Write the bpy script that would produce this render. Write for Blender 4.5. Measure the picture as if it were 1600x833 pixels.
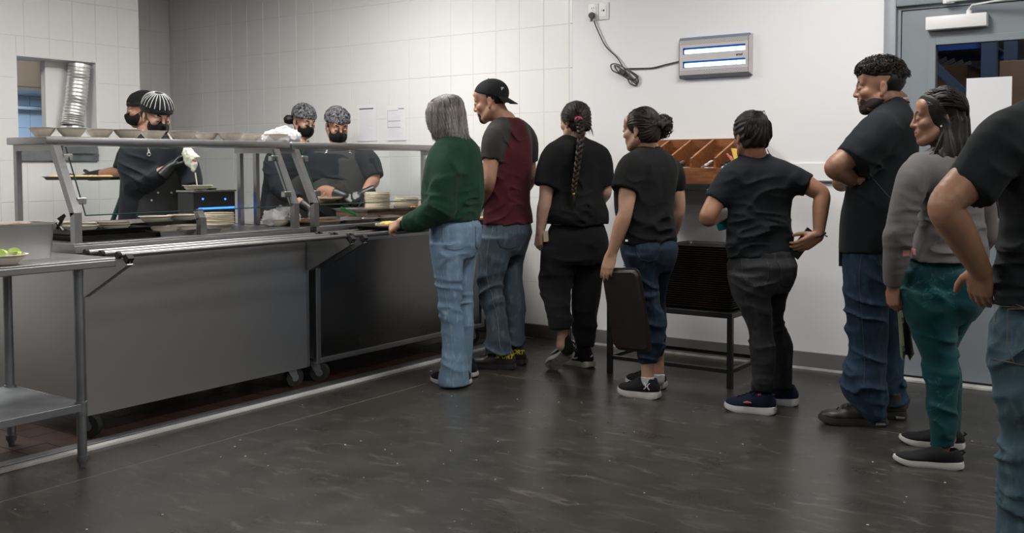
import bpy, bmesh, math, random
import numpy as np
from mathutils import Vector, Matrix
from mathutils.bvhtree import BVHTree

for o in list(bpy.data.objects): bpy.data.objects.remove(o)
scene = bpy.context.scene
COL = scene.collection

# ------------------------------------------------------------------ camera
F = 1555.6; PY = 333.0
YAW, PITCH, ROLL = math.radians(35.3), math.radians(2.7), math.radians(-0.2)
CAM = np.array([0.0, 0.0, 1.25])
fw = np.array([-math.sin(YAW)*math.cos(PITCH), math.cos(YAW)*math.cos(PITCH), -math.sin(PITCH)])
rt = np.array([math.cos(YAW), math.sin(YAW), 0.0]); up = np.cross(rt, fw)
rt, up = math.cos(ROLL)*rt+math.sin(ROLL)*up, -math.sin(ROLL)*rt+math.cos(ROLL)*up
cd = bpy.data.cameras.new('camera'); cam = bpy.data.objects.new('camera', cd); COL.objects.link(cam)
cd.sensor_fit = 'HORIZONTAL'; cd.sensor_width = 36; cd.lens = 36*F/1600
cd.shift_y = -(416.5-PY)/1600
cd.clip_start = 0.05; cd.clip_end = 100
cam.matrix_world = Matrix(((rt[0], up[0], -fw[0], CAM[0]), (rt[1], up[1], -fw[1], CAM[1]),
                           (rt[2], up[2], -fw[2], CAM[2]), (0, 0, 0, 1)))
scene.camera = cam
# measured points of the photograph turned into places in the room
def ray(x, y): return fw+rt*((x-800)/F)-up*((y-PY)/F)
def onz(x, y, z=0.0):
    r = ray(x, y); return CAM+r*((z-CAM[2])/r[2])
def onX(x, y, X):
    r = ray(x, y); return CAM+r*((X-CAM[0])/r[0])
def onY(x, y, Y):
    r = ray(x, y); return CAM+r*((Y-CAM[1])/r[1])
def ond(x, y, d): return CAM+ray(x, y)*d
def depth(p): return float((np.asarray(p, float)-CAM)@fw)

# ------------------------------------------------------------------ world, light, exposure
w = bpy.data.worlds.new('world'); scene.world = w; w.use_nodes = True
w.node_tree.nodes['Background'].inputs[0].default_value = (0.9, 0.95, 1.0, 1)
w.node_tree.nodes['Background'].inputs[1].default_value = 0.05
vs = scene.view_settings
vs.view_transform = 'Standard'; vs.look = 'None'; vs.gamma = 1.0; vs.use_curve_mapping = False
vs.exposure = 0.0
CEIL = 3.05
LAMPS = [(-4.75, 4.35, 54), (-5.5, 2.0, 60), (-1.7, 4.45, 36), (0.9, 4.1, 31), (-2.0, 1.3, 26), (1.2, 0.8, 24), (-4.8, -1.4, 22), (-1.0, -1.9, 22), (3.4, 4.3, 44)]
for lx, ly, pw in LAMPS:
    ld = bpy.data.lights.new('ceiling_lamp_light', 'AREA'); ld.shape = 'RECTANGLE'; ld.size = 0.5; ld.size_y = 1.15
    ld.energy = pw; ld.color = (1.0, 0.975, 0.94)
    lo = bpy.data.objects.new('ceiling_lamp_light', ld); COL.objects.link(lo); lo.location = (lx, ly, CEIL-0.09)
ld = bpy.data.lights.new('kitchen_lamp_light', 'AREA'); ld.shape = 'RECTANGLE'; ld.size = 0.4; ld.size_y = 1.0
ld.energy = 7; ld.color = (1.0, 0.93, 0.84)
lo = bpy.data.objects.new('kitchen_lamp_light', ld); COL.objects.link(lo); lo.location = (-8.0, 4.0, 2.6)

ld = bpy.data.lights.new('hood_lamp_light', 'AREA'); ld.shape = 'RECTANGLE'; ld.size = 0.3; ld.size_y = 1.2
ld.energy = 9; ld.color = (0.55, 0.76, 1.0)
lo = bpy.data.objects.new('hood_lamp_light', ld); COL.objects.link(lo); lo.location = (-8.85, 4.8, 1.915)

# ------------------------------------------------------------------ materials
MATS = {}
def mat(name, col, rough=0.5, metal=0.0, col2=None, nscale=8.0, nstretch=(1, 1, 1), lo=0.35, hi=0.65, detail=4.0,
        bump=0.0, bscale=60.0, bstretch=(1, 1, 1), rough2=None, emit=None, estr=0.0, trans=0.0, ior=1.45, sheen=0.0,
        alpha=1.0, sss=0.0, coat=0.0, spec=0.5, aniso=0.0, wrinkle=0.0, wscale=9.0):
    if name in MATS: return MATS[name]
    m = bpy.data.materials.new(name); m.use_nodes = True; nt = m.node_tree; N = nt.nodes; L = nt.links
    b = N['Principled BSDF']
    b.inputs['Base Color'].default_value = (*col, 1); b.inputs['Roughness'].default_value = rough
    b.inputs['Metallic'].default_value = metal; b.inputs['IOR'].default_value = ior
    b.inputs['Transmission Weight'].default_value = trans; b.inputs['Alpha'].default_value = alpha
    b.inputs['Sheen Weight'].default_value = sheen; b.inputs['Coat Weight'].default_value = coat
    b.inputs['Specular IOR Level'].default_value = spec; b.inputs['Anisotropic'].default_value = aniso
    if sheen: b.inputs['Sheen Roughness'].default_value = 0.5
    if sss:
        b.inputs['Subsurface Weight'].default_value = sss; b.inputs['Subsurface Radius'].default_value = (0.012, 0.005, 0.003)
        b.inputs['Subsurface Scale'].default_value = 1.0
    if emit: b.inputs['Emission Color'].default_value = (*emit, 1); b.inputs['Emission Strength'].default_value = estr
    tc = N.new('ShaderNodeTexCoord')
    def noise(scale, stretch, det=4.0):
        mp = N.new('ShaderNodeMapping'); mp.inputs['Scale'].default_value = stretch
        L.new(tc.outputs['Object'], mp.inputs[0])
        n = N.new('ShaderNodeTexNoise'); n.inputs['Scale'].default_value = scale; n.inputs['Detail'].default_value = det
        L.new(mp.outputs[0], n.inputs['Vector']); return n
    if col2 or rough2 is not None:
        n = noise(nscale, nstretch, detail)
        r = N.new('ShaderNodeMapRange'); r.inputs[1].default_value = lo; r.inputs[2].default_value = hi
        L.new(n.outputs['Fac'], r.inputs[0])
        if col2:
            mx = N.new('ShaderNodeMix'); mx.data_type = 'RGBA'
            mx.inputs['A'].default_value = (*col, 1); mx.inputs['B'].default_value = (*col2, 1)
            L.new(r.outputs[0], mx.inputs['Factor']); L.new(mx.outputs['Result'], b.inputs['Base Color'])
        if rough2 is not None:
            mr = N.new('ShaderNodeMapRange'); mr.inputs[3].default_value = rough; mr.inputs[4].default_value = rough2
            L.new(r.outputs[0], mr.inputs[0]); L.new(mr.outputs[0], b.inputs['Roughness'])
    if bump:
        n = noise(bscale, bstretch, 3.0)
        bp = N.new('ShaderNodeBump'); bp.inputs['Strength'].default_value = bump; bp.inputs['Distance'].default_value = 0.004
        L.new(n.outputs['Fac'], bp.inputs['Height']); L.new(bp.outputs[0], b.inputs['Normal'])
        if wrinkle:
            n2 = noise(wscale, (1, 1, 1), 4.0); n2.inputs['Distortion'].default_value = 1.6; sb = N.new('ShaderNodeMath'); sb.operation = 'SUBTRACT'; sb.inputs[1].default_value = 0.5; L.new(n2.outputs['Fac'], sb.inputs[0])
            ab = N.new('ShaderNodeMath'); ab.operation = 'ABSOLUTE'; L.new(sb.outputs[0], ab.inputs[0])
            b2 = N.new('ShaderNodeBump'); b2.inputs['Strength'].default_value = wrinkle; b2.inputs['Distance'].default_value = 0.05; L.new(ab.outputs[0], b2.inputs['Height']); L.new(b2.outputs[0], bp.inputs['Normal'])
    MATS[name] = m; return m

M_tile = mat('glazed_white_tile', (0.80, 0.80, 0.79), 0.24, bump=0.04, bscale=5)
M_grout = mat('grey_grout', (0.68, 0.67, 0.65), 0.9)
M_paint = mat('white_wall_paint', (0.80, 0.80, 0.81), 0.55, bump=0.05, bscale=130)
M_base = mat('grey_vinyl_base', (0.165, 0.162, 0.158), 0.5, col2=(0.2, 0.195, 0.19), nscale=3)
M_white = mat('white_plastic', (0.82, 0.82, 0.82), 0.4)
M_lightstrip = mat('pale_metal_strip', (0.68, 0.68, 0.66), 0.5, col2=(0.5, 0.49, 0.47), nscale=2.5, nstretch=(6, 1, 6), bump=0.05)
M_conc = mat('polished_dark_concrete', (0.030, 0.0275, 0.024), 0.26, col2=(0.050, 0.0455, 0.040), nscale=4.5, lo=0.25, hi=0.85, detail=15,
             bump=0.03, bscale=70, rough2=0.34)
def scuffs(m, c3):
    nt = m.node_tree; N = nt.nodes; L = nt.links; b = N['Principled BSDF']; old = b.inputs['Base Color'].links[0].from_socket
    tc = [q for q in N if q.type == 'TEX_COORD'][0]; mp = N.new('ShaderNodeMapping'); mp.inputs['Rotation'].default_value = (0, 0, 0.9); mp.inputs['Scale'].default_value = (1, 3.5, 1); L.new(tc.outputs['Object'], mp.inputs[0])
    n = N.new('ShaderNodeTexNoise'); n.inputs['Scale'].default_value = 5; n.inputs['Detail'].default_value = 15; n.inputs['Roughness'].default_value = 0.72; n.inputs['Distortion'].default_value = 1.5; L.new(mp.outputs[0], n.inputs['Vector'])
    r = N.new('ShaderNodeMapRange'); r.inputs[1].default_value = 0.54; r.inputs[2].default_value = 0.74; L.new(n.outputs['Fac'], r.inputs[0])
    mx = N.new('ShaderNodeMix'); mx.data_type = 'RGBA'; L.new(r.outputs[0], mx.inputs['Factor']); L.new(old, mx.inputs['A']); mx.inputs['B'].default_value = (*c3, 1); L.new(mx.outputs['Result'], b.inputs['Base Color'])
scuffs(M_conc, (0.12, 0.11, 0.098))
M_quarry = mat('red_brown_quarry_tile', (0.042, 0.018, 0.012), 0.5, col2=(0.026, 0.012, 0.009), nscale=5)
M_quarryg = mat('dark_quarry_grout', (0.03, 0.024, 0.02), 0.9)
M_steel = mat('brushed_stainless', (0.36, 0.36, 0.365), 0.33, 1.0, rough2=0.42, nscale=6, nstretch=(1, 1, 14), bump=0.012, bscale=30, bstretch=(30, 1, 30))
M_steelv = mat('brushed_stainless_panel', (0.50, 0.50, 0.51), 0.38, 1.0, col2=(0.43, 0.43, 0.43), rough2=0.44, nscale=1.2, nstretch=(1, 1, .5), detail=2, bump=0.004, bscale=40, bstretch=(1, 8, 1))
M_steelb = mat('bright_steel', (0.52, 0.52, 0.52), 0.30, 1.0)
M_steeld = mat('worn_sheet_pan_metal', (0.36, 0.35, 0.34), 0.38, 1.0, col2=(0.24, 0.22, 0.20), nscale=12)
M_galv = mat('galvanised_steel', (0.33, 0.345, 0.36), 0.46, 1.0, col2=(0.26, 0.275, 0.29), nscale=10)
M_alu = mat('aluminium_foil_duct', (0.85, 0.85, 0.84), 0.42, 1.0)
M_hood = mat('warm_stainless_hood', (0.66, 0.60, 0.52), 0.3, 1.0)
M_blk = mat('black_painted_metal', (0.012, 0.012, 0.013), 0.38)
M_blkp = mat('black_plastic', (0.014, 0.014, 0.015), 0.42)
M_rub = mat('black_rubber', (0.012, 0.012, 0.012), 0.65)
M_wood = mat('varnished_red_brown_wood', (0.27, 0.10, 0.035), 0.33, col2=(0.13, 0.042, 0.014), nscale=9, nstretch=(1, 9, 5), detail=6, coat=0.3)
M_woodl = mat('light_wood_edge', (0.42, 0.20, 0.09), 0.45, col2=(0.3, 0.13, 0.05), nscale=20)
M_tray = mat('brown_plastic_tray', (0.011, 0.0075, 0.0055), 0.42, col2=(0.016, 0.0105, 0.008), nscale=14)
M_fibre = mat('moulded_fibre', (0.68, 0.61, 0.51), 0.7, col2=(0.74, 0.67, 0.57), nscale=20, bump=0.03, bscale=200)
M_plate = mat('cream_fibre_plate', (0.72, 0.64, 0.50), 0.65, col2=(0.78, 0.70, 0.56), nscale=20)
M_bag = mat('thin_white_bag', (0.90, 0.90, 0.92), 0.35, trans=0.12, ior=1.1, bump=0.2, bscale=60)
M_paper = mat('white_paper', (0.78, 0.79, 0.82), 0.7)
M_ink = mat('grey_print', (0.34, 0.35, 0.40), 0.7)
M_inkd = mat('dark_print', (0.03, 0.05, 0.09), 0.6)
M_inkl = mat('pale_print', (0.60, 0.60, 0.66), 0.7)
M_door = mat('grey_door_paint', (0.235, 0.265, 0.29), 0.42, bump=0.02, bscale=40)
M_dframe = mat('grey_door_frame_paint', (0.25, 0.285, 0.315), 0.42)
M_card = mat('brown_cardboard', (0.23, 0.14, 0.09), 0.8, col2=(0.19, 0.115, 0.07), nscale=4)
M_blue = mat('blue_rack_steel', (0.02, 0.06, 0.26), 0.45)
M_bluel = mat('slate_rack_steel', (0.06, 0.09, 0.16), 0.45)
M_dkwall = mat('warehouse_dark', (0.10, 0.085, 0.078), 0.8, col2=(0.06, 0.052, 0.05), nscale=2, nstretch=(1, 1, 6))
M_led = mat('blue_light', (0.02, 0.1, 0.9), 0.4, emit=(0.03, 0.16, 1.0), estr=4)
M_uv = mat('insect_tube_glow', (0.8, 0.9, 1.0), 0.4, emit=(0.62, 0.86, 1.0), estr=2.6)
M_uvback = mat('insect_tube_reflected_glow', (0.01, 0.16, 0.62), 0.4)  # blue tube light is put into the colour of the reflector plate
M_cable = mat('dark_grey_cable', (0.05, 0.05, 0.052), 0.5)
M_plug = mat('grey_plug', (0.10, 0.10, 0.105), 0.5)
M_ceil = mat('ceiling_paint', (0.62, 0.62, 0.61), 0.8)
M_lampd = mat('lamp_diffuser', (0.9, 0.9, 0.9), 0.5, emit=(1, 0.97, 0.93), estr=6)
M_room = mat('far_room_wall_paint', (0.34, 0.34, 0.345), 0.7)
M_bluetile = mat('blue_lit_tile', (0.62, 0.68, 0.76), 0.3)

def glass_mat(name, tint=(1, 1, 1), refl=0.9):
    m = bpy.data.materials.new(name); m.use_nodes = True; N = m.node_tree.nodes; L = m.node_tree.links
    N.remove(N['Principled BSDF']); out = N['Material Output']
    tr = N.new('ShaderNodeBsdfTransparent'); tr.inputs[0].default_value = (*tint, 1)
    gl = N.new('ShaderNodeBsdfGlossy'); gl.inputs['Roughness'].default_value = 0.03; gl.inputs[0].default_value = (refl, refl, refl, 1)
    fr = N.new('ShaderNodeFresnel'); fr.inputs[0].default_value = 1.4; ge = N.new('ShaderNodeNewGeometry'); iv = N.new('ShaderNodeMath'); iv.operation = 'SUBTRACT'; iv.inputs[0].default_value = 1.0; L.new(ge.outputs['Backfacing'], iv.inputs[1])
    mu = N.new('ShaderNodeMath'); mu.operation = 'MULTIPLY'; L.new(fr.outputs[0], mu.inputs[0]); L.new(iv.outputs[0], mu.inputs[1])
    mx = N.new('ShaderNodeMixShader'); L.new(mu.outputs[0], mx.inputs[0]); L.new(tr.outputs[0], mx.inputs[1]); L.new(gl.outputs[0], mx.inputs[2])
    L.new(mx.outputs[0], out.inputs[0]); return m
M_glass = glass_mat('guard_glass', (0.93, 0.95, 0.945))
M_dglass = glass_mat('door_glass', (0.80, 0.82, 0.84))
M_gedge = mat('green_glass_edge', (0.04, 0.10, 0.085), 0.2)

# ------------------------------------------------------------------ helpers
def tag(o, label=None, cat=None, group=None, kind=None):
    if label: o['label'] = label
    if cat: o['category'] = cat
    if group: o['group'] = group
    if kind: o['kind'] = kind
    return o
def empty(name, loc, label=None, cat=None, group=None, kind=None):
    o = bpy.data.objects.new(name, None); COL.objects.link(o); o.location = tuple(float(v) for v in loc); o.empty_display_size = 0.05
    return tag(o, label, cat, group, kind)
def origin_of(o):
    if o.parent is None: return o.location.copy()
    return origin_of(o.parent)+o.matrix_parent_inverse.translation+o.location
def link(name, me, m, parent=None, smooth=False):
    o = bpy.data.objects.new(name, me); COL.objects.link(o)
    if m is not None and len(me.materials) == 0: me.materials.append(m)
    if smooth and len(me.polygons): me.polygons.foreach_set('use_smooth', [True]*len(me.polygons))
    if parent is not None:
        o.parent = parent; o.matrix_parent_inverse = Matrix.Translation(-origin_of(parent))
    return o
class MB:
    """collects pieces of ONE part in room coordinates"""
    def __init__(self): self.v = []; self.f = []
    def add(self, vs, fs):
        n = len(self.v); self.v += [tuple(float(c) for c in p) for p in vs]; self.f += [tuple(i+n for i in f) for f in fs]; return self
    def box(self, x0, x1, y0, y1, z0, z1, bev=0.0):
        x0, x1 = min(x0, x1), max(x0, x1); y0, y1 = min(y0, y1), max(y0, y1); z0, z1 = min(z0, z1), max(z0, z1)
        if bev <= 0:
            v = [(x, y, z) for z in (z0, z1) for y in (y0, y1) for x in (x0, x1)]
            return self.add(v, [(0, 2, 3, 1), (4, 5, 7, 6), (0, 1, 5, 4), (2, 6, 7, 3), (0, 4, 6, 2), (1, 3, 7, 5)])
        bm = bmesh.new(); bmesh.ops.create_cube(bm, size=1)
        for q in bm.verts: q.co = Vector(((x0+x1)/2+q.co.x*(x1-x0), (y0+y1)/2+q.co.y*(y1-y0), (z0+z1)/2+q.co.z*(z1-z0)))
        bmesh.ops.bevel(bm, geom=bm.edges[:], offset=bev, segments=2, profile=0.5, affect='EDGES')
        return self.frombm(bm)
    def frombm(self, bm):
        bm.verts.index_update(); self.add([q.co for q in bm.verts], [[q.index for q in f.verts] for f in bm.faces]); bm.free(); return self
    def bar(self, a, b, w, h, upv=(0, 0, 1)):
        a = Vector(a); b = Vector(b); d = (b-a).normalized(); u = Vector(upv)
        if abs(d.dot(u)) > 0.98: u = Vector((1, 0, 0))
        s = d.cross(u).normalized(); u = s.cross(d)
        v = [p+s*(sx*w/2)+u*(sz*h/2) for p in (a, b) for sz in (-1, 1) for sx in (-1, 1)]
        return self.add(v, [(0, 1, 3, 2), (4, 6, 7, 5), (0, 4, 5, 1), (2, 3, 7, 6), (0, 2, 6, 4), (1, 5, 7, 3)])
    def tube(self, pts, r, n=10, caps=True):
        P = [Vector(p) for p in pts]; R = r if isinstance(r, (list, tuple)) else [r]*len(P)
        ref = None; rings = []
        for i, p in enumerate(P):
            d = ((P[min(i+1, len(P)-1)]-p).normalized()+(p-P[max(i-1, 0)]).normalized())
            d = d.normalized() if d.length > 1e-9 else Vector((0, 0, 1))
            if ref is None: ref = Vector((0, 0, 1)) if abs(d.z) < 0.9 else Vector((1, 0, 0))
            s = d.cross(ref); s.normalize(); t = s.cross(d); ref = t
            rings.append([p+(s*math.cos(2*math.pi*k/n)+t*math.sin(2*math.pi*k/n))*R[i] for k in range(n)])
        v = [q for rg in rings for q in rg]
        f = [(i*n+k, i*n+(k+1) % n, (i+1)*n+(k+1) % n, (i+1)*n+k) for i in range(len(P)-1) for k in range(n)]
        if caps: f += [tuple(range(n))[::-1], tuple((len(P)-1)*n+k for k in range(n))]
        return self.add(v, f)
    def lathe(self, prof, n=28, c=(0, 0, 0), sx=1.0, sy=1.0, rim=None):
        v = []; f = []
        for i, (r, z) in enumerate(prof):
            for k in range(n):
                a = 2*math.pi*k/n; v.append((c[0]+r*math.cos(a)*sx, c[1]+r*math.sin(a)*sy, c[2]+z))
        for i in range(len(prof)-1):
            for k in range(n): f.append((i*n+k, i*n+(k+1) % n, (i+1)*n+(k+1) % n, (i+1)*n+k))
        f.append(tuple(range(n))[::-1]); f.append(tuple((len(prof)-1)*n+k for k in range(n)))
        return self.add(v, f)
    def prism(self, poly, d):
        """poly: 3-D outline; extruded along vector d"""
        n = len(poly); d = np.asarray(d, float); v = [np.asarray(p, float) for p in poly]; v = v+[p+d for p in v]
        return self.add(v, [tuple(range(n))[::-1], tuple(range(n, 2*n))]+[(i, (i+1) % n, n+(i+1) % n, n+i) for i in range(n)])
    def ball(self, c, r, nu=12, nv=8, s=(1, 1, 1)):
        v = [(c[0], c[1], c[2]-r*s[2])]; f = []
        for j in range(1, nv):
            t = -math.pi/2+math.pi*j/nv
            for k in range(nu): v.append((c[0]+r*s[0]*math.cos(t)*math.cos(2*math.pi*k/nu), c[1]+r*s[1]*math.cos(t)*math.sin(2*math.pi*k/nu), c[2]+r*s[2]*math.sin(t)))
        v.append((c[0], c[1], c[2]+r*s[2])); top = len(v)-1
        for k in range(nu):
            f.append((0, 1+(k+1) % nu, 1+k)); f.append((top, 1+(nv-2)*nu+k, 1+(nv-2)*nu+(k+1) % nu))
            for j in range(nv-2): f.append((1+j*nu+k, 1+j*nu+(k+1) % nu, 1+(j+1)*nu+(k+1) % nu, 1+(j+1)*nu+k))
        return self.add(v, f)
    def mesh(self, name):
        me = bpy.data.meshes.new(name); me.from_pydata(self.v, [], self.f); me.update(); return me
    def build(self, name, m, parent=None, smooth=False, **tags):
        me = self.mesh(name); o = link(name, me, m, parent, False)
        if smooth:
            try: me.shade_smooth(); me.set_sharp_from_angle(angle=math.radians(35))
            except Exception: pass
        tag(o, **tags); return o
def copy_tree(o, parent=None, loc=None, rz=None):
    c = o.copy(); COL.objects.link(c)
    if parent is not None: c.parent = parent
    if loc is not None: c.location = tuple(float(q) for q in loc)
    if rz is not None: c.rotation_euler = (0, 0, rz)
    for ch in o.children: copy_tree(ch, c)
    return c
def text_mesh(txt, size, extrude=0.0005, shear=0.0, bold=0.0):
    cu = bpy.data.curves.new('lettering', 'FONT'); cu.body = txt; cu.size = size; cu.extrude = extrude; cu.shear = shear
    cu.offset = bold; cu.align_x = 'CENTER'; cu.align_y = 'CENTER'; cu.resolution_u = 3
    ob = bpy.data.objects.new('lettering_tmp', cu); COL.objects.link(ob)
    dg = bpy.context.evaluated_depsgraph_get(); me = bpy.data.meshes.new_from_object(ob.evaluated_get(dg))
    bpy.data.objects.remove(ob); bpy.data.curves.remove(cu); me.materials.clear(); return me
def place_text(name, txt, size, c, right, upv, m, parent, **k):
    me = text_mesh(txt, size, **k); r = np.asarray(right, float); u = np.asarray(upv, float); n = np.cross(r, u)
    c = np.asarray(c, float)
    for q in me.vertices:
        p = c+r*q.co.x+u*q.co.y+n*q.co.z; q.co = Vector(tuple(p))
    return link(name, me, m, parent)
# ================================================================== THE SETTING
YB = 6.0          # back wall plane
XA = -7.27        # tiled partition plane on the left
XC = -8.29        # wall of the recess behind it
TW, TH = 0.2135, 0.308
rnd = random.Random(5)
# ---- floor: polished slabs with saw cuts, and the kitchen floor behind the threshold strip
fl = empty('floor', (-1, 2, 0)); tag(fl, kind='structure')
MB().box(-9.9, 6, -5, 6.3, -0.2, -0.012).build('floor_bed', M_dkwall, fl)
XJ = [-4.04, -3.69, 0.05, 3.2, 6.0]; YJ = [-5, -1.6, 1.3, 4.78, 6.25]
for i in range(4):
    for j in range(4):
        g = 0.0032
        MB().box(XJ[i]+g, XJ[i+1]-g, YJ[j]+g, YJ[j+1]-g, -0.012, 0.0).build('concrete_slab', M_conc, fl)
m = MB()
for xj in XJ[1:4]: m.box(xj-0.0032, xj+0.0032, -5, 6.2, -0.012, -0.0006)
for yj_ in YJ[1:4]: m.box(-4.03, 6.0, yj_-0.0032, yj_+0.0032, -0.012, -0.0006)
m.build('joint_filler', mat('pale_joint_filler', (0.16, 0.15, 0.135), 0.7), fl)
qt = MB().box(-0.0735, 0.0735, -0.0735, 0.0735, -0.004, 0.0, 0).mesh('quarry_tile'); qt.materials.append(M_quarry)
MB().box(-9.9, -4.16, -5, 6.3, -0.012, -0.0035).build('quarry_grout_bed', M_quarryg, fl)
for i in range(6):
    for j in range(28):
        o = link('quarry_tile', qt, None, fl)
        o.location = (-4.24-0.15*i, 1.75+0.15*j, rnd.uniform(-0.0006, 0.0006))
        o.rotation_euler = (rnd.uniform(-.004, .004), rnd.uniform(-.004, .004), 0)
m = MB()
for k in range(240):
    cx, cy = rnd.uniform(-3.95, 0.6), rnd.uniform(1.3, 5.7); r_ = rnd.choice([0.0025, 0.003, 0.004, 0.006]); m.bar((cx, cy, 0.0012), (cx+rnd.uniform(-1, 1)*r_*1.6, cy+rnd.uniform(-1, 1)*r_*1.6, 0.0016), r_, 0.002)
cr0 = m.build('floor_crumbs', mat('pale_crumbs', (0.45, 0.43, 0.40), 0.8)); tag(cr0, 'pale crumbs scattered over the dark concrete floor', 'crumbs', kind='stuff')
# threshold strip between the two floors (pale bar, groove, thin grey bar)
t1 = empty('trim_1', (-4.1, 3.9, 0)); tag(t1, kind='structure')
MB().box(-4.075, -4.035, -1.0, YB-0.35, -0.01, 0.012, 0.002).build('pale_bar', M_lightstrip, t1)
MB().box(-4.105, -4.075, -1.0, YB-0.35, -0.01, 0.002).build('groove', M_rub, t1)
MB().box(-4.165, -4.105, -1.0, YB-0.35, -0.01, 0.009, 0.002).build('grey_bar', M_galv, t1)

# ---- tiled walls
def tile_mesh(w, h, name='tile'):
    """tile lying in the XZ plane, facing -Y, front at y=0"""
    b = 0.0016; d = 0.007; x0, x1, z0, z1 = -w/2, w/2, -h/2, h/2
    v = [(x0, d, z0), (x1, d, z0), (x1, d, z1), (x0, d, z1), (x0+.0003, b, z0+.0003), (x1-.0003, b, z0+.0003), (x1-.0003, b, z1-.0003), (x0+.0003, b, z1-.0003),
         (x0+b, 0, z0+b), (x1-b, 0, z0+b), (x1-b, 0, z1-b), (x0+b, 0, z1-b)]
    f = [(8, 9, 10, 11)]
    for a, c in ((0, 4), (4, 8)):
        for k in range(4): f.append((a+k, a+(k+1) % 4, c+(k+1) % 4, c+k))
    me = bpy.data.meshes.new(name); me.from_pydata(v, [], f); me.materials.append(M_tile); return me
TM = tile_mesh(TW-0.003, TH-0.003)
def put_tile(parent, c, rz, me=TM):
    o = link('tile', me, None, parent); o.location = c
    o.rotation_euler = (rnd.gauss(0, .0022), rnd.gauss(0, .0022), rz); return o
ZL = [2.25-0.308*7+0.308*k for k in range(11)]            # joints, first at 0.094
wb = empty('wall_back', (-6, YB, 0)); tag(wb, kind='structure')
MB().box(XC-0.2, -3.735, YB+0.0022, YB+0.25, -0.1, CEIL).build('grout_bed', M_grout, wb)
x = -3.75
while x > XC-0.02:
    for k in range(10):
        xl = max(x-TW, XC); wv = x-xl
        if wv < 0.02: continue
        me = TM if wv > TW-0.001 else tile_mesh(wv-0.003, TH-0.003)
        put_tile(wb, ((x+xl)/2, YB, ZL[k]+TH/2), 0, me)
    x -= TW
tn = tile_mesh(0.028-0.003, TH-0.003)
for k in range(10): put_tile(wb, (-3.735, YB, ZL[k]+TH/2), 0, tn)
MB().box(XC, -3.72, YB-0.012, YB+0.01, 0, 0.094, 0.003).build('cove_base', mat('dark_cove_base', (0.055, 0.045, 0.038), 0.5), wb)
# recess wall on the far left
wc = empty('wall_left', (XC, 5.4, 0)); tag(wc, kind='structure')
MB().box(XC-0.25, XC-0.0022, 4.94, YB+0.2, -0.1, CEIL).build('grout_bed', M_grout, wc)
for j in range(5):
    for k in range(10): put_tile(wc, (XC, 5.99-0.1555*(j+.5)*1.37, ZL[k]-0.016+TH/2), math.pi/2)
sd = MB().box(XC-0.25, XA-0.28, 4.90, 4.94, -0.1, CEIL).build('wall_light_block', M_paint); tag(sd, kind='structure')  # unseen wall, added to keep the next kitchen's lamplight off the back wall
# partition with the service opening (faces +X)
Y0A, Y1A = 1.2, 4.965
OY0, OY1, OZ0, OZ1 = 3.93, 4.575, 1.345, 2.083
wa = empty('wall_partition', (XA, 3, 0)); tag(wa, kind='structure')
def seg_boxes(parent):
    m = MB()
    m.box(XA-0.30, XA-0.0022, -1.0, OY0, -0.1, CEIL); m.box(XA-0.30, XA-0.0022, OY1, Y1A, -0.1, CEIL)
    m.box(XA-0.30, XA-0.0022, OY0, OY1, -0.1, OZ0); m.box(XA-0.30, XA-0.0022, OY0, OY1, OZ1, CEIL)
    m.build('grout_bed', M_grout, parent)
seg_boxes(wa)
yj = [4.924+0.045-0.198*0-TW*0.92*k for k in range(0, 20)]
ye = Y1A; ys = [ye-0.198*1.0*k for k in range(16)]
ys = [Y1A, 4.771, 4.575, 4.380, 4.190, 3.993, 3.787]+[3.787-0.2135*k for k in range(1, 11)]
for a, b in zip(ys[1:], ys[:-1]):
    for k in range(10):
        z0 = ZL[k]-0.024; z1 = z0+TH; rects = [(a, b, z0, z1)]
        if b > OY0 and a < OY1 and z1 > OZ0 and z0 < OZ1:
            rects = []
            if a < OY0: rects.append((a, OY0, z0, z1))
            if b > OY1: rects.append((OY1, b, z0, z1))
            aa, bb = max(a, OY0), min(b, OY1)
            if z1 > OZ1: rects.append((aa, bb, OZ1, z1))
            if z0 < OZ0: rects.append((aa, bb, z0, OZ0))
        for (p, q, r, s) in rects:
            if q-p > .015 and s-r > .015:
                put_tile(wa, (XA, (p+q)/2, (r+s)/2), math.pi/2, tile_mesh(q-p-.003, s-r-.003))
# reveal, back of the recess, view into the next kitchen
MB().box(XA-0.30, XA-0.002, OY1-0.004, OY1+0.02, OZ0, OZ1).box(XA-0.3, XA-0.002, OY0-0.02, OY0+0.004, OZ0, OZ1).box(XA-0.3, XA-0.002, OY0, OY1, OZ1-0.004, OZ1+.02).build('reveal', M_paint, wa)
MB().box(XA-0.21, XA-0.15, 4.235, OY1, OZ0, OZ1).build('recess_back', M_tile, wa)
MB().box(XA-0.30, XA+0.012, OY0, OY1, OZ0-0.005, OZ0+0.012).build('steel_sill', M_steel, wa)
nk = empty('wall_next_kitchen', (-9.4, 3.5, 0)); tag(nk, kind='structure')
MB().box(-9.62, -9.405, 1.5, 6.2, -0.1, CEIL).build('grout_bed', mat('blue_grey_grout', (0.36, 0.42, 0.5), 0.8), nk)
bt = tile_mesh(0.2105, 0.305); bt.materials[0] = M_bluetile
for j in range(12):
    for k in range(2, 8):
        o = link('tile', bt, None, nk); o.location = (-9.4, 5.95-0.2135*j, ZL[k]+TH/2); o.rotation_euler = (0, 0, math.pi/2)
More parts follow.
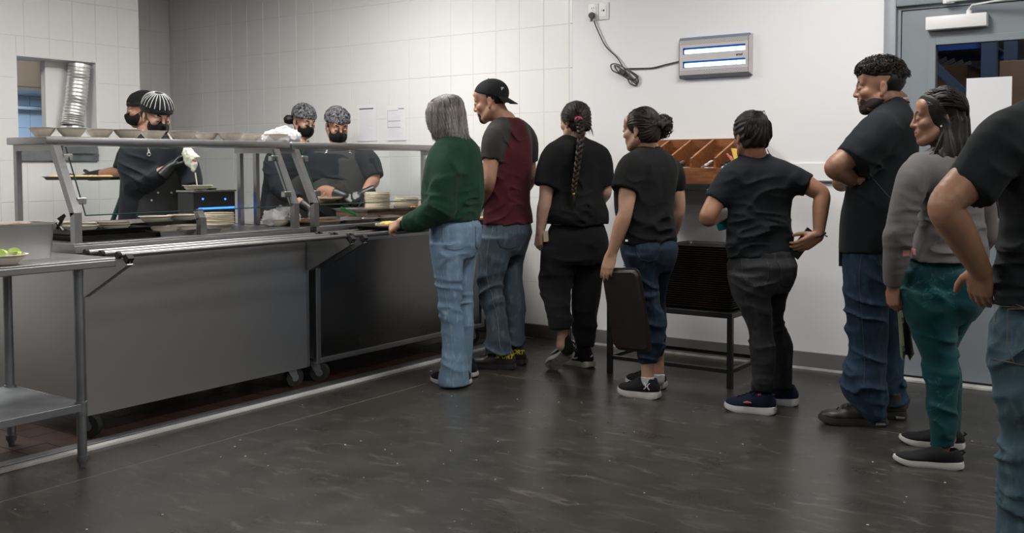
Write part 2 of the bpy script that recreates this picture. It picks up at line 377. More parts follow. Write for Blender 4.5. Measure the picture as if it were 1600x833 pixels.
# ---- painted back wall and door wall
DX0, DX1, DZ = -1.505, -0.50, 2.135       # door leaf opening
wp = MB().box(-3.72, -3.262, YB-0.004, YB+0.25, -0.1, CEIL, 0).build('wall_pilaster', M_paint); tag(wp, kind='structure')
wr = empty('wall_right', (-2.4, YB, 0)); tag(wr, kind='structure')
MB().box(-3.262, DX0-0.085, YB-0.012, YB+0.25, -0.1, CEIL).box(DX0-0.085, DX1+0.085, YB-0.012, YB+0.25, DZ+0.085, CEIL).box(DX1+0.085, 6.2, YB-0.012, YB+0.25, -0.1, CEIL).build('plaster', M_paint, wr)
b1 = empty('baseboard_right', (-2.4, YB-0.02, 0)); tag(b1, kind='structure')
MB().box(-3.72, DX0-0.085, YB-0.022, YB-0.004, 0.014, 0.108, 0.003).box(DX1+0.085, 6.0, YB-0.022, YB-0.004, 0.014, 0.108, 0.003).build('vinyl_strip', M_base, b1)
MB().box(-3.72, DX0-0.085, YB-0.026, YB-0.004, 0.0, 0.014).box(DX1+0.085, 6.0, YB-0.026, YB-0.004, 0.0, 0.014).build('pale_sealant_line', M_lightstrip, b1)
# ---- the rest of the room (behind and beside the viewer)
wx = MB().box(6.0, 6.2, -5, 6.2, -0.1, CEIL).build('wall_far_right', M_room); tag(wx, kind='structure')
wf = MB().box(-9.9, 6.2, -5.2, -5.0, -0.1, CEIL).build('wall_front', M_room); tag(wf, kind='structure')
wl = MB().box(XA-0.3, XA, -5.0, -1.0, -0.1, CEIL).build('wall_left_front', M_paint); tag(wl, kind='structure')
ce = MB().box(-9.9, 6.2, -5.2, 6.3, CEIL, CEIL+0.15).build('ceiling', M_ceil); tag(ce, kind='structure')
lt = None
for i, (lx, ly, pw) in enumerate(LAMPS):
    e = empty('ceiling_light', (lx, ly, CEIL-0.085), '' + f'white ceiling light panel {["above the second counter","above the first counter","above the tray table","near the grey door","over the middle of the floor","over the floor right of the viewer","over the left front of the room","behind the viewer","at the far right of the room"][i]}', 'ceiling light', 'ceiling light panels')
    m = MB()
    m.box(lx-0.28, lx+0.28, ly-0.62, ly-0.60, CEIL-0.085, CEIL-0.001).box(lx-0.28, lx+0.28, ly+0.60, ly+0.62, CEIL-0.085, CEIL-0.001)
    m.box(lx-0.28, lx-0.26, ly-0.6, ly+0.6, CEIL-0.085, CEIL-0.001).box(lx+0.26, lx+0.28, ly-0.6, ly+0.6, CEIL-0.085, CEIL-0.001)
    m.build('frame', M_white, e)
    MB().box(lx-0.26, lx+0.26, ly-0.6, ly+0.6, CEIL-0.06, CEIL-0.05).build('diffuser', M_lampd, e)

# ---- door with frame, glass, closer
d1 = empty('door_1', ((DX0+DX1)/2, YB, 0)); tag(d1, kind='structure')
m = MB(); yf = YB-0.03
m.box(DX0-0.088, DX0-0.02, yf, YB+0.20, 0, DZ+0.088, 0.004); m.box(DX1+0.02, DX1+0.088, yf, YB+0.20, 0, DZ+0.088, 0.004)
m.box(DX0-0.02, DX1+0.02, yf, YB+0.20, DZ+0.02, DZ+0.088, 0.004)
m.box(DX0-0.02, DX0, YB+0.002, YB+0.2, 0, DZ+0.02); m.box(DX1, DX1+0.02, YB+0.002, YB+0.2, 0, DZ+0.02); m.box(DX0, DX1, YB+0.002, YB+0.2, DZ, DZ+0.02)
m.build('door_frame', M_dframe, d1, True)
GX0, GX1, GZ0, GZ1 = -1.315, -0.69, 0.95, 1.925
yl = YB+0.012
leaf = MB()
leaf.box(DX0+0.004, GX0, yl, yl+0.045, 0.03, DZ-0.004).box(GX1, DX1-0.004, yl, yl+0.045, 0.03, DZ-0.004).box(GX0, GX1, yl, yl+0.045, GZ1, DZ-0.004).box(GX0, GX1, yl, yl+0.045, 0.03, GZ0)
lf = leaf.build('door_leaf', M_door, d1)
gb = MB(); g = 0.04
gb.box(GX0-g, GX0, yl-0.009, yl, GZ0-g, GZ1+g, .002).box(GX1, GX1+g, yl-0.009, yl, GZ0-g, GZ1+g, .002).box(GX0, GX1, yl-0.009, yl, GZ1, GZ1+g, .002).box(GX0, GX1, yl-0.009, yl, GZ0-g, GZ0, .002)
gb.build('glazing_bead', M_door, lf)
MB().box(GX0, GX1, yl+0.018, yl+0.024, GZ0, GZ1).build('glass_pane', M_dglass, lf)
MB().box(DX0, DX1, YB-0.05, YB+0.06, 0.0, 0.016, 0.003).build('threshold_plate', M_lightstrip, d1)
MB().box(DX0+.004, DX1-.004, yl+0.004, yl+0.04, 0.017, 0.03).build('door_sweep', M_rub, d1)
MB().box(-0.60, -0.53, yl-0.004, yl, 0.95, 1.12, .002).tube([(-0.565, yl, 1.02), (-0.565, yl-0.055, 1.02), (-0.68, yl-0.06, 1.02)], 0.01, 8).build('door_handle', M_steelb, lf, True)
cl = empty('door_closer', (-1.2, YB-0.03, 2.0), 'white door closer with folding arms at the top of the grey door', 'door closer')
MB().box(-1.360, -1.045, YB-0.05, YB+0.012, 2.006, 2.079, 0.004).build('closer_body', M_white, cl, True)
m = MB(); m.tube([(-1.14, YB-0.02, 2.079), (-1.14, YB-0.02, 2.10)], 0.014, 10).tube([(-1.145, YB-0.02, 2.10), (-1.12, YB-0.04, 2.125), (-0.72, YB-0.17, 2.14)], 0.006, 8)
m.build('lower_arm', M_white, cl, True)
m = MB(); m.tube([(-1.245, YB-0.045, 2.158), (-0.72, YB-0.17, 2.15)], 0.0075, 8).ball((-1.24, YB-0.045, 2.158), 0.016).tube([(-0.72, YB-0.17, 2.128), (-0.72, YB-0.17, 2.165)], 0.012, 10)
m.build('upper_arm', M_white, cl, True)
MB().box(-1.27, -1.21, YB-0.05, YB-0.03, 2.145, 2.17, 0.002).build('shoe_plate', M_white, cl)
# papers on the door glass
def paper(name, x0, x1, y, z0, z1, label, parent=None):
    e = empty(name, ((x0+x1)/2, y, z0), label, 'paper')
    me = MB().box(x0, x1, y-0.0015, y, z0, z1).build('sheet', M_paper, e); return e
paper('paper_sheet', -1.155, -0.925, yl+0.0165, 1.36, 1.730, 'plain white paper sheet taped to the door glass, larger one')
paper('paper_sheet', -0.86, -0.70, yl+0.0165, 1.62, 1.86, 'white paper sheet at the right edge of the door glass')
# what shows through the door glass: a warehouse with racks
wh = MB().box(-4.5, 2.5, 10.6, 10.8, -0.1, 4.2).box(-4.7, -4.5, 6.3, 10.8, -0.1, 4.2).box(2.5, 2.7, 6.3, 10.8, -0.1, 4.2).box(-4.7, 2.7, 6.25, 10.8, 4.2, 4.3).build('wall_warehouse', M_dkwall); tag(wh, kind='structure')
wfl = MB().box(-4.7, 2.7, 6.26, 10.8, -0.2, 0.0).build('floor_warehouse', M_conc); tag(wfl, kind='structure')
pa = lambda x, y, Y: onY(x, y, Y)
rk = empty('storage_rack', pa(1540, 300, 8.0)*np.array([1, 1, 0]), 'blue steel storage rack seen through the door glass', 'rack')
a_up = pa(1546, 120, 7.98)[0]
for yy in (8.0, 8.9):
    MB().box(-2.9, a_up-.05, yy-.03, yy+.03, 2.10, 2.15).build('beam', M_blue, rk)
    MB().box(-2.9, -0.15, yy-.03, yy+.03, 1.05, 1.14).build('beam', M_blue, rk)
a = pa(1546, 120, 7.98)
for yy in (7.97, 8.9):
    MB().box(a[0]-.05, a[0]+.05, yy-.04, yy+.04, 0, 3.2).build('upright', M_bluel, rk)
    MB().box(-2.95, -2.85, yy-.04, yy+.04, 0, 3.2).build('upright', M_bluel, rk)
MB().box(-2.9, -0.15, 8.0, 8.9, 1.14, 1.16).build('deck', M_steeld, rk); MB().box(-2.9, a_up-.05, 8.04, 8.86, 2.15, 2.17).build('deck', M_steeld, rk)
MB().bar(tuple(pa(1458, 100, 7.93)), tuple(pa(1510, 150, 7.93)), 0.03, 0.06).build('brace', M_bluel, rk)
def cbox(x0, x1, y0, y1, z0, z1, label):
    e = empty('cardboard_box', ((x0+x1)/2, (y0+y1)/2, z0), label, 'box')
    MB().box(x0, x1, y0, y1, z0, z1, .006).build('carton', M_card, e)
    MB().box((x0+x1)/2-.03, (x0+x1)/2+.03, y0-.001, y1, z1-.06, z1+.0015).build('tape', mat('pack_tape', (0.36, 0.27, 0.18), 0.3), e)
a = pa(1456, 104, 8.15); b = pa(1513, 104, 8.15)
cbox(a[0]-.35, b[0], 8.12, 8.7, 1.165, a[2], 'brown cardboard box on the rack behind the door glass')
a = pa(1566, 64, 8.3); cbox(a[0], a[0]+.62, 8.2, 8.8, 1.165, 2.02, 'tall brown cardboard box right of the blue upright behind the door glass')
mm = empty('bundle', pa(1468, 100, 8.4), 'pale plastic bundle lying on a box behind the door glass', 'bundle')
a = pa(1470, 95, 8.4)
mb = MB()
for q in range(5): mb.bar((a[0]-.12+q*.06, 8.4, a[2]-.02-q*.012), (a[0]-.02+q*.06, 8.42, a[2]+.03-q*.014), .05, .03)
mb.build('plastic_wrap', M_white, mm); MB().bar((a[0]-.14, 8.4, a[2]+.015), (a[0]+.2, 8.42, a[2]-.03), .01, .012).build('red_strap', mat('red_strap', (.5, .05, .05), .5), mm)
ld = bpy.data.lights.new('warehouse_lamp_light', 'AREA'); ld.size = 1.0; ld.energy = 60
lo = bpy.data.objects.new('warehouse_lamp_light', ld); COL.objects.link(lo); lo.location = (-0.6, 7.0, 4.0)
# ================================================================== SERVING LINE
XF, XBK = -4.22, -5.02        # front and back of the counters
ZT = 0.905
def caster(parent, x, y, ang):
    e = empty('caster', (x, y, 0)); e.parent = parent; e.matrix_parent_inverse = Matrix.Translation(-origin_of(parent))
    c, s = math.cos(ang), math.sin(ang)
    R = lambda p: (x+p[0]*c-p[1]*s, y+p[0]*s+p[1]*c, p[2])
    def ring(r, w, n=22): return [R((r*math.cos(2*math.pi*k/n)+0.03, w, 0.055+r*math.sin(2*math.pi*k/n))) for k in range(n)]
    def disc(r, w0, w1, n=22):
        m = MB(); a = ring(r, w0); b = ring(r, w1); m.add(a+b, [tuple(range(n))[::-1], tuple(range(n, 2*n))]+[(k, (k+1) % n, n+(k+1) % n, n+k) for k in range(n)]); return m
    disc(0.0545, -0.019, 0.019).build('wheel', M_rub, e, True); disc(0.022, -0.021, 0.021).build('hub', M_galv, e, True)
    m = MB()
    for w_ in (-0.024, 0.024):
        m.prism([R((0.014, w_, 0.045)), R((0.046, w_, 0.045)), R((0.034, w_, 0.118)), R((-0.03, w_, 0.118))], np.array(R((0, .003, 0)))-np.array(R((0, 0, 0))))
    m.box(x-0.04, x+0.04, y-0.04, y+0.04, 0.113, 0.119)
    m.build('fork', M_galv, e); return e
def make_counter(y0, y1, label, rail_y, brackets, inset):
    e = empty('serving_counter', (-4.6, (y0+y1)/2, 0), label, 'counter', 'steel serving counters')
    # the cabinet: separate sheet panels
    if inset:
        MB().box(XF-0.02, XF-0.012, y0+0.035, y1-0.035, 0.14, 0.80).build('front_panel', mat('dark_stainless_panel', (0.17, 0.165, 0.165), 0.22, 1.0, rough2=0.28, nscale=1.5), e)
        m = MB(); m.box(XF-0.03, XF, y0, y0+0.035, 0.11, 0.86, .003).box(XF-0.03, XF, y1-0.035, y1, 0.11, 0.86, .003).box(XF-0.03, XF, y0+.035, y1-.035, 0.11, 0.14, .003).box(XF-0.03, XF, y0+.035, y1-.035, 0.80, 0.86, .003)
        m.build('front_frame', M_steel, e)
    else:
        MB().box(XF-0.02, XF, y0+0.05, y1-0.03, 0.105, 0.84, .002).build('front_panel', M_steelv, e)
        MB().box(XF-0.03, XF-0.004, y1-0.028, y1, 0.105, 0.86, .003).build('corner_post', M_steel, e)
    MB().box(XBK+0.03, XF-0.03, y0+0.03, y0+0.045, 0.13, 0.86).build('end_panel', M_steelv, e)
    MB().box(XBK+0.03, XF-0.03, y1-0.02, y1-0.005, 0.13, 0.86).build('end_panel', M_steelv, e)
    MB().box(XBK, XBK+0.02, y0+0.03, y1-0.005, 0.13, 0.86).build('back_panel', M_steelv, e)
    # deck with a turned-down lip
    m = MB(); m.box(XBK, XF+0.01, y0, y1, ZT-0.012, ZT, .002); m.box(XF-0.006, XF+0.012, y0, y1, ZT-0.046, ZT-0.010, .002)
    m.box(XBK, XF, y0, y0+0.012, ZT-0.046, ZT-0.010, .002).box(XBK, XF, y1-.012, y1, ZT-0.046, ZT-0.010, .002)
    m.build('deck', M_steel, e)
    for yy in ((y0+0.03 if inset else y0+0.06), y1-0.12):
        for xx in (XF-0.05, XBK+0.1): caster(e, xx, yy, rnd.choice([0.5, 2.0, 1.4]))
    # tray slide: three tubes on triangular brackets
    for xx in (-4.14, -4.02, -3.895):
        b = MB().tube([(xx, rail_y[0], 0.868), (xx, rail_y[1], 0.868)], 0.0125, 12).build('rail', mat('dark_rail_steel', (0.30, 0.30, 0.30), 0.36, 1.0), e, True)  # steel base set darker to tone down glare on the rails
        for yy in rail_y: MB().tube([(xx, yy-0.008, 0.868), (xx, yy+0.008, 0.868)], 0.0165, 12).build('end_cap', M_rub, b, True)
    for yy in brackets:
        m = MB(); m.prism([(XF+0.001, yy, 0.665), (XF+0.03, yy, 0.665), (-3.85, yy, 0.83), (-3.85, yy, 0.853), (XF+0.001, yy, 0.853)], (0, 0.004, 0))
        m.bar((XF+0.03, yy+.002, 0.663), (-3.85, yy+.002, 0.829), 0.028, 0.004)
        b = m.build('rail_bracket', M_steel, e); MB().bar((-3.87, yy+.002, .84), (-3.85, yy+.002, .865), .03, .03).build('bracket_tip', M_rub, b)
    return e
c1 = make_counter(2.52, 3.955, 'long stainless serving counter on casters beside the prep table', (2.535, 3.93), (2.56, 3.93), False)
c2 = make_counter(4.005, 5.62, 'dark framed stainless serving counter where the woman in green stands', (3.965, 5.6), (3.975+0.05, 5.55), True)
# ---- breath guards: overshelf on posts with a sloping pane
def make_guard(y0, y1, ys, yg, label, posts):
    e = empty('breath_guard', (-4.55, (y0+y1)/2, ZT), label, 'breath guard', 'breath guards over the counters')
    MB().box(-4.735, -4.385, y0, y1, 1.360, 1.395, .004).build('overshelf', M_steel, e, True)
    for yy in ys:
        MB().box(-4.725, -4.395, yy-0.014, yy+0.014, 1.330, 1.360).build('cross_tube', M_steel, e)
        a = (-4.39, yy, 1.345); b = (-4.232, yy, 1.035)
        m = MB().bar(a, b, 0.036, 0.036, (1, 0, 0.5)); m.bar((-4.232, yy, 1.045), (-4.232, yy, ZT+.001), 0.036, 0.036); m.build('front_strut', M_steel, e)
        sg = 1 if yy == ys[0] else -1
        for t in (0.15, 0.80):
            q = np.array(a)*(1-t)+np.array(b)*t
            cl_ = MB().box(q[0]-.012, q[0]+.022, yy+sg*.014, yy+sg*.062, q[2]-.016, q[2]+.016, .004).build('glass_clip', M_steelb, e)
    for yy in posts: MB().box(-4.734, -4.706, yy-0.013, yy+0.013, ZT+.001, 1.36).build('back_post', M_steel, e)
    a = np.array((-4.372, 0, 1.345)); b = np.array((-4.222, 0, 1.03)); n = np.array((.9, 0, .43))*0.006
    m = MB(); p = [a+(0, yg[0], 0), a+(0, yg[1], 0), b+(0, yg[1], 0), b+(0, yg[0], 0)]
    gp = m.prism(p, n).build('glass_pane', M_glass, e)
    k = MB(); k.bar(p[3]+n/2, p[2]+n/2, .003, .0075, (1, 0, .5)).bar(p[0]+n/2, p[3]+n/2, .003, .0075, (1, 0, .5)).bar(p[1]+n/2, p[2]+n/2, .003, .0075, (1, 0, .5)); k.build('glass_edge', M_gedge, gp)
    return e
g1 = make_guard(2.50, 3.975, (2.545, 3.862), (2.585, 3.83), 'steel breath guard with a row of fibre bowls on its shelf', (2.545, 3.885))
m = MB().bar((-4.235, 3.232, ZT+.001), (-4.235, 3.232, 0.99), 0.036, 0.036); m.bar((-4.235, 3.232, 0.985), (-4.262, 3.232, 1.03), 0.036, 0.03); m.build('pane_support', M_steel, g1)
g2 = make_guard(3.985, 5.80, (4.012, 5.55), (4.04, 5.5), 'steel breath guard over the dark counter in front of the two cooks', (4.005, 5.55))

# ---- stainless prep table at the left edge
pt = empty('prep_table', (-4.1, 1.7, 0), 'stainless prep table with lower shelf at the left edge', 'table')
m = MB().box(-4.45, -3.79, 0.9, 2.455, 0.855, 0.870, .003); m.box(-3.80, -3.788, .9, 2.455, .832, .862, .004).box(-4.45, -3.79, 2.443, 2.456, .832, .862, .004)
m.build('table_top', M_steel, pt)
m = MB().box(-4.43, -3.83, .95, 2.33, .258, .268); m.box(-3.836, -3.824, .95, 2.33, .238, .270, .002).box(-4.43, -3.83, 2.324, 2.334, .238, .270, .002); m.build('lower_shelf', M_galv, pt)
for lx, ly in ((-3.845, 2.315), (-4.41, 2.315), (-3.845, 0.98), (-4.41, 0.98)):
    lg = MB().tube([(lx, ly, 0.045), (lx, ly, 0.853)], 0.0195, 16).tube([(lx, ly, .80), (lx, ly, .853)], .0215, 16).build('leg', M_galv, pt, True)
    MB().tube([(lx, ly, .222), (lx, ly, .275)], .0245, 16).build('shelf_collar', M_galv, lg, True)
    MB().tube([(lx, ly, .0), (lx, ly, .014), (lx, ly, .03), (lx, ly, .05)], [.013, .015, .023, .023], 14).build('foot', M_plug, lg, True)

# ---- hotel pan with salsa, bowl of limes on the prep table
def pan(name, x0, x1, y0, y1, z0, z1, label, m_in, taper=.02, rim=.018, cat='pan', lumps=0, colr=None, parent=None, fill=.82, group=None):
    e = empty(name, ((x0+x1)/2, (y0+y1)/2, z0), label, cat, group)
    def rr(ex, z, r=.02, n=4):
        a, b, c, d = x0-ex, x1+ex, y0-ex, y1+ex; r = max(.004, r+ex*.6); out = []
        for cx, cy, s in ((b-r, d-r, 0), (a+r, d-r, 1), (a+r, c+r, 2), (b-r, c+r, 3)):
            for k in range(n+1):
                t = math.pi/2*(s+k/n); out.append((cx+r*math.cos(t), cy+r*math.sin(t), z))
        return out
    rings = [rr(-taper, z0), rr(0, z1-.006), rr(rim, z1), rr(rim, z1+.003), rr(0, z1+.002), rr(-taper-.004, z0+.004)]
    n = len(rings[0]); v = [p for r_ in rings for p in r_]
    f = [(i*n+k, i*n+(k+1) % n, (i+1)*n+(k+1) % n, (i+1)*n+k) for i in range(len(rings)-1) for k in range(n)]+[tuple(range(n))[::-1], tuple((len(rings)-1)*n+k for k in range(n))]
    MB().add(v, f).build('pan_body', mat('bright_pan_steel', (.62, .62, .61), .34, 1.0), e, True)
    if m_in:
        t = fill; q = rr(-taper*(1-t)-.004, z0+(z1-z0)*t)
        # uneven food surface
        m = MB(); c = np.mean(np.array(q), axis=0); rg = [q]
        for s in (.75, .5, .25): rg.append([tuple(c+(np.array(p)-c)*s+np.array((0, 0, rnd.uniform(-.2, 1)*.012))) for p in q])
        v = [p for r_ in rg for p in r_]+[tuple(c)]; f = [(i*n+k, i*n+(k+1) % n, (i+1)*n+(k+1) % n, (i+1)*n+k) for i in range(3) for k in range(n)]+[(3*n+k, 3*n+(k+1) % n, 4*n) for k in range(n)]
        m.add(v, f).build('filling', m_in, e, True)
    return e
M_salsa = mat('red_salsa', (.32, .07, .02), .35, col2=(.45, .2, .05), nscale=60)
M_stew = mat('brown_stew', (.16, .06, .025), .4, col2=(.36, .17, .06), nscale=55, bump=.6, bscale=70)
M_lime = mat('lime_flesh', (.55, .68, .18), .4, col2=(.42, .6, .12), nscale=40); M_limes = mat('lime_skin', (.12, .3, .04), .4)
M_rice = mat('yellow_rice', (.75, .52, .12), .6, col2=(.85, .65, .25), nscale=90, bump=.8, bscale=120)
M_fried = mat('golden_baked_food', (.72, .42, .16), .6, col2=(.85, .62, .35), nscale=40, bump=.6, bscale=60)
hp = pan('hotel_pan', -4.16, -3.985, 2.0, 2.305, .8705, 1.02, 'deep steel pan of red salsa on the prep table', M_salsa, .012, .014, fill=.93)
m = MB().bar((-4.02, 2.322, 1.025), (-3.985, 2.335, .985), .012, .006).bar((-4.0, 2.325, 1.03), (-3.98, 2.345, 1.05), .008, .014).bar((-4.01, 2.325, .99), (-3.98, 2.342, 1.05), .006, .012)
m.build('black_clip_handle', M_blkp, hp)
def bowl_mesh(r, h, base=.5, name='bowl', m=M_fibre, sx=1.0, n=30):
    p = [(r*base*.9, 0), (r*base, .002), (r*(base+.32), h*.62), (r*.90, h*.93), (r, h*.95), (r, h), (r*.88, h), (r*(base+.28), h*.62), (r*base*.92, .006), (0.001, .005)]
    me = MB().lathe(p, n, sx=sx).mesh(name); me.materials.append(m); me.shade_smooth(); me.set_sharp_from_angle(angle=math.radians(40)); return me
BM1 = bowl_mesh(.075, .046); BM2 = bowl_mesh(.088, .040, .55); PL = bowl_mesh(.098, .022, .68, 'plate', M_plate); BM3 = bowl_mesh(.082, .036, .55)
def put(name, me, loc, label, cat, group=None, rz=0, tilt=(0, 0)):
    o = link(name, me, None); o.location = tuple(float(q) for q in loc); o.rotation_euler = (tilt[0], tilt[1], rz); return tag(o, label, cat, group)
lb = empty('lime_bowl', (-3.885, 2.03, .8705), 'fibre bowl of lime wedges in front of the salsa pan', 'bowl')
o = link('bowl', BM2, None, lb); o.location = (-3.885, 2.03, .8705)
for k in range(6):
    a = rnd.uniform(0, 6.28); cx, cy = -3.885+.035*math.cos(k*1.05), 2.04+.04*math.sin(k*1.05); z = .888+.012*(k % 3)
    m = MB(); n = 8; d = np.array((math.cos(a), math.sin(a), rnd.uniform(-.2, .4))); d /= np.linalg.norm(d); s = np.cross(d, (0, 0, 1)); u = np.cross(s, d)
    arc = [np.array((cx, cy, z))+d*.026*math.cos(math.pi*(t/n-.5)*1.0)*0.9+u*.026*math.sin(math.pi*(t/n-.5)) for t in range(n+1)]
    arc = [np.array((cx, cy, z))+s*.028*math.sin(math.pi*(t/n-.5))+u*.02*math.cos(math.pi*(t/n-.5)) for t in range(n+1)]
    m.prism(arc, d*.014); w_ = link('lime_wedge', m.mesh('lime_wedge'), M_lime, None); tag(w_, 'pale green lime wedge heaped in the bowl by the salsa pan', 'lime', 'lime wedges in the bowl')

# ---- bowls in a row on the first overshelf
SHELF = 1.3955
lab = ['leftmost fibre bowl in the row on the overshelf', 'second fibre bowl from the left on the overshelf', 'third fibre bowl from the left on the overshelf', 'fourth fibre bowl from the left on the overshelf, beside the striped cap', 'fifth fibre bowl from the left, in front of the black mask',
       'sixth fibre bowl from the left on the overshelf', 'seventh fibre bowl from the left on the overshelf, set further back', 'eighth fibre bowl from the left on the overshelf', 'last fibre bowl on the overshelf, beside the white bag']
for i, (px, w_, X) in enumerate([(66, 42, -4.56), (112, 48, -4.50), (156, 44, -4.55), (200, 47, -4.50), (239, 42, -4.56), (287, 44, -4.50), (322, 40, -4.60), (360, 42, -4.50), (390, 36, -4.62)]):
    p = onX(px, 205, X)
    o = put('fibre_bowl', BM1, (X, p[1], SHELF), lab[i], 'bowl', 'bowls on the overshelf', rz=rnd.uniform(0, 6)); s = w_*depth(p)/F/.15; o.scale = (s, s, 1.0)
def bag_mesh(c, r, h, seed, sy=1.3):
    rg = np.random.RandomState(seed); bm = bmesh.new(); bmesh.ops.create_icosphere(bm, subdivisions=4, radius=1)
    D = rg.normal(size=(26, 3)); D /= np.linalg.norm(D, axis=1)[:, None]
    ph = rg.uniform(.4, 1, 26)
    for q in bm.verts:
        d = np.array(q.co); k = D@d; f = 1+.22*np.max(np.clip(k-.72, 0, 1)*ph*3)-.10*np.max(np.clip(.12-np.abs(k), 0, 1)*5*ph)*.8
        z = d[2]*f; z = max(z, -.45)
        q.co = Vector((c[0]+d[0]*f*r, c[1]+d[1]*f*r*sy, c[2]+(z+.45)/1.5*h))
    return MB().frombm(bm)
def bag(name, c, r, h, seed, label, bowl=None, sy=1.3):
    e = empty(name, c, label, 'bag'); BAGS.append((e, np.array(c, float), r, h, seed, sy))
    return e
BAGS = []
p = onX(438, 225, -4.52); pb = (-4.52, p[1]+.0, SHELF)
put('fibre_bowl', BM1, (-4.50, p[1]-.05, SHELF), 'fibre bowl wrapped in the white bag on the overshelf', 'bowl')
bag('plastic_bag', (-4.52, p[1]+.01, SHELF+.003), .085, .062, 3, 'crumpled white plastic bag on the overshelf', sy=1.35)

# ---- things on the first counter
def sheet_tray(name, x0, x1, y0, y1, z, label, m_, h=.022, cat='tray', group=None, lip=.012):
    e = empty(name, ((x0+x1)/2, (y0+y1)/2, z), label, cat, group)
    def q(ex, zz): return [(x0-ex, y0-ex, zz), (x1+ex, y0-ex, zz), (x1+ex, y1+ex, zz), (x0-ex, y1+ex, zz)]
    rg = [q(-.012, z), q(0, z+h*.85), q(lip, z+h), q(lip, z+h+.002), q(0, z+h), q(-.013, z+.003)]
    v = [p_ for r_ in rg for p_ in r_]; f = [(i*4+k, i*4+(k+1) % 4, i*4+4+(k+1) % 4, i*4+4+k) for i in range(5) for k in range(4)]+[(3, 2, 1, 0), (20, 21, 22, 23)]
    MB().add(v, f).build('tray_body', m_, e); return e
M_blktray = mat('black_baking_tray', (.018, .017, .016), .4)
def ctr(px, py, z): return onz(px, py, z)
sheet_tray('sheet_pan', -4.72, -4.30, 2.60, 3.02, ZT+.0005, 'lower black sheet pan at the left end of the counter', M_blktray, .024)
sheet_tray('sheet_pan', -4.74, -4.32, 2.58, 2.98, ZT+.0295, 'upper black sheet pan holding bowls at the left end of the counter', M_blktray, .022)
for i, (bx_, by_, bz_, lb_) in enumerate([(-4.415, 2.68, 0, 'front left'), (-4.42, 2.86, 0, 'front right'), (-4.60, 2.67, 0, 'back left'), (-4.61, 2.86, 0, 'back right'), (-4.425, 2.855, .011, 'nested upper front right'), (-4.605, 2.665, .011, 'nested upper back left')]):
    put('fibre_bowl', BM3, (bx_, by_, ZT+.0345+bz_), f'{lb_} fibre bowl on the upper black sheet pan', 'bowl', 'bowls on the black sheet pan', rz=i)
sheet_tray('sheet_pan', -4.60, -4.28, 3.02, 3.40, ZT+.0005, 'bright aluminium sheet pan behind the pane support', M_steelb, .024)
sheet_tray('sheet_pan', -4.86, -4.50, 2.98, 3.42, ZT+.040, 'black sheet pan raised behind the aluminium one', M_blktray, .02)
MB().box(-4.84, -4.6, 3.02, 3.4, ZT+.0005, ZT+.0395).build('pan_rack', M_steeld, None, label='low steel riser under the raised black sheet pan', cat='riser')
for k, (px, X, z, t) in enumerate([(243, -4.62, ZT+.046, 'left'), (287, -4.62, ZT+.046, 'right')]):
    p = onX(px, 346, X); put('fibre_bowl', BM2, (X, p[1], z), f'{t} of the two fibre bowls on the raised black sheet pan', 'bowl', 'bowls on the raised pan', rz=k)
for k, (px, X, t) in enumerate([(258, -4.46, 'left'), (293, -4.44, 'middle')]):
    p = onX(px, 358, X); put('fibre_bowl', BM3, (X, min(max(p[1], 3.10), 3.32), ZT+.005), f'{t} fibre bowl in the bright aluminium sheet pan', 'bowl', 'bowls in the aluminium pan', rz=k)
def stack(name, me, c, n, dz, base_label, cat, group, jit=.003):
    for k in range(n):
        pos = 'bottom one' if k == 0 else 'top one' if k == n-1 else 'one of those between'
        put(name, me, (c[0]+rnd.uniform(-jit, jit), c[1]+rnd.uniform(-jit, jit), c[2]+k*dz), f'{base_label}, {pos}', cat, group, rz=rnd.uniform(0, 6))
PLQ = bowl_mesh(.088, .030, .75, 'plate', M_plate)
p = onX(341, 345, -4.70); stack('fibre_plate', PLQ, (-4.70, p[1], ZT+.0005), 6, .0105, 'cream fibre plate in the stack by the blue lit cooker', 'plate', 'plates by the cooker')
# induction cooker with blue lights, standing on the deck at the back
a = onX(303, 340, -4.86); b = onX(368, 340, -4.86); zc = onX(335, 297, -4.86)[2]
ik = empty('induction_cooker', (-4.92, (a[1]+b[1])/2, ZT), 'black electric cooker with blue indicator lights on the counter', 'cooker')
MB().box(-5.01, -4.86, a[1], b[1], ZT+.0005, zc-.012, .004).build('housing', M_blkp, ik)
MB().box(-5.018, -4.852, a[1]-.006, b[1]+.006, zc-.012, zc, .003).build('cooktop', M_steeld, ik)
MB().tube([(-4.93, (a[1]+b[1])/2, zc), (-4.93, (a[1]+b[1])/2, zc+.010)], .055, 20).build('griddle', M_blk, ik)
for px in (317, 352):
    q = onX(px, 311, -4.858); MB().tube([(-4.86, q[1], q[2]), (-4.856, q[1], q[2])], .006, 12).build('indicator_light', M_led, ik)
q = onX(310, 326, -4.86); q2 = onX(366, 326, -4.86); MB().box(-4.861, -4.857, q[1], q2[1], q[2]-.006, q[2]+.004).build('light_bar', M_led, ik)
# bag with a bowl near the middle posts
p = onX(438, 350, -4.50); put('fibre_bowl', BM2, (-4.50, p[1]-.03, ZT+.0005), 'fibre bowl holding a white plastic bag near the middle struts', 'bowl')
bag('plastic_bag', (-4.50, p[1]-.0, ZT+.02), .085, .07, 8, 'crumpled white plastic bag lying in a fibre bowl near the middle struts', sy=1.35)

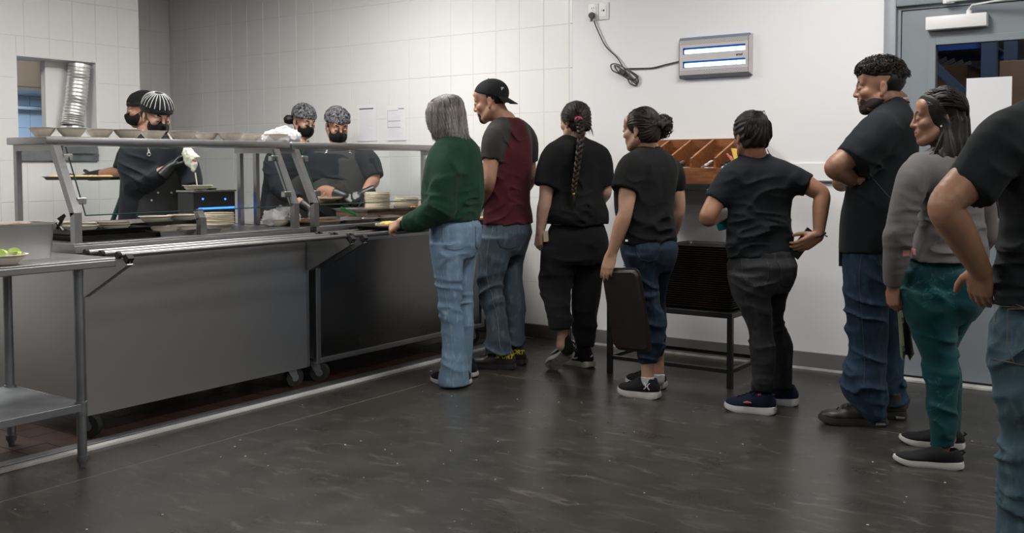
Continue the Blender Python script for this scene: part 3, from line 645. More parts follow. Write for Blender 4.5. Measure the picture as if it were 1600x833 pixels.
# ---- things on the second counter
pan('food_pan', -4.62, -4.30, 4.06, 4.30, ZT+.001, ZT+.02, 'shallow steel pan of brown stew behind the middle struts', M_stew, .01, .014, fill=1.15)
pan('food_pan', -4.62, -4.30, 4.345, 4.60, ZT+.001, ZT+.02, 'empty steel food pan with a green handled spoon', None, .01, .014)
pan('food_pan', -4.62, -4.30, 4.645, 4.90, ZT+.001, ZT+.02, 'steel food pan of dark stew behind the tray with yellow rice', mat('dark_stew', (.08, .035, .018), .4, col2=(.16, .07, .03), nscale=50, bump=.5, bscale=60), .01, .014, fill=1.1)
sp = empty('serving_spoon', (-4.48, 4.45, ZT+.03), 'serving spoon with a bright green handle resting in the food pan', 'spoon')
a = onX(533, 325, -4.52); b = onX(556, 336, -4.40)
MB().tube([tuple(a), tuple((a+b)/2), tuple(b)], [.009, .010, .007], 10).build('handle', mat('green_plastic', (.02, .42, .08), .35), sp, True)
b2 = b+(b-a)*.5; b2[2] = max(b2[2], ZT+.022); MB().tube([tuple(b), tuple(b2)], .004, 8).ball(tuple(b2), .026, s=(1, 1, .35)).build('ladle_bowl', M_steelb, sp, True)
rz = MB().box(-4.98, -4.68, 4.92, 5.50, ZT+.0005, ZT+.036, .004).build('cutting_board', mat('brown_board', (.14, .075, .04), .6), None, label='thick brown board under the sheet pan of plates', cat='board')
sheet_tray('sheet_pan', -4.985, -4.66, 4.90, 5.52, ZT+.037, 'worn sheet pan carrying two stacks of cream plates', M_steeld, .018)
PLR = bowl_mesh(.085, .024, .78, 'plate', M_plate)
a = onX(590, 330, -4.82); stack('fibre_plate', PLR, (-4.82, a[1], ZT+.0425), 10, .0112, 'cream fibre plate in the taller stack on the sheet pan', 'plate', 'taller plate stack')
a = onX(630, 330, -4.80); stack('fibre_plate', PLR, (-4.80, a[1]+.04, ZT+.0425), 6, .0112, 'cream fibre plate in the shorter stack on the sheet pan', 'plate', 'shorter plate stack')
a = onX(636, 331, -4.72)
fd = MB()
for k in range(7): fd.ball((-4.71+rnd.uniform(-.015, .015), 5.42+.012*k, ZT+.055), .013, 8, 6, (1, 1, .6))
fd.build('bread_pieces', M_fried, None, True, label='small golden bread pieces on the sheet pan beside the plates', cat='bread', kind='stuff')
# tray of the woman in green, resting on the slide
def cafeteria_tray(name, c, w_, l_, label, z, ang=0, m_=M_tray, cat='tray', group=None):
    me = tray_mesh(w_, l_); o = put(name, me, (c[0], c[1], z), label, cat, group, rz=ang); return o
def tray_mesh(w_, l_, h=.018, r=.035, m_=M_tray):
    def rr(ex, z, n=5):
        a, b, c, d = -w_/2-ex, w_/2+ex, -l_/2-ex, l_/2+ex; q = max(.004, r+ex); out = []
        for cx, cy, s in ((b-q, d-q, 0), (a+q, d-q, 1), (a+q, c+q, 2), (b-q, c+q, 3)):
            for k in range(n+1): t = math.pi/2*(s+k/n); out.append((cx+q*math.cos(t), cy+q*math.sin(t), z))
        return out
    rg = [rr(-.022, 0), rr(-.012, h*.7), rr(0, h-.003), rr(0, h), rr(-.011, h-.001), rr(-.018, .004)]; n = len(rg[0])
    v = [p_ for r_ in rg for p_ in r_]; f = [(i*n+k, i*n+(k+1) % n, (i+1)*n+(k+1) % n, (i+1)*n+k) for i in range(5) for k in range(n)]+[tuple(range(n))[::-1], tuple(5*n+k for k in range(n))]
    me = MB().add(v, f).mesh('tray'); me.materials.append(m_); me.shade_smooth(); me.set_sharp_from_angle(angle=math.radians(40)); return me
TR = tray_mesh(.34, .45)
p = onz(606, 352, .885)
put('cafeteria_tray', TR, (-4.02, 4.50, .8815), 'dark tray with a plate of yellow rice under the hand of the woman in green', 'tray')
put('fibre_plate', PL, (-4.03, 4.44, .8865), 'fibre plate of yellow rice on the dark tray', 'plate')
m = MB()
for k in range(16): m.ball((-4.03+rnd.gauss(0, .03), 4.44+rnd.gauss(0, .03), .905), .022, 8, 6, (1, 1, .8))
m.build('yellow_rice', M_rice, None, True, label='mound of yellow rice on the plate', cat='rice', kind='stuff')
put('cafeteria_tray', TR, (-4.02, 5.27, .8815), 'dark tray on the slide in front of the man in maroon', 'tray')
put('fibre_plate', PL, (-4.03, 5.27, .8865), 'fibre plate of food on the tray in front of the man in maroon', 'plate')
m = MB()
for k in range(12): m.ball((-4.03+rnd.gauss(0, .03), 5.27+rnd.gauss(0, .03), .903), .02, 8, 6, (1, 1, .8))
m.build('mixed_food', M_fried, None, True, label='food heaped on the plate of the man in maroon', cat='food', kind='stuff')

# ================================================================== DUCT IN THE SERVICE OPENING
du = empty('flexible_duct', (XA-.1, 4.3, 1.35), 'corrugated aluminium duct in the opening of the tiled partition', 'duct')
ctrl = [onX(*q, XA-.05) for q in ((124, 101), (122, 125), (119, 155), (115, 180), (113, 197))]
pts = []; T = np.linspace(0, 4, 85)
for t in T:
    i = min(int(t), 3); u = t-i; pts.append(ctrl[i]*(1-u)+ctrl[i+1]*u)
R0 = 16*depth(ctrl[0])/F
MB().tube([tuple(q) for q in pts], [R0*(1+.028*math.sin(k*1.5)) if k > 6 else R0 for k in range(85)], 24).build('corrugated_tube', M_alu, du, True)
MB().tube([tuple(pts[4]), tuple(pts[5])], R0*1.07, 24).tube([tuple(pts[80]), tuple(pts[82])], R0*1.1, 24).build('clamp_band', M_steelb, du)
b = pts[-1]; zb = onX(112, 214, XA-.05)[2]; zs = OZ0+.014
v = []; n = 24
for k in range(n): a = 2*math.pi*k/n; v.append((b[0]+R0*math.cos(a), b[1]+R0*math.sin(a), b[2]))
for k in range(n):
    a = 2*math.pi*k/n; c, s = math.cos(a), math.sin(a); q = 1/max(abs(c), abs(s)); v.append((b[0]+.10*c*q, b[1]+.14*s*q, zb))
MB().add(v, [(k, (k+1) % n, n+(k+1) % n, n+k) for k in range(n)]).build('transition_cone', M_alu, du)
MB().box(b[0]-.10, b[0]+.10, b[1]-.14, b[1]+.14, zs, zb).build('square_base', M_galv, du)
sk = MB().box(XA+.001, XA+.02, 3.90, OY1-.01, 1.30, 1.40, .002).build('splash_sheet', M_galv, None, label='grey metal sheet below the opening of the tiled partition', cat='metal sheet')
hd = empty('extraction_hood', (-8.9, 4.6, 1.96), 'stainless extraction hood seen through the opening of the partition', 'hood')
MB().box(-9.2, -8.6, 3.8, 5.6, 1.96, 2.6, .01).build('hood_body', M_hood, hd)
MB().box(-9.22, -8.58, 3.8, 5.6, 1.93, 1.96, .004).build('grease_rail', M_steelb, hd)
rl = MB().box(-9.395, -9.27, 3.2, 5.9, 1.80, 1.84, .006).build('wall_shelf_steel', M_steel, None, label='steel wall shelf below the extraction hood beyond the opening', cat='shelf')

# ================================================================== ON THE WALLS
it = empty('insect_trap', (-2.63, YB, 1.82), 'grey insect light trap with two glowing blue tubes on the wall', 'insect trap')
x0, x1, z0, z1 = -2.872, -2.398, 1.835, 2.055; yw = YB-.012; yt = yw-.048
cut = [(1.885, 1.925), (1.975, 2.015)]
cut = [(1.880, 1.922), (1.967, 2.009)]
m = MB(); zz = [z0, cut[0][0], cut[0][1], cut[1][0], cut[1][1], z1]; sx0, sx1 = x0+.026, x1-.022
for a, b in ((zz[0], zz[1]), (zz[2], zz[3]), (zz[4], zz[5])): m.box(x0, x1, yt, yt+.002, a, b)
for a, b in cut: m.box(x0, sx0, yt, yt+.002, a, b).box(sx1, x1, yt, yt+.002, a, b)
M_trapf = mat('silver_trap_face', (.56, .53, .52), .45, .2)
m.build('face_plate', M_trapf, it)
for s, zv, name in ((1, z1, 'top_louvre'), (-1, z0, 'bottom_louvre')):
    MB().prism([(x0, yt, zv), (x1, yt, zv), (x1+.004, yw-.028, zv+s*.022), (x0-.004, yw-.028, zv+s*.022)], (0, .003, 0)).build(name, mat('bluish_perforated_steel', (.30, .35, .42), .4, .6), it)
    # rows of punched holes along the louvre
    h = MB()
    for r_ in range(3):
        for k in range(44):
            xx = x0+.01+k*.0105+(r_ % 2)*.005; zq = zv-s*(.006+.009*r_); h.box(xx, xx+.005, yt-.0004, yt, zq-.0022, zq+.0022)
    h.build('punched_holes', mat('dark_holes', (.08, .08, .09), .7), it, kind='stuff')
MB().prism([(x0, yt, z0), (x0, yt, z1), (x0-.008, yw, z1+.022), (x0-.008, yw, z0-.022)], (.003, 0, 0)).build('side_panel', M_trapf, it)
MB().prism([(x1, yt, z0), (x1, yt, z1), (x1+.010, yw, z1+.022), (x1+.010, yw, z0-.022)], (-.003, 0, 0)).build('side_panel', M_trapf, it)
MB().box(x0, x1, yw-.02, yw-.001, z0-.018, z1+.018).build('back_plate', M_uvback, it)
for a, b in cut:
    zc_ = (a+b)/2-.002
    tb = MB().tube([(sx0+.004, yt+.028, zc_), (sx1-.004, yt+.028, zc_)], .0135, 16).build('glow_tube', M_uv, it, True)
    MB().tube([(sx1-.068, yt+.028, zc_), (sx1-.064, yt+.028, zc_)], .0142, 16).build('tube_ring', mat('pale_blue_ring', (.2, .45, .8), .4), tb)
place_text('lettering', 'arod', .022, (x1-.062, yt-.0012, 1.945), (1, 0, 0), (0, 0, 1), M_inkd, it, shear=.3, bold=.0006)
# two face plates, plug and coiled cable
def faceplate(xa, xb, label, holes):
    e = empty('wall_socket', ((xa+xb)/2, YB-.004, 2.25), label, 'socket'); yp = YB-.004
    MB().box(xa, xb, yp-.009, yp-.0005, 2.252, 2.368, .003).build('face_plate', M_white, e, True)
    MB().box(xa+.018, xb-.018, yp-.0115, yp-.009, 2.272, 2.348, .001).build('insert', M_white, e)
    for (u, v_, a, b) in holes: MB().box(xa+u-a, xa+u+a, yp-.0125, yp-.0114, v_-b, v_+b).build('slot', M_blkp, e)
faceplate(-3.586, -3.507, 'left wall socket plate with the grey plug in it', [(.032, 2.338, .0015, .005), (.046, 2.338, .0015, .005), (.039, 2.325, .0022, .0022)])
faceplate(-3.503, -3.424, 'right wall data plate with a small dark port', [(.042, 2.315, .006, .006), (.028, 2.315, .003, .0025)])
pc = empty('power_cable', (-3.5, YB-.02, 1.95), 'dark grey power cable with a tied coil running to the insect trap', 'cable')
yc = YB-.022
MB().tube([(-3.547, YB-.0165, 2.287), (-3.547, YB-.03, 2.287), (-3.547, YB-.045, 2.284)], [.02, .0225, .019], 16).tube([(-3.547, YB-.036, 2.275), (-3.545, YB-.034, 2.245)], [.011, .007], 10).build('plug', M_plug, pc, True)
def cat_rom(P, n=10):
    P = [np.asarray(p, float) for p in P]; P = [2*P[0]-P[1]]+P+[2*P[-1]-P[-2]]; out = []
    for i in range(1, len(P)-2):
        for k in range(n):
            t = k/n; a, b, c, d = P[i-1], P[i], P[i+1], P[i+2]
            out.append(.5*((2*b)+(-a+c)*t+(2*a-5*b+4*c-d)*t*t+(-a+3*b-3*c+d)*t**3))
    out.append(P[-2]); return out
pix = [(928, 33), (936, 52), (947, 73), (964, 90), (973, 104), (984, 121), (994, 131), (997, 124), (984, 112), (966, 101), (955, 101), (957, 110), (968, 115), (980, 118), (992, 126), (995, 133), (985, 131), (978, 118), (968, 106), (960, 103), (968, 114), (984, 124), (997, 121), (988, 113), (978, 108), (995, 107), (1020, 106), (1040, 101), (1062, 96)]
pts = [onY(px, py, yc-(.006 if 3 < k < 25 else 0)*(k % 3)) for k, (px, py) in enumerate(pix)]
MB().tube([tuple(q) for q in cat_rom(pts, 7)], .0045, 8).build('cable', M_cable, pc, True)
q = onY(973, 113, yc-.014); MB().tube([tuple(q+np.array((-.016, -.002, .014))), tuple(q+np.array((.016, -.002, -.014)))], .016, 10).build('cable_tie', M_cable, pc, True)
# two notices on the tiled wall
def notice(px0, px1, py0, py1, label, kind):
    a = onY(px0, py0, YB); b = onY(px1, py1, YB); x0, x1, z1, z0 = a[0], b[0], a[2], b[2]; y = YB-.0015
    e = empty('paper_notice', ((x0+x1)/2, YB, z0), label, 'notice')
    MB().box(x0, x1, y-.001, y, z0, z1).build('sheet', M_paper, e)
    yy = y-.0014; W_ = x1-x0; H_ = z1-z0; g = MB(); d = MB()
    if kind == 0:
        d.box(x0+.12*W_, x1-.16*W_, yy, yy+.0003, z1-.135*H_, z1-.105*H_)
        for k in range(22):
            zz_ = z1-H_*(.19+.033*k); wv = rnd.uniform(.35, .7)
            g.box(x0+.14*W_, x0+(.14+wv)*W_, yy, yy+.0003, zz_-.004*H_, zz_)
    else:
        d.box(x0+.06*W_, x0+.075*W_, yy, yy+.0003, z1-.66*H_, z1-.16*H_); d.box(x0+.62*W_, x0+.9*W_, yy, yy+.0003, z1-.125*H_, z1-.09*H_); d.box(x0+.06*W_, x0+.6*W_, yy, yy+.0003, z1-.16*H_, z1-.145*H_)
        for zq in (.44, .62): d.box(x0+.07*W_, x0+.72*W_, yy, yy+.0003, z1-(zq+.02)*H_, z1-zq*H_)
        for k in range(22):
            zz_ = z1-H_*(.2+.033*k); wv = rnd.uniform(.4, .8)
            g.box(x0+.1*W_, x0+(.1+wv)*W_, yy, yy+.0003, zz_-.005*H_, zz_)
    g.build('print_lines', M_inkl, e, kind='stuff'); d.build('heading', M_inkd if kind == 0 else M_ink, e)
    MB().box(x0, x1, y-.003, y-.001, z0-.003, z0+.002).build('lower_edge', M_inkl, e)
notice(558, 589, 164, 220, 'white paper notice with a dark blue heading bar on the tiled wall', 0)
notice(604, 635, 165, 219, 'white paper notice with grey print beside the woman in green', 1)
# white plate on the wall behind the queue
MB().box(-2.16, -1.86, YB-.024, YB-.0125, 1.155, 1.262, .002).build('wall_plate', M_white, None, label='flat white plate on the wall between the queue and the crossed arms', cat='plate')
MB().box(-1.95, -1.865, YB-.034, YB-.0125, 1.146, 1.154).build('plate_ledge', M_plug, None, label='thin dark ledge under the white wall plate', cat='ledge')

# ---- wooden cutlery rack with slanted dividers, on a black shelf
cr_ = empty('cutlery_rack', (-2.6, 5.75, 1.137), 'red-brown wooden cutlery rack with slanted dividers against the wall', 'rack')
X0, X1, YF_, YR = -3.12, -2.322, 5.62, YB-.016
zb0, zf, zr = 1.137, 1.232, 1.418
MB().box(X0, X1, YF_, YF_+.016, zb0, zf, .002).build('front_board', M_wood, cr_)
MB().box(X0, X1, YR-.014, YR, zb0, zr, .002).build('back_board', M_wood, cr_)
MB().box(X0, X1, YF_+.016, YR-.014, zb0, zb0+.014).build('bottom_board', M_wood, cr_)
MB().box(X0, X1, YF_-.0015, YF_+.017, zf, zf+.003).build('front_edge', M_woodl, cr_); MB().box(X0, X1, YR-.015, YR, zr, zr+.003).build('back_edge', M_woodl, cr_)
nd = 6
for k in range(nd):
    xx = X0+(X1-X0-.014)*k/(nd-1)
    d = MB().prism([(xx, YF_+.016, zb0+.014), (xx, YR-.014, zb0+.014), (xx, YR-.014, zr-.004), (xx, YF_+.06, zf+.075), (xx, YF_+.016, zf+.062)], (.014, 0, 0)).build('divider', M_wood, cr_)
    MB().prism([(xx, YR-.014, zr-.004), (xx, YF_+.06, zf+.075), (xx, YF_+.06, zf+.078), (xx, YR-.014, zr-.001)], (.014, 0, 0)).build('divider_edge', M_woodl, d)
bs = MB().box(-3.15, -2.30, 5.6, YB-.013, 1.098, 1.1365, .002).build('black_shelf', M_blk, None, label='black wall shelf board carrying the wooden cutlery rack', cat='shelf')
M_foil = mat('silver_wrapper', (.6, .6, .62), .3, .8); M_nap = mat('white_napkin', (.8, .8, .82), .6)
cells = [X0+(X1-X0-.014)*(k+.5)/(nd-1) for k in range(nd-1)]
n_ = 0
for ci, cx in enumerate(cells):
    for k in range(5):
        z = zb0+.03+.014*k; dx = rnd.uniform(-.025, .025); hh = .075+.02*(ci % 2)
        e_ = empty('cutlery_pack', (cx+dx, 5.75, z), f'wrapped cutlery pack in the {["first", "second", "third", "fourth", "fifth", "sixth", "seventh"][ci]} compartment of the wooden rack', 'cutlery', 'wrapped cutlery packs')
        MB().bar((cx+dx, YF_+.03, z+.01), (cx+dx*.5, YR-.05, z+.015), .022, .012).build('napkin_roll', M_nap, e_)
        if ci in (4, 5): pass
        MB().bar((cx+dx+.006, YF_+.06, z+.016+.03), (cx+dx, YF_+.12, z+.026+.03), .014, .006).bar((cx+dx-.006, YF_+.03, z+.03), (cx+dx, YF_+.1, z+.045), .012, .01).build('cutlery_handles', (M_foil, M_nap, M_blkp)[(k+ci) % 3], e_)
for k, (px0, py0, px1, py1, c_) in enumerate([(1136, 240, 1152, 262, 'pink'), (1141, 244, 1156, 262, 'orange'), (1147, 232, 1155, 262, 'yellow')]):
    a = onY(px0, py0, 5.74); b = onY(px1, py1, 5.70)
    colr = dict(pink=(.55, .16, .15), orange=(.6, .28, .12), yellow=(.62, .42, .08))[c_]
    MB().bar(tuple(a), tuple(b), .012 if k < 2 else .04, .006).build('paper_stick', mat(c_+'_stick', colr, .5), None, label=f'{c_} stick poking out of the wooden cutlery rack', cat='stick')

# ---- black table with a tall stack of brown trays
tb = empty('tray_table', (-2.58, 5.5, 0), 'black tube frame table carrying the stacked trays', 'table')
tx0, tx1, ty0, ty1, tz = -2.985, -2.185, 5.20, 5.72, .425
for xx in (tx0, tx1-.03):
    for yy in (ty0, ty1-.03): MB().box(xx, xx+.03, yy, yy+.03, 0, tz-.03, .002).build('leg', M_blk, tb)
m = MB().box(tx0, tx1, ty0, ty0+.03, tz-.03, tz, .002).box(tx0, tx1, ty1-.03, ty1, tz-.03, tz, .002).box(tx0, tx0+.03, ty0+.03, ty1-.03, tz-.03, tz, .002).box(tx1-.03, tx1, ty0+.03, ty1-.03, tz-.03, tz, .002)
m.build('top_frame', M_blk, tb)
MB().box(tx0+.03, tx1-.03, ty0+.03, ty1-.03, tz-.012, tz-.002).build('top_board', M_blk, tb)
for a in ((tx0+.03, tx1-.03, ty0+.004, ty0+.026), (tx0+.03, tx1-.03, ty1-.026, ty1-.004)): MB().box(*a, .085, .107).build('stretcher', M_blk, tb)
for xx in (tx0+.004, tx1-.026): MB().box(xx, xx+.022, ty0+.03, ty1-.03, .085, .107).build('stretcher', M_blk, tb)
TR2 = tray_mesh(.43, .36, .020, .04)
nT = 28
for k in range(nT):
    pos = 'bottom' if k == 0 else 'top' if k == nT-1 else 'middle'
    put('stacked_tray', TR2, (-2.425+rnd.uniform(-.002, .002), 5.42+rnd.uniform(-.002, .002), tz+.0005+k*.0128), f'{pos} brown plastic tray of the stack on the black table', 'tray', 'trays stacked on the black table')
for k in range(24):
    pos = 'bottom' if k == 0 else 'top' if k == 23 else 'middle'
    put('stacked_tray', tray_mesh(.25, .36, .020, .04) if k == 0 else bpy.data.meshes['tray_b'], (-2.785+rnd.uniform(-.002, .002), 5.42, tz+.0005+k*.0128), f'{pos} brown tray of the stack half hidden behind the curly ponytail woman', 'tray', 'trays in the half hidden stack')
    if k == 0: bpy.data.objects[-1] if False else None
    if k == 0:
        for o_ in COL.objects:
            if o_.name.startswith('stacked_tray') and o_.data.name.startswith('tray') and abs(o_.location.x+2.785) < .01: o_.data.name = 'tray_b'
# ================================================================== BODY MODELLING: implicit shapes -> one smooth mesh per part
f32 = np.float32
r0 = np.array([math.cos(YAW), math.sin(YAW), 0.0]); f0 = np.array([-math.sin(YAW), math.cos(YAW), 0.0]); UZ = np.array([0, 0, 1.0])
def nrm(v): v = np.asarray(v, float); return v/max(1e-9, np.linalg.norm(v))
_lat = np.random.RandomState(11).rand(32, 32, 32).astype(f32)
def vnoise(P):
    i = np.floor(P).astype(np.int32); u = (P-i).astype(f32); u = u*u*(3-2*u); i0 = i & 31; i1 = (i+1) & 31
    a = lambda x, y, z: _lat[x[..., 0], y[..., 1], z[..., 2]]
    ux, uy, uz = u[..., 0], u[..., 1], u[..., 2]
    c00 = a(i0, i0, i0)*(1-ux)+a(i1, i0, i0)*ux; c10 = a(i0, i1, i0)*(1-ux)+a(i1, i1, i0)*ux
    c01 = a(i0, i0, i1)*(1-ux)+a(i1, i0, i1)*ux; c11 = a(i0, i1, i1)*(1-ux)+a(i1, i1, i1)*ux
    return (c00*(1-uy)+c10*uy)*(1-uz)+(c01*(1-uy)+c11*uy)*uz
def smin(a, b, k):
    if k <= 0: return np.minimum(a, b)
    h = np.clip(.5+.5*(b-a)/k, 0, 1); return b*(1-h)+a*h-k*h*(1-h)
def smax(a, b, k): return -smin(-a, -b, k)
HEADBVH = {}; BVHC = {}
def bvh_of(o):
    if o.name not in BVHC:
        me = o.data; V = np.empty(len(me.vertices)*3, f32); me.vertices.foreach_get('co', V); Q = np.empty(len(me.loops), np.int32); me.loops.foreach_get('vertex_index', Q)
        BVHC[o.name] = BVHTree.FromPolygons(V.reshape(-1, 3).tolist(), Q.reshape(-1, 4).tolist())
    return BVHC[o.name]
class Prim:
    def __init__(s, fn, lo, hi, k=.02, op='u'): s.fn = fn; s.lo = np.asarray(lo, float); s.hi = np.asarray(hi, float); s.k = k; s.op = op
def ell(c, R, k=.012, op='u', B=None):
    """ellipsoid; B: rows are axes"""
    c = np.asarray(c, float); R = np.asarray(R, float); B = np.eye(3) if B is None else np.asarray(B, float); m = R.max()
    Bf = B.astype(f32); cf = c.astype(f32); Rf = R.astype(f32)
    def fn(P):
        q = (P-cf)@Bf.T; A_ = (q/Rf)**2; B_ = (q/(Rf*Rf))**2; k0 = np.sqrt(A_[..., 0]+A_[..., 1]+A_[..., 2]); k1 = np.sqrt(B_[..., 0]+B_[..., 1]+B_[..., 2]); return k0*(k0-1)/np.maximum(k1, 1e-6)
    return Prim(fn, c-m, c+m, k, op)
def tube(pts, rad, k=.02, op='u', flat_end=False, flat_start=False, dense=4, flat=None):
    """round tube through points; flat=(axis, factor) squashes it"""
    P = np.asarray([np.asarray(p, float) for p in pts]); R = np.asarray(rad if hasattr(rad, '__len__') else [rad]*len(P), float)
    if len(P) > 2 and dense > 1:
        Q = np.array(cat_rom([np.append(p, r) for p, r in zip(P, R)], dense)); P, R = Q[:, :3], np.maximum(Q[:, 3], .002)
    m = R.max(); Pf = P.astype(f32); Rf = R.astype(f32)
    dE = nrm(P[-1]-P[-2]).astype(f32); dS = nrm(P[0]-P[1]).astype(f32)
    def fn(X):
        best = np.full(X.shape[:-1], 1.0, f32); mg = k+.035
        gx, gy, gz = X[:, 0, 0, 0], X[0, :, 0, 1], X[0, 0, :, 2]
        for i in range(len(Pf)-1):
            a = Pf[i]; e = Pf[i+1]; rm = max(Rf[i], Rf[i+1])+mg; lo_ = np.minimum(a, e)-rm; hi_ = np.maximum(a, e)+rm
            S = tuple(slice(int(np.searchsorted(q, lo_[j])), int(np.searchsorted(q, hi_[j]))) for j, q in enumerate((gx, gy, gz)))
            if any(q.stop <= q.start for q in S): continue
            ab = e-a; L2 = float(ab@ab)+1e-12; v = X[S]-a
            t = np.clip((v@ab)/f32(L2), 0, 1); w = v-t[..., None]*ab
            if flat is not None:
                ax = flat[0].astype(f32); w = w+(w@ax)[..., None]*ax*f32(flat[1]-1)
            d = np.sqrt(w[..., 0]**2+w[..., 1]**2+w[..., 2]**2)-(Rf[i]+(Rf[i+1]-Rf[i])*t)
            best[S] = np.minimum(best[S], d)
        if flat_end: best = np.maximum(best, (X-Pf[-1])@dE)
        if flat_start: best = np.maximum(best, (X-Pf[0])@dS)
        return best
    return Prim(fn, P.min(0)-m, P.max(0)+m, k, op)
def zstack(rings, k=.02, n=2.2, grow=0.0, round_top=True, op='u'):
    """stack of level rings: (centre xyz, a, b, lateral unit vector)"""
    R = sorted(rings, key=lambda q: q[0][2]); z = np.array([q[0][2] for q in R])
    tab = np.array([[q[0][0], q[0][1], q[1]+grow, q[2]+grow, q[3][0], q[3][1]] for q in R])
    zz = np.linspace(z[0], z[-1], 160); T = np.stack([np.interp(zz, z, tab[:, j]) for j in range(6)], 1)
    ker = np.hanning(13); ker /= ker.sum(); Tp = np.concatenate([np.repeat(T[:1], 6, 0), T, np.repeat(T[-1:], 6, 0)]); T = np.stack([np.convolve(Tp[:, j], ker, 'valid') for j in range(6)], 1)
    zlo, zhi = z[0], z[-1]; zzf = zz.astype(f32)
    m = max(T[:, 2].max(), T[:, 3].max())
    def fn(X):
        zc = X[..., 2]; g = lambda j: np.interp(zc, zzf, T[:, j]).astype(f32)
        dx = X[..., 0]-g(0); dy = X[..., 1]-g(1); lx, ly = g(4), g(5); l = np.sqrt(lx*lx+ly*ly); lx, ly = lx/l, ly/l
        u = np.abs(dx*lx+dy*ly); v = np.abs(-dx*ly+dy*lx); a, b = g(2), g(3)
        kk = ((u/a)**n+(v/b)**n)**(1/n); r = np.sqrt(u*u+v*v); d = np.where(kk > 1e-3, r*(1-1/np.maximum(kk, 1e-3)), -np.minimum(a, b))
        d = np.maximum(d, zlo-zc); 
        return smax(d, zc-zhi, .02) if round_top else np.maximum(d, zc-zhi)
    lo = np.array([T[:, 0].min()-m, T[:, 1].min()-m, zlo]); hi = np.array([T[:, 0].max()+m, T[:, 1].max()+m, zhi])
    return Prim(fn, lo, hi, k, op)
def surfnet(f, o, h):
    s = f < 0; c = s.astype(np.int8); cnt = sum(c[a:c.shape[0]-1+a, b:c.shape[1]-1+b, d:c.shape[2]-1+d] for a in (0, 1) for b in (0, 1) for d in (0, 1))
    act = (cnt > 0) & (cnt < 8); ijk = np.argwhere(act)
    if len(ijk) == 0: return np.zeros((0, 3)), np.zeros((0, 4), int)
    idx = np.full(act.shape, -1, np.int32); idx[act] = np.arange(len(ijk), dtype=np.int32)
    off = np.array([(a, b, d) for a in (0, 1) for b in (0, 1) for d in (0, 1)]); val = np.stack([f[ijk[:, 0]+q[0], ijk[:, 1]+q[1], ijk[:, 2]+q[2]] for q in off], 1)
    acc = np.zeros((len(ijk), 3)); n = np.zeros(len(ijk))
    for a in range(8):
        for b in range(a+1, 8):
            dd = off[b]-off[a]
            if np.abs(dd).sum() != 1: continue
            m = (val[:, a] < 0) != (val[:, b] < 0); t = val[m, a]/(val[m, a]-val[m, b]); acc[m] += off[a]+t[:, None]*dd; n[m] += 1
    V = o+h*(ijk+acc/n[:, None]); Q = []
    for ax in range(3):
        u, w = (ax+1) % 3, (ax+2) % 3
        sl0 = [slice(1, -1)]*3; sl1 = [slice(1, -1)]*3; sl0[ax] = slice(0, -1); sl1[ax] = slice(1, None)
        A = s[tuple(sl0)]; B = s[tuple(sl1)]; e = np.argwhere(A != B); 
        if len(e) == 0: continue
        ins = A[e[:, 0], e[:, 1], e[:, 2]]; add = np.ones(3, int); add[ax] = 0; e = e+add
        def cell(du, dw):
            q = e.copy(); q[:, u] += du; q[:, w] += dw; return idx[q[:, 0], q[:, 1], q[:, 2]]
        q = np.stack([cell(-1, -1), cell(0, -1), cell(0, 0), cell(-1, 0)], 1); q[~ins] = q[~ins][:, ::-1]; Q.append(q)
    return V, (np.concatenate(Q) if Q else np.zeros((0, 4), int))
def grown(p, g): return Prim(lambda X, q=p.fn: q(X)-f32(g), p.lo-g, p.hi+g, p.k, p.op) if p.op == 'u' else p
def group_prim(ps, k=.01, op='i'):
    lo = np.min([p.lo for p in ps], 0)-.01; hi = np.max([p.hi for p in ps], 0)+.01
    def fn(X):
        b = ps[0].fn(X)
        for p in ps[1:]: b = smin(b, p.fn(X), .01)
        return b
    return Prim(fn, lo, hi, k, op)
def half(pt, n, size=.6, k=.004, op='s'):
    """cuts away the side the normal points to"""
    pt = np.asarray(pt, float); n = nrm(n); return Prim(lambda X, q=pt.astype(f32), m=n.astype(f32): -((X-q)@m), pt-size, pt+size, k, op)
def field(prims, lo, hi, h, disp=None, band=.04):
    n = np.ceil((hi-lo)/h).astype(int)+1; ax = [(lo[i]+h*np.arange(n[i])).astype(f32) for i in range(3)]
    f = np.full(tuple(n), 1e2, f32)
    for p in prims:
        m = p.k+.02+2*h; a = np.maximum(0, np.floor((p.lo-m-lo)/h).astype(int)); b = np.minimum(n, np.ceil((p.hi+m-lo)/h).astype(int)+1)
        if np.any(b <= a): continue
        X = np.stack(np.meshgrid(ax[0][a[0]:b[0]], ax[1][a[1]:b[1]], ax[2][a[2]:b[2]], indexing='ij'), -1); d = p.fn(X).astype(f32)
        S = (slice(a[0], b[0]), slice(a[1], b[1]), slice(a[2], b[2]))
        if p.op == 'i':
            G = np.full(f.shape, .05, f32); G[S] = d; f = smax(f, G, p.k); continue
        f[S] = smin(f[S], d, p.k) if p.op == 'u' else smax(f[S], -d, p.k)
    if disp is not None:
        m = np.abs(f) < band; I = np.argwhere(m); X = (lo+h*I).astype(f32); f[m] += disp(X).astype(f32)
    return f
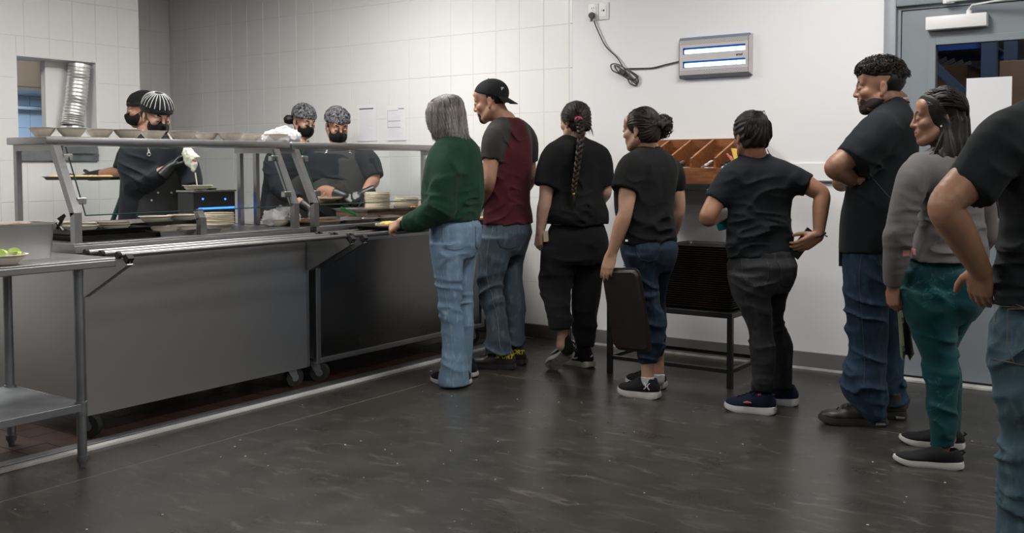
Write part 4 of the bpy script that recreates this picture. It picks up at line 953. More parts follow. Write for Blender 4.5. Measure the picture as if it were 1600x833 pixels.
def mesh_sdf(prims, h, disp=None, lo=None, hi=None, smooth=1):
    if lo is None: lo = np.min([p.lo for p in prims if p.op == 'u'], 0)-3*h-.012
    if hi is None: hi = np.max([p.hi for p in prims if p.op == 'u'], 0)+3*h+.012
    lo = np.asarray(lo, float); hi = np.asarray(hi, float)
    V, Q = surfnet(field(prims, lo, hi, h, disp), lo, h)
    for _ in range(smooth):
        S = np.zeros_like(V); n = np.zeros(len(V))
        for a, b in ((0, 1), (1, 2), (2, 3), (3, 0)):
            for c, d in ((a, b), (b, a)):
                n += np.bincount(Q[:, c], minlength=len(V))
                for j in range(3): S[:, j] += np.bincount(Q[:, c], weights=V[Q[:, d], j], minlength=len(V))
        g = n > 0; V[g] = V[g]*.45+.55*S[g]/n[g][:, None]
    return V, Q
def mesh_from(name, parts, mats, matfn=None):
    V = []; Q = []; n = 0
    for v, q in parts: V.append(v); Q.append(q+n); n += len(v)
    V = np.concatenate(V); Q = np.concatenate(Q)
    me = bpy.data.meshes.new(name); me.vertices.add(len(V)); me.vertices.foreach_set('co', V.astype(f32).ravel())
    me.loops.add(len(Q)*4); me.loops.foreach_set('vertex_index', Q.astype(np.int32).ravel())
    me.polygons.add(len(Q)); me.polygons.foreach_set('loop_start', np.arange(0, len(Q)*4, 4, dtype=np.int32)); me.polygons.foreach_set('loop_total', np.full(len(Q), 4, np.int32))
    for m in mats: me.materials.append(m)
    if matfn is not None: me.polygons.foreach_set('material_index', matfn(V[Q].mean(1)).astype(np.int32))
    me.update(calc_edges=True); me.polygons.foreach_set('use_smooth', np.ones(len(Q), bool)); return me
def part_sdf(name, prims, h, m, parent, disp=None, smooth=1, matfn=None, lo=None, hi=None):
    me = mesh_from(name, [mesh_sdf(prims, h, disp, lo, hi, smooth)], m if isinstance(m, list) else [m], matfn); return link(name, me, None, parent)
# ---- folds: list of (centre, radius, wave direction, wavelength, amplitude); plus general drape noise
def folds(items, drape=.004, dscale=9.0, dstretch=(1, 1, .45), seed=0):
    st = np.array(dstretch, f32)*dscale
    def fn(X):
        d = -drape*2.4*(vnoise(X*st+seed*7.3)-.5)-drape*1.2*(1-np.abs(2*vnoise(X*st*1.9+seed*3.1+5+.8*vnoise(X*f32(8))[..., None])-1)-.5)
        for c, rad, wv, lam, amp in items:
            q = X-np.asarray(c, f32); w = np.exp(-((q*q).sum(-1))/(rad*rad)); I = w > .03
            if not I.any(): continue
            Xi = X[I]; wd = nrm(wv); u1 = nrm(np.cross(wd, (.31, .73, .2))); u2 = np.cross(wd, u1)
            A = (np.array([wd*.85, u1*.19, u2*.19])/lam).astype(f32)
            n = vnoise(Xi@A.T+seed*3.7+1.1*vnoise(Xi*f32(6)+seed)[..., None]); r = 1-np.abs(2*n-1); d[I] -= amp*2.5*w[I]*(r*r*r*r*1.3-.33)
        return d
    return fn
# ---- heads ---------------------------------------------------------
def frame(face2, pitch=0.0, roll=0.0):
    """rows right, forward, up of a head or body that faces face2=(camera-right, camera-forward)"""
    f = nrm(r0*face2[0]+f0*face2[1]); r = np.cross(f, UZ); f2 = nrm(f*math.cos(pitch)+UZ*math.sin(pitch)); u = np.cross(r, f2)
    r2 = r*math.cos(roll)+u*math.sin(roll); u2 = np.cross(r2, f2); return np.array([r2, f2, u2])
def head_prims(c, B, H, jaw=1.0, nose=1.0, ear=True, width=1.0):
    s = H/.225; c = np.asarray(c, float); T = lambda p: c+(np.asarray(p, float)*np.array([width, 1, 1])*s)@B
    E = lambda p, R, k=.012, op='u': ell(T(p), np.array(R)*s*np.array([width, 1, 1]), k, op, B)
    P = [E((0, -.014, .034), (.073, .093, .079)), E((0, .020, -.034), (.057*jaw, .066, .074), .02), E((0, .060, -.090), (.024*jaw, .022, .020), .02)]
    for q in (-1, 1):
        P.append(tube([T((q*.052*jaw, -.004, -.050)), T((q*.040*jaw, .035, -.080)), T((q*.014, .062, -.094))], np.array([.018, .017, .015])*s, .02))
        P.append(E((q*.036, .058, -.022), (.024, .024, .022), .015))
    P.append(tube([T((-.034, .072, .020)), T((0, .081, .016)), T((.034, .072, .020))], .012*s, .012))
    P.append(E((0, .060, .050), (.054, .028, .036), .02))
    P.append(tube([T((0, .084, .016)), T((0, .0925, -.008)), T((0, .0985+.006*(nose-1), -.027))], np.array([.0078, .0088, .0118])*s, .010))
    for q in (-1, 1): P.append(E((q*.0105, .090, -.0305), (.0082, .010, .0075), .007))
    for q in (-1, 1): P.append(E((q*.032, .102, .002), (.017, .017, .0095), .012, 's'))
    for q in (-1, 1): P.append(E((q*.030, .077, .001), (.0135, .0135, .0125), .004))
    P.append(E((0, .074, -.058), (.030, .015, .022), .015)); P.append(E((0, .083, -.054), (.021, .010, .0060), .006)); P.append(E((0, .081, -.0655), (.018, .0105, .0064), .006))
    P.append(E((0, .100, -.0602), (.02, .014, .0016), .003, 's'))
    if ear:
        for q in (-1, 1):
            P.append(E((q*.0755, -.014, -.006), (.0068, .016, .027), .006)); P.append(E((q*.083, -.010, -.002), (.006, .010, .018), .005, 's')); P.append(E((q*.073, -.006, -.034), (.007, .009, .010), .006))
    return P
def head_details(body, parent, c, B, H, skin_dark, brow_mat, lips, width=1.0, gaze=-.25, lids=True):
    """eyes, brows, lips laid on the finished face"""
    s = H/.225; T = lambda p: np.asarray(c)+(np.asarray(p, float)*np.array([width, 1, 1])*s)@B
    bvh = HEADBVH[body.name]
    def proj(p, d=1.0):
        o_ = T(p)+B[1]*.06; h = bvh.ray_cast(Vector(o_), Vector(-B[1]*d), .12); return np.array(h[0]) if h[0] is not None else T(p)
    def patch(name, pts2, m, lift=.0012, depth_=.09):
        """pts2: rows of (x,z) in head units -> strip mesh"""
        v = []; 
        for row in pts2:
            for (x, z) in row: v.append(proj((x, depth_, z))+B[1]*lift)
        nr, nc = len(pts2), len(pts2[0]); f = [(i*nc+j, i*nc+j+1, (i+1)*nc+j+1, (i+1)*nc+j) for i in range(nr-1) for j in range(nc-1)]
        mm = MB().add(v, f); return mm
    for q in (-1, 1):
        rows = []
        for t, th in ((0, .0015), (.25, .0042), (.5, .0045), (.75, .0036), (1, .001)):
            x = q*(.013+.034*t); z = .0205+.0075*math.sin(math.pi*min(1, t*1.15)*.75); rows.append([(x, z-th), (x, z+th)])
        patch('b', rows, None, .0016).build('eyebrow', brow_mat, parent, True)
        rows = []
        for t in np.linspace(0, 1, 6):
            x = q*(.017+.028*t); hh = .0052*math.sin(math.pi*t)**.7+.0002; rows.append([(x, .0005-hh*.75), (x, .0005), (x, .0005+hh)])
        ey = patch('e', rows, None, .0009).build('eye', M_eye, parent, True)
        xi = q*.0305; n = 12; cc = proj((xi, .09, -.0008+gaze*.004))+B[1]*.0017
        MB().add([cc]+[cc+(B[0]*math.cos(2*math.pi*k/n)+B[2]*math.sin(2*math.pi*k/n)*.9)*.0047*s for k in range(n)], [(0, 1+k, 1+(k+1) % n) for k in range(n)]).build('iris', M_iris, ey)
        rows = []
        for t in np.linspace(-.06, 1.06, 7):
            x = q*(.017+.028*t); hh = .0054*math.sin(math.pi*min(1, max(0, t)))**.7; rows.append([(x, .0003+hh*(.35 if lids else .8)), (x, .0026+hh*1.15)])
        patch('l', rows, None, .0021).build('eyelid', skin_dark, ey, True)
    if lips is not None:
        for zc, hh in ((-.0545, .0046), (-.0662, .0052)):
            rows = []
            for t in np.linspace(-1, 1, 9): a = hh*(1-t*t)**.6+.0002; rows.append([(t*.021, zc-a), (t*.021, zc), (t*.021, zc+a)])
            patch('lp', rows, None, .0008).build('lip', lips, parent, True)
    return bvh
# ---- hands -----------------------------------------------------------
def hand_prims(wrist, d, n, side, curl=(.35, .5, .35), s=1.0, spread=.0, thumb=(.55, .75, .35), tcurl=.4, curls=None):
    """d: wrist->knuckles, n: palm normal, side=+1 thumb on +cross(d,n)"""
    d = nrm(d); n = nrm(np.asarray(n, float)-d*np.dot(n, d)); l = np.cross(d, n)*side; w = np.asarray(wrist, float); P = []
    offs = (.0285, .0095, -.0095, -.0270); lens = (.070, .078, .073, .057); reach = (.086, .090, .086, .078); rad = (.0092, .0096, .0090, .0080)
    for i in range(4):
        kn = w+d*reach[i]*s+l*offs[i]*s
        P.append(tube([w+l*offs[i]*.62*s+d*.004, w+d*.045*s+l*offs[i]*.85*s, kn], [.0150*s, .0140*s, .0112*s], .010))
        c = curl if curls is None else curls[i]; a = 0; p = kn; dirl = nrm(d+l*spread*(1.5-i)*.5); pts = [kn]; rr = [rad[i]*1.06*s]
        for j, fr in enumerate((.46, .30, .24)):
            a += c[j]; v = dirl*math.cos(a)+n*math.sin(a); p = p+v*lens[i]*fr*s; pts.append(p); rr.append(rad[i]*(.98, .90, .76)[j]*s)
        P.append(tube(pts, rr, .0035, dense=1))
    t0 = w+d*.022*s+l*.022*s+n*.006*s; td = nrm(d*thumb[0]+l*thumb[1]+n*thumb[2]); p1 = t0+td*.040*s; td2 = nrm(td+(d*.5-l*.6+n*.3)*tcurl); p2 = p1+td2*.031*s; td3 = nrm(td2+(d*.4-l*.6+n*.3)*tcurl*.8); p3 = p2+td3*.025*s
    P.append(tube([w+d*.012*s+l*.012*s, t0, p1, p2, p3], np.array([.013, .0155, .0118, .0108, .0088])*s, .007, dense=1))
    P.append(ell(w+d*.04*s+l*.012*s+n*.008*s, np.array([.03, .022, .014])*s, .012, 'u', np.array([d, l, n])))
    return P
# ---- shoes -----------------------------------------------------------
def outline(L, W, n=40):
    """foot outline, x from heel (0) to toe (L)"""
    ks = [(0, 0), (.012, .30), (.06, .40), (.16, .42), (.30, .37), (.45, .38), (.62, .47), (.74, .50), (.86, .44), (.94, .31), (.985, .15), (1, 0)]
    up_ = [(x*L, y*W) for x, y in ks]; lo_ = [(x*L, -y*W*(.94 if .3 < x < .6 else 1)) for x, y in ks[-2:0:-1]]; P = up_+lo_
    Q = cat_rom([np.array(p) for p in P+[P[0]]], 4)[:-1]; return np.array(Q)
def shoe(parent, heel, toe, upv=(0, 0, 1), L=.27, W=.098, m_up=None, m_sole=None, sole_h=.028, collar=.085, name='shoe', laces=None, tongue=True, rocker=.010, m_in=None, slim=1.0, zs=.92):
    heel = np.asarray(heel, float); x = nrm(np.asarray(toe, float)-heel); z = nrm(np.asarray(upv, float)-x*np.dot(upv, x)); y = np.cross(z, x)
    B = np.array([x, y, z]); T = lambda p: heel+np.asarray(p, float)@B
    O = outline(L, W); n = len(O)
    def zb(px): t = px/L; return rocker*max(0, (t-.72)/.28)**2+.004*max(0, (.08-t)/.08)
    def zt(px): t = px/L; return sole_h+rocker*.8*max(0, (t-.75)/.25)**2+.006*max(0, (.35-t)/.35)
    c = O.mean(0); v = []
    for sc, ff in ((.93, zb), (1.0, lambda q: zb(q)+.006), (1.015, lambda q: (zb(q)+zt(q))/2), (.985, zt), (.90, zt)):
        v += [T((c[0]+(p[0]-c[0])*sc, c[1]+(p[1]-c[1])*sc, ff(p[0]))) for p in O]
    f = [(i*n+k, i*n+(k+1) % n, (i+1)*n+(k+1) % n, (i+1)*n+k) for i in range(4) for k in range(n)]+[tuple(range(n))[::-1], tuple(4*n+k for k in range(n))]
    h0 = sole_h-.006
    E = lambda p, R, k=.02: ell(T(p), R, k, 'u', B)
    pr = [E((L*.20, 0, h0+.030*zs), (L*.20, W*.385*slim, .050*zs)), E((L*.45, 0, h0+.028*zs), (L*.26, W*.40*slim, .046*zs)), E((L*.72, 0, h0+.014*zs), (L*.265, W*.475*slim, .034*zs)), E((L*.34, 0, h0+.048*zs), (L*.20, W*.33*slim, .045*zs)),
          tube([T((L*.19, 0, h0+.04)), T((L*.21, 0, h0+collar))], [W*.37, W*.35], .015, flat_end=True)]
    pr.append(Prim(lambda X: ((X-T((0, 0, h0)).astype(f32))@z.astype(f32)), T((L*.5, 0, 0))-L, T((L*.5, 0, 0))+L, .003, 's'))
    cut = pr[-1]; cut.fn = (lambda X, q=T((0, 0, h0)).astype(f32), zz=z.astype(f32): (X-q)@zz)
    pr.append(Prim(tube([T((L*.20, 0, h0+.055)), T((L*.22, 0, h0+.14))], W*.27, .006).fn, T((L*.21, 0, h0+.1))-.09, T((L*.21, 0, h0+.1))+.09, .006, 's'))
    u = part_sdf(name, pr, .0048, m_up, parent, smooth=1)
    MB().add(v, f).build('sole', m_sole, u, True)
    if laces is not None:
        bv = bvh_of(u); mm = MB()
        def top(px, py):
            h = bv.ray_cast(Vector(T((px, py, .25))), Vector(-z), .4); return np.array(h[0])+z*.002 if h[0] is not None else T((px, py, h0+.06))
        for k in range(5):
            px = L*(.40+.075*k); w_ = W*.16; mm.tube([top(px, -w_), top(px+.006, 0)+z*.0015, top(px+.012, w_)], .0028, 6)
        px = L*.385
        for sg in (-1, 1): mm.tube([top(px, 0)+z*.003, top(px-.01, sg*.014)+z*.008, top(px+.012, sg*.032)+z*.004, top(px+.026, sg*.020)+z*.004, top(px+.004, 0)+z*.004], .0024, 6)
        mm.build('laces', laces, u, True)
    return u, T, B
def strands(name, paths, r, m, parent, tip=.25, n=4):
    mm = MB()
    for P in paths:
        k = len(P); mm.tube([tuple(p) for p in P], [max(.0004, r*(1-(1-tip)*(i/(k-1))**2)) for i in range(k)], n)
    return mm.build(name, m, parent, True)
def surf_patch(obj, c, right, upv, normal, poly_grid, m, name, parent, lift=.002, reach=.12, thick=0.0):
    """lay a grid of (x,y) points onto a finished mesh"""
    bv = bvh_of(obj); c = np.asarray(c, float); right = nrm(right); upv = nrm(upv); normal = nrm(normal); v = []
    for row in poly_grid:
        for (x, y) in row:
            o_ = c+right*x+upv*y+normal*reach; h = bv.ray_cast(Vector(o_), Vector(-normal), .5); p = np.array(h[0]) if h[0] is not None else c+right*x+upv*y
            v.append(p+normal*lift)
    nr, nc = len(poly_grid), len(poly_grid[0]); f = [(i*nc+j, i*nc+j+1, (i+1)*nc+j+1, (i+1)*nc+j) for i in range(nr-1) for j in range(nc-1)]
    return MB().add(v, f).build(name, m, parent, True)
def surf_line(obj, pts3, normal, r, m, name, parent, lift=.001, reach=.12, dash=None):
    bv = bvh_of(obj); normal = nrm(normal); out = []
    if dash is None and len(pts3) < 30: pts3 = cat_rom(pts3, 6)
    r = r*.62
    for p in pts3:
        h = bv.ray_cast(Vector(np.asarray(p)+normal*reach), Vector(-normal), .5); out.append((np.array(h[0]) if h[0] is not None else np.asarray(p))+normal*lift)
    mm = MB()
    if dash:
        for i in range(0, len(out)-1, 2): mm.tube([out[i], out[i+1]], r, 4)
    else: mm.tube(out, r, 5)
    return mm.build(name, m, parent, True)
def grid(x0, x1, y0, y1, nx=8, ny=8): return [[(x0+(x1-x0)*i/nx, y0+(y1-y0)*j/ny) for i in range(nx+1)] for j in range(ny+1)]

M_eye = mat('eye_white', (.62, .60, .58), .25); M_iris = mat('dark_brown_iris', (.02, .012, .008), .15)
def skin(name, c): return mat(name, c, .48, col2=tuple(q*.88 for q in c), nscale=30, sss=.12, bump=.05, bscale=300)
def cloth(name, c, c2=None, rough=.85, sheen=.25, wrinkle=.35, bump=.05, bscale=420, nscale=6, nstretch=(1, 1, 1), lo=.35, hi=.65):
    return mat(name, c, rough, col2=c2 or tuple(q*.8 for q in c), nscale=nscale, nstretch=nstretch, lo=lo, hi=hi, bump=bump, bscale=bscale, sheen=sheen*.22, spec=.18)
M_hairblk = mat('black_hair', (.008, .007, .0065), .48, col2=(.014, .011, .010), nscale=30, nstretch=(3, 3, .4), bump=.2, bscale=90, bstretch=(3, 3, .25), spec=.3)
M_hairbrn = mat('dark_brown_hair', (.011, .0075, .0065), .5, col2=(.022, .014, .012), nscale=30, nstretch=(3, 3, .4), bump=.2, bscale=90, bstretch=(3, 3, .3), spec=.3)
M_hairgry = mat('grey_streaked_hair', (.27, .25, .225), .5, col2=(.10, .088, .074), nscale=20, nstretch=(4, 4, .14), lo=.36, hi=.62, bump=.2, bscale=70, bstretch=(4, 4, .15), spec=.3)

class Figure:
    """a person measured in the photograph: points are (px, py, depth offset in metres)"""
    def __init__(s, label, d0, face, group=None):
        s.d0 = d0; s.face = nrm(face); s.label = label
        s.fwd = nrm(r0*s.face[0]+f0*s.face[1]); s.lat = np.cross(s.fwd, UZ)
        s.kids = []; s.e = None; s.group = group
    def P(s, px, py, dd=0.0): return ond(px, py, s.d0+dd)
    def start(s, foot): s.e = empty('person', (foot[0], foot[1], foot[2]), s.label, 'person', s.group); return s.e
    def m(s, px, dd=0.0): return px*(s.d0+dd)/F
    def rings(s, L, ratio=.62, dd=0.0, face=None):
        out = []; fc = s.face if face is None else nrm(face); fwd = nrm(r0*fc[0]+f0*fc[1]); lat = np.cross(fwd, UZ)
        for q in L:
            py, xl, xr = q[:3]; d = dd+(q[3] if len(q) > 3 else 0); rho = q[4] if len(q) > 4 else ratio
            w = (xr-xl)/2*(s.d0+d)/F; a = w/math.sqrt(fc[1]**2+(rho*fc[0])**2); out.append((s.P((xl+xr)/2, py, d), a, a*rho, lat))
        return out
    def pts(s, L): return [s.P(*q) for q in L]
# ================================================================== PEOPLE
def cv(a, b, c): return nrm(r0*a+UZ*b+f0*c)
class Head:
    def __init__(s, fig, c, H, face, pitch=0., roll=0., jaw=1., nose=1., width=1.):
        s.c = fig.P(*c); s.B = frame(nrm(face), pitch, roll); s.H = H; s.s = H/.225; s.jaw = jaw; s.nose = nose; s.width = width
    def T(s, p): return s.c+(np.asarray(p, float)*np.array([s.width, 1, 1])*s.s)@s.B
    def E(s, p, R, k=.012, op='u'): return ell(s.T(p), np.array(R)*s.s, k, op, s.B)
def make_body(fig, sk, hd, neck, arms, torso, legs, ankles, neck_r=.054, coarse=.03, trunk=True):
    parts = []
    nb = fig.P(*neck)
    nk = tube([hd.T((0, -.022, -.045)), hd.T((0, -.030, -.085))*.6+nb*.4, nb, nb-UZ*.06], [neck_r*1.0, neck_r*.98, neck_r*1.06, neck_r*1.15], .022)
    hp = [nk]+head_prims(hd.c, hd.B, hd.H, hd.jaw, hd.nose, True, hd.width)
    parts.append(mesh_sdf(hp, .0041))
    for a in arms:
        P = fig.pts(a['pts']); R = a.get('r', (.050, .043, .036, .041, .027)); sh, el, wr = P; sh = sh*.72+el*.28; R = (R[0]*.92,)+tuple(R[1:])
        m1 = sh*.45+el*.55; m2 = el*.68+wr*.32
        pr = [tube([sh, m1, el, m2, wr], [R[0], R[1], R[2], R[3], R[4]], .01, dense=5, flat_start=False)]
        if a.get('hand') is not None: pr += hand_prims(wr, **a['hand'])
        parts.append(mesh_sdf(pr, a.get('h', .0050)))
    for (p, q, ra, rb) in ankles: parts.append(mesh_sdf([tube([p, p*.5+q*.5, q], [ra, (ra+rb)*.47, rb], .01)], .006))
    if trunk:
        tr = [zstack(torso, .03, 2.2, -.022)]+[zstack(l, .03, 2.0, -.020) for l in legs]
        parts.append(mesh_sdf(tr, coarse))
    me = mesh_from('body', parts, [sk]); o = link('body', me, None, fig.e)
    HEADBVH[o.name] = BVHTree.FromPolygons(parts[0][0].tolist(), parts[0][1].tolist()); return o
def collar(fig, c, a, b, m, tilt=.012, r=.007, name='collar', n=28, drop=0.013, parent=None):
    a, b = a*.95, b*.95
    c = np.asarray(c, float); P = [c+fig.lat*a*math.cos(t)+fig.fwd*b*math.sin(t)-UZ*(tilt*math.sin(t)+drop) for t in np.linspace(0, 2*math.pi, n)]
    return MB().tube([tuple(p) for p in P], r, 8, False).build(name, m, parent or fig.e, True)
def leg_straight(hip, foot, r):   # plain legs for the staff behind the counter
    hip = np.asarray(hip, float); foot = np.asarray(foot, float); out = []
    for t, q in ((0, 1.25), (.25, 1.05), (.5, .85), (.75, .78), (1, .7)): out.append((hip*(1-t)+foot*t, r*q, r*q, np.array([1., 0, 0])))
    return out
def hem_line(obj, fig, z, c, a, b, m, name='hem', r=.0022, n=60, parent=None): pass
def denim(name, c, c2, c3):
    """denim with worn, paler areas"""
    if name in MATS: return MATS[name]
    m = mat(name, c, .8, col2=c2, nscale=5, nstretch=(1.4, 1.4, .6), lo=.3, hi=.7, bump=.2, bscale=500, sheen=.04, spec=.18)
    nt = m.node_tree; N = nt.nodes; L = nt.links; b = N['Principled BSDF']; old = b.inputs['Base Color'].links[0].from_socket
    tc = [q for q in N if q.type == 'TEX_COORD'][0]; mp = N.new('ShaderNodeMapping'); mp.inputs["Scale"].default_value = (3, 3, 1.2); L.new(tc.outputs['Object'], mp.inputs[0])
    n = N.new('ShaderNodeTexNoise'); n.inputs['Scale'].default_value = 12; n.inputs['Detail'].default_value = 6; L.new(mp.outputs[0], n.inputs['Vector'])
    r = N.new('ShaderNodeMapRange'); r.inputs[1].default_value = .52; r.inputs[2].default_value = .75; L.new(n.outputs['Fac'], r.inputs[0])
    mx = N.new('ShaderNodeMix'); mx.data_type = 'RGBA'; L.new(r.outputs[0], mx.inputs['Factor']); L.new(old, mx.inputs['A']); mx.inputs['B'].default_value = (*c3, 1); L.new(mx.outputs['Result'], b.inputs['Base Color']); return m
M_solew = mat('white_rubber_sole', (.55, .54, .52), .55, col2=(.42, .41, .39), nscale=20); M_soleb = mat('black_rubber_sole', (.018, .018, .018), .5); M_soleg = mat('worn_grey_sole', (.30, .28, .26), .7, col2=(.2, .18, .165), nscale=40)
M_shoeblk = cloth('black_shoe_fabric', (.010, .010, .011), rough=.7); M_shoenav = cloth('navy_shoe_fabric', (.010, .016, .036), rough=.75); M_leather = mat('worn_black_leather', (.014, .013, .012), .42, col2=(.035, .032, .03), nscale=25, bump=.1, bscale=150)
M_sock = cloth('white_sock', (.5, .5, .5)); M_sockb = cloth('black_sock', (.008, .008, .008))
M_teeblk = cloth('black_cotton', (.0065, .0065, .0068), (.0088, .0088, .0092), .9, .12); M_teenav = cloth('faded_black_cotton', (.0085, .0102, .0118), (.0115, .0138, .0158), .88, .14)
M_thread = mat('tan_thread', (.13, .09, .05), .8); M_threadw = mat('pale_thread', (.24, .29, .34), .8)
def pockets(tr, fig, cpx, w_, h_, m, tm, name='back_pocket', normal=None, right=None, dd=-.2, parent=None, lines=False):
    c = fig.P(*cpx); n = -fig.fwd if normal is None else normal; r = np.cross(UZ, n) if right is None else right
    g = []
    N_ = 21
    for j in range(N_):
        t = j/(N_-1); y = h_/2-h_*t; k = 1.0 if t < .7 else 1-.28*(t-.7)/.3; g.append([(x*w_/2*k, y-(.012*(1-abs(x))*max(0, (t-.7)/.3))) for x in np.linspace(-1, 1, N_)])
    pk = tr if lines else surf_patch(tr, c, r, UZ, n, g, m, name, parent or tr, .0038)
    ed = [g[0][i] for i in range(N_)]+[g[j][N_-1] for j in range(1, N_)]+[g[N_-1][i] for i in range(N_-2, -1, -1)]+[g[j][0] for j in range(N_-2, -1, -1)]
    surf_line(tr, [c+r*x*.94+UZ*y*.94 for x, y in ed], n, .0016 if lines else .0011, tm, 'pocket_stitching', tr if lines else pk if pk.parent is not None and pk.parent.parent is None else tr, .0042)
    return pk

# ------------------------------------------------------------------ 1: woman in the green sweatshirt
def person_green():
    g = Figure('woman with grey bobbed hair in a dark green sweatshirt and light blue jeans', 5.72, (-.80, .60)); d0 = g.d0
    a, b = onz(668, 598), onz(729, 601); g.start((a+b)/2)
    sk = skin('light_skin', (.50, .29, .20))
    tor = g.rings([(211, 690, 729), (217, 685, 735), (224, 680, 741), (234, 673, 747), (248, 668, 751), (266, 665, 753), (285, 662.5, 753.5), (303, 662, 753.5), (316, 665, 752), (325, 669, 750), (334, 672, 748), (344, 673, 747)], .66)
    hd = Head(g, (696, 183, 0), .228, (-.86, .50), -.32)
    arms = [dict(pts=[(700, 240, -.10), (690, 329, -.17), (627, 347, -.12)], hand=dict(d=cv(-.75, -.45, .35), n=cv(.15, -.75, .6), side=-1, curl=(.75, .9, .5), s=.92, thumb=(.7, .5, .5))),
            dict(pts=[(735, 246, .13), (728, 318, .17), (688, 344, .26)], hand=dict(d=cv(-.9, -.1, .3), n=cv(0, -1, 0), side=1, s=.9))]
    gl = lambda L, ox=0: [(330+y/2.975, 640+x/2.975+ox, 640+z/2.975+ox) for y, x, z in L]
    pel = g.rings(gl([(20, 102, 320), (40, 99, 323), (70, 96, 328), (110, 96, 330), (150, 97, 326), (185, 99, 314), (215, 112, 300)]), .80, face=(-.66, .75))
    pel = tuck(pel)
    lL = g.rings(gl([(150, 98, 250), (200, 100, 249), (250, 108, 246), (300, 117, 243), (350, 125, 240), (400, 134, 238), (440, 139, 238), (480, 144, 240), (520, 149, 245), (560, 153, 252), (600, 154, 258), (650, 153, 261), (700, 147, 268), (740, 138, 273), (775, 133, 276), (806, 136, 277)]), .9, dd=-.07)
    lR = g.rings(gl([(150, 210, 326), (200, 210, 313), (250, 205, 303), (300, 198, 297), (350, 194, 292), (400, 194, 290), (440, 197, 294), (480, 197, 298), (520, 196, 298), (560, 195, 296), (600, 194, 294), (650, 194, 293), (700, 188, 290), (740, 184, 288), (765, 184, 288)]), .9, dd=.09)
    bd = make_body(g, sk, hd, (708, 222, .02), arms, tor, [pel, lL, lR], [], .05)
    head_details(bd, g.e, hd.c, hd.B, hd.H, sk, M_hairgry, mat('pink_lip', (.42, .16, .14), .45))
    M_green = cloth('dark_green_fleece', (.0085, .034, .019), (.012, .045, .026), .92, .35, .12)
    sl = tube(g.pts([(706, 242, -.08), (699, 264, -.14), (692, 300, -.17), (688, 326, -.17)]), [.070, .076, .074, .068], .035)
    fo = tube(g.pts([(690, 324, -.17), (668, 338, -.155), (645, 347, -.135), (632, 349, -.12)]), [.068, .066, .052, .040], .03, flat_end=True)
    srr = tube(g.pts([(732, 240, .10), (738, 275, .16), (732, 318, .17)]), [.066, .068, .064], .035); fr = tube(g.pts([(732, 318, .17), (712, 336, .22), (694, 344, .25)]), [.062, .055, .036], .03, flat_end=True)
    el = g.P(690, 330, -.17); sw = part_sdf('sweatshirt', [zstack(tor, .03), sl, fo, srr, fr], .0072, M_green, g.e,
        folds([(g.P(690, 318, -.24), .11, (.2, .3, 1), .040, .008), (g.P(705, 300, -.2), .10, (.8, .3, -.6), .045, .007), (g.P(712, 265, -.15), .12, (.9, .2, .5), .05, .006), (g.P(738, 325, -.1), .12, (.2, 0, 1), .035, .006), (g.P(650, 346, -.16), .07, (1, 0, .3), .03, .006)], .006, 8, seed=1))
    # ribbed waistband, cuff, neck rib
    wb_ = g.rings([(330, 676, 747.5), (345, 677, 746.5)], .66); part_sdf('waistband', [zstack(wb_, .01, 2.2, .003, False)], .006, M_green, sw, folds([], .002, 60, (1, 1, .05), 2))
    part_sdf('cuff', [tube(g.pts([(634, 349, -.12), (626.5, 348, -.115)]), [.037, .033], .01, flat_end=True, flat_start=True)], .004, M_green, sw)
    collar(g, g.P(709, 216, .02), .062, .060, M_green, .008, .011, 'neck_rib', parent=sw)
    M_j = denim('light_blue_denim', (.115, .185, .27), (.155, .235, .325), (.24, .33, .41))
    tr = part_sdf('jeans', [zstack(pel, .03), zstack(lL, .025, 2.1, 0, False), zstack(lR, .025, 2.1, 0, False)], .0072, M_j, g.e,
        folds([(g.P(678, 475, -.1), .16, (.15, 0, 1), .045, .0065), (g.P(715, 480, 0), .13, (-.2, 0, 1), .04, .006), (g.P(700, 405, -.2), .09, (-.25, 0, 1), .035, .006), (g.P(732, 420, -.1), .10, (.2, 0, 1), .035, .005), (g.P(700, 585, -.1), .10, (.3, 0, 1), .05, .006)], .003, 10, seed=2))
    nb_ = cv(.35, .1, -.95)
    pockets(tr, g, (716, 367, -.2), .135, .15, M_j, M_threadw, normal=nb_, right=nrm(np.cross(UZ, nb_)))
    nb2 = cv(.95, .1, -.3); pockets(tr, g, (747, 366, .0), .12, .145, M_j, M_threadw, normal=nb2, right=nrm(np.cross(UZ, nb2)))
    surf_line(tr, [g.P(x, y, -.2) for x, y in [(677, 350), (675, 400), (679, 440), (686, 490), (692, 540), (695, 590)]], cv(-.6, 0, -.8), .0012, M_threadw, 'side_seam', tr)
    u, T, B = shoe(g.e, onz(735, 602), onz(671, 596), L=.255, W=.095, m_up=M_shoeblk, m_sole=M_solew, sole_h=.026, laces=None)
    u2, T, B = shoe(g.e, onz(745, 590), onz(690, 584), L=.255, W=.095, m_up=M_shoeblk, m_sole=M_solew, sole_h=.026)
    # bobbed hair: shell plus hanging locks
    E = hd.E
    h0 = ell(hd.T((0, -.016, .030)), np.array((.090, .106, .094))*hd.s, .03, 'u', hd.B)
    dn = -UZ
    rs = []
    for (py, xl, xr) in [(163, 671, 722), (175, 666, 727), (190, 666.5, 729), (204, 670, 731), (213, 675, 732.5), (220, 681, 733)]: rs.append((py, xl, xr))
    skirt = g.rings(rs, .92, dd=.015, face=(-.86, .5))
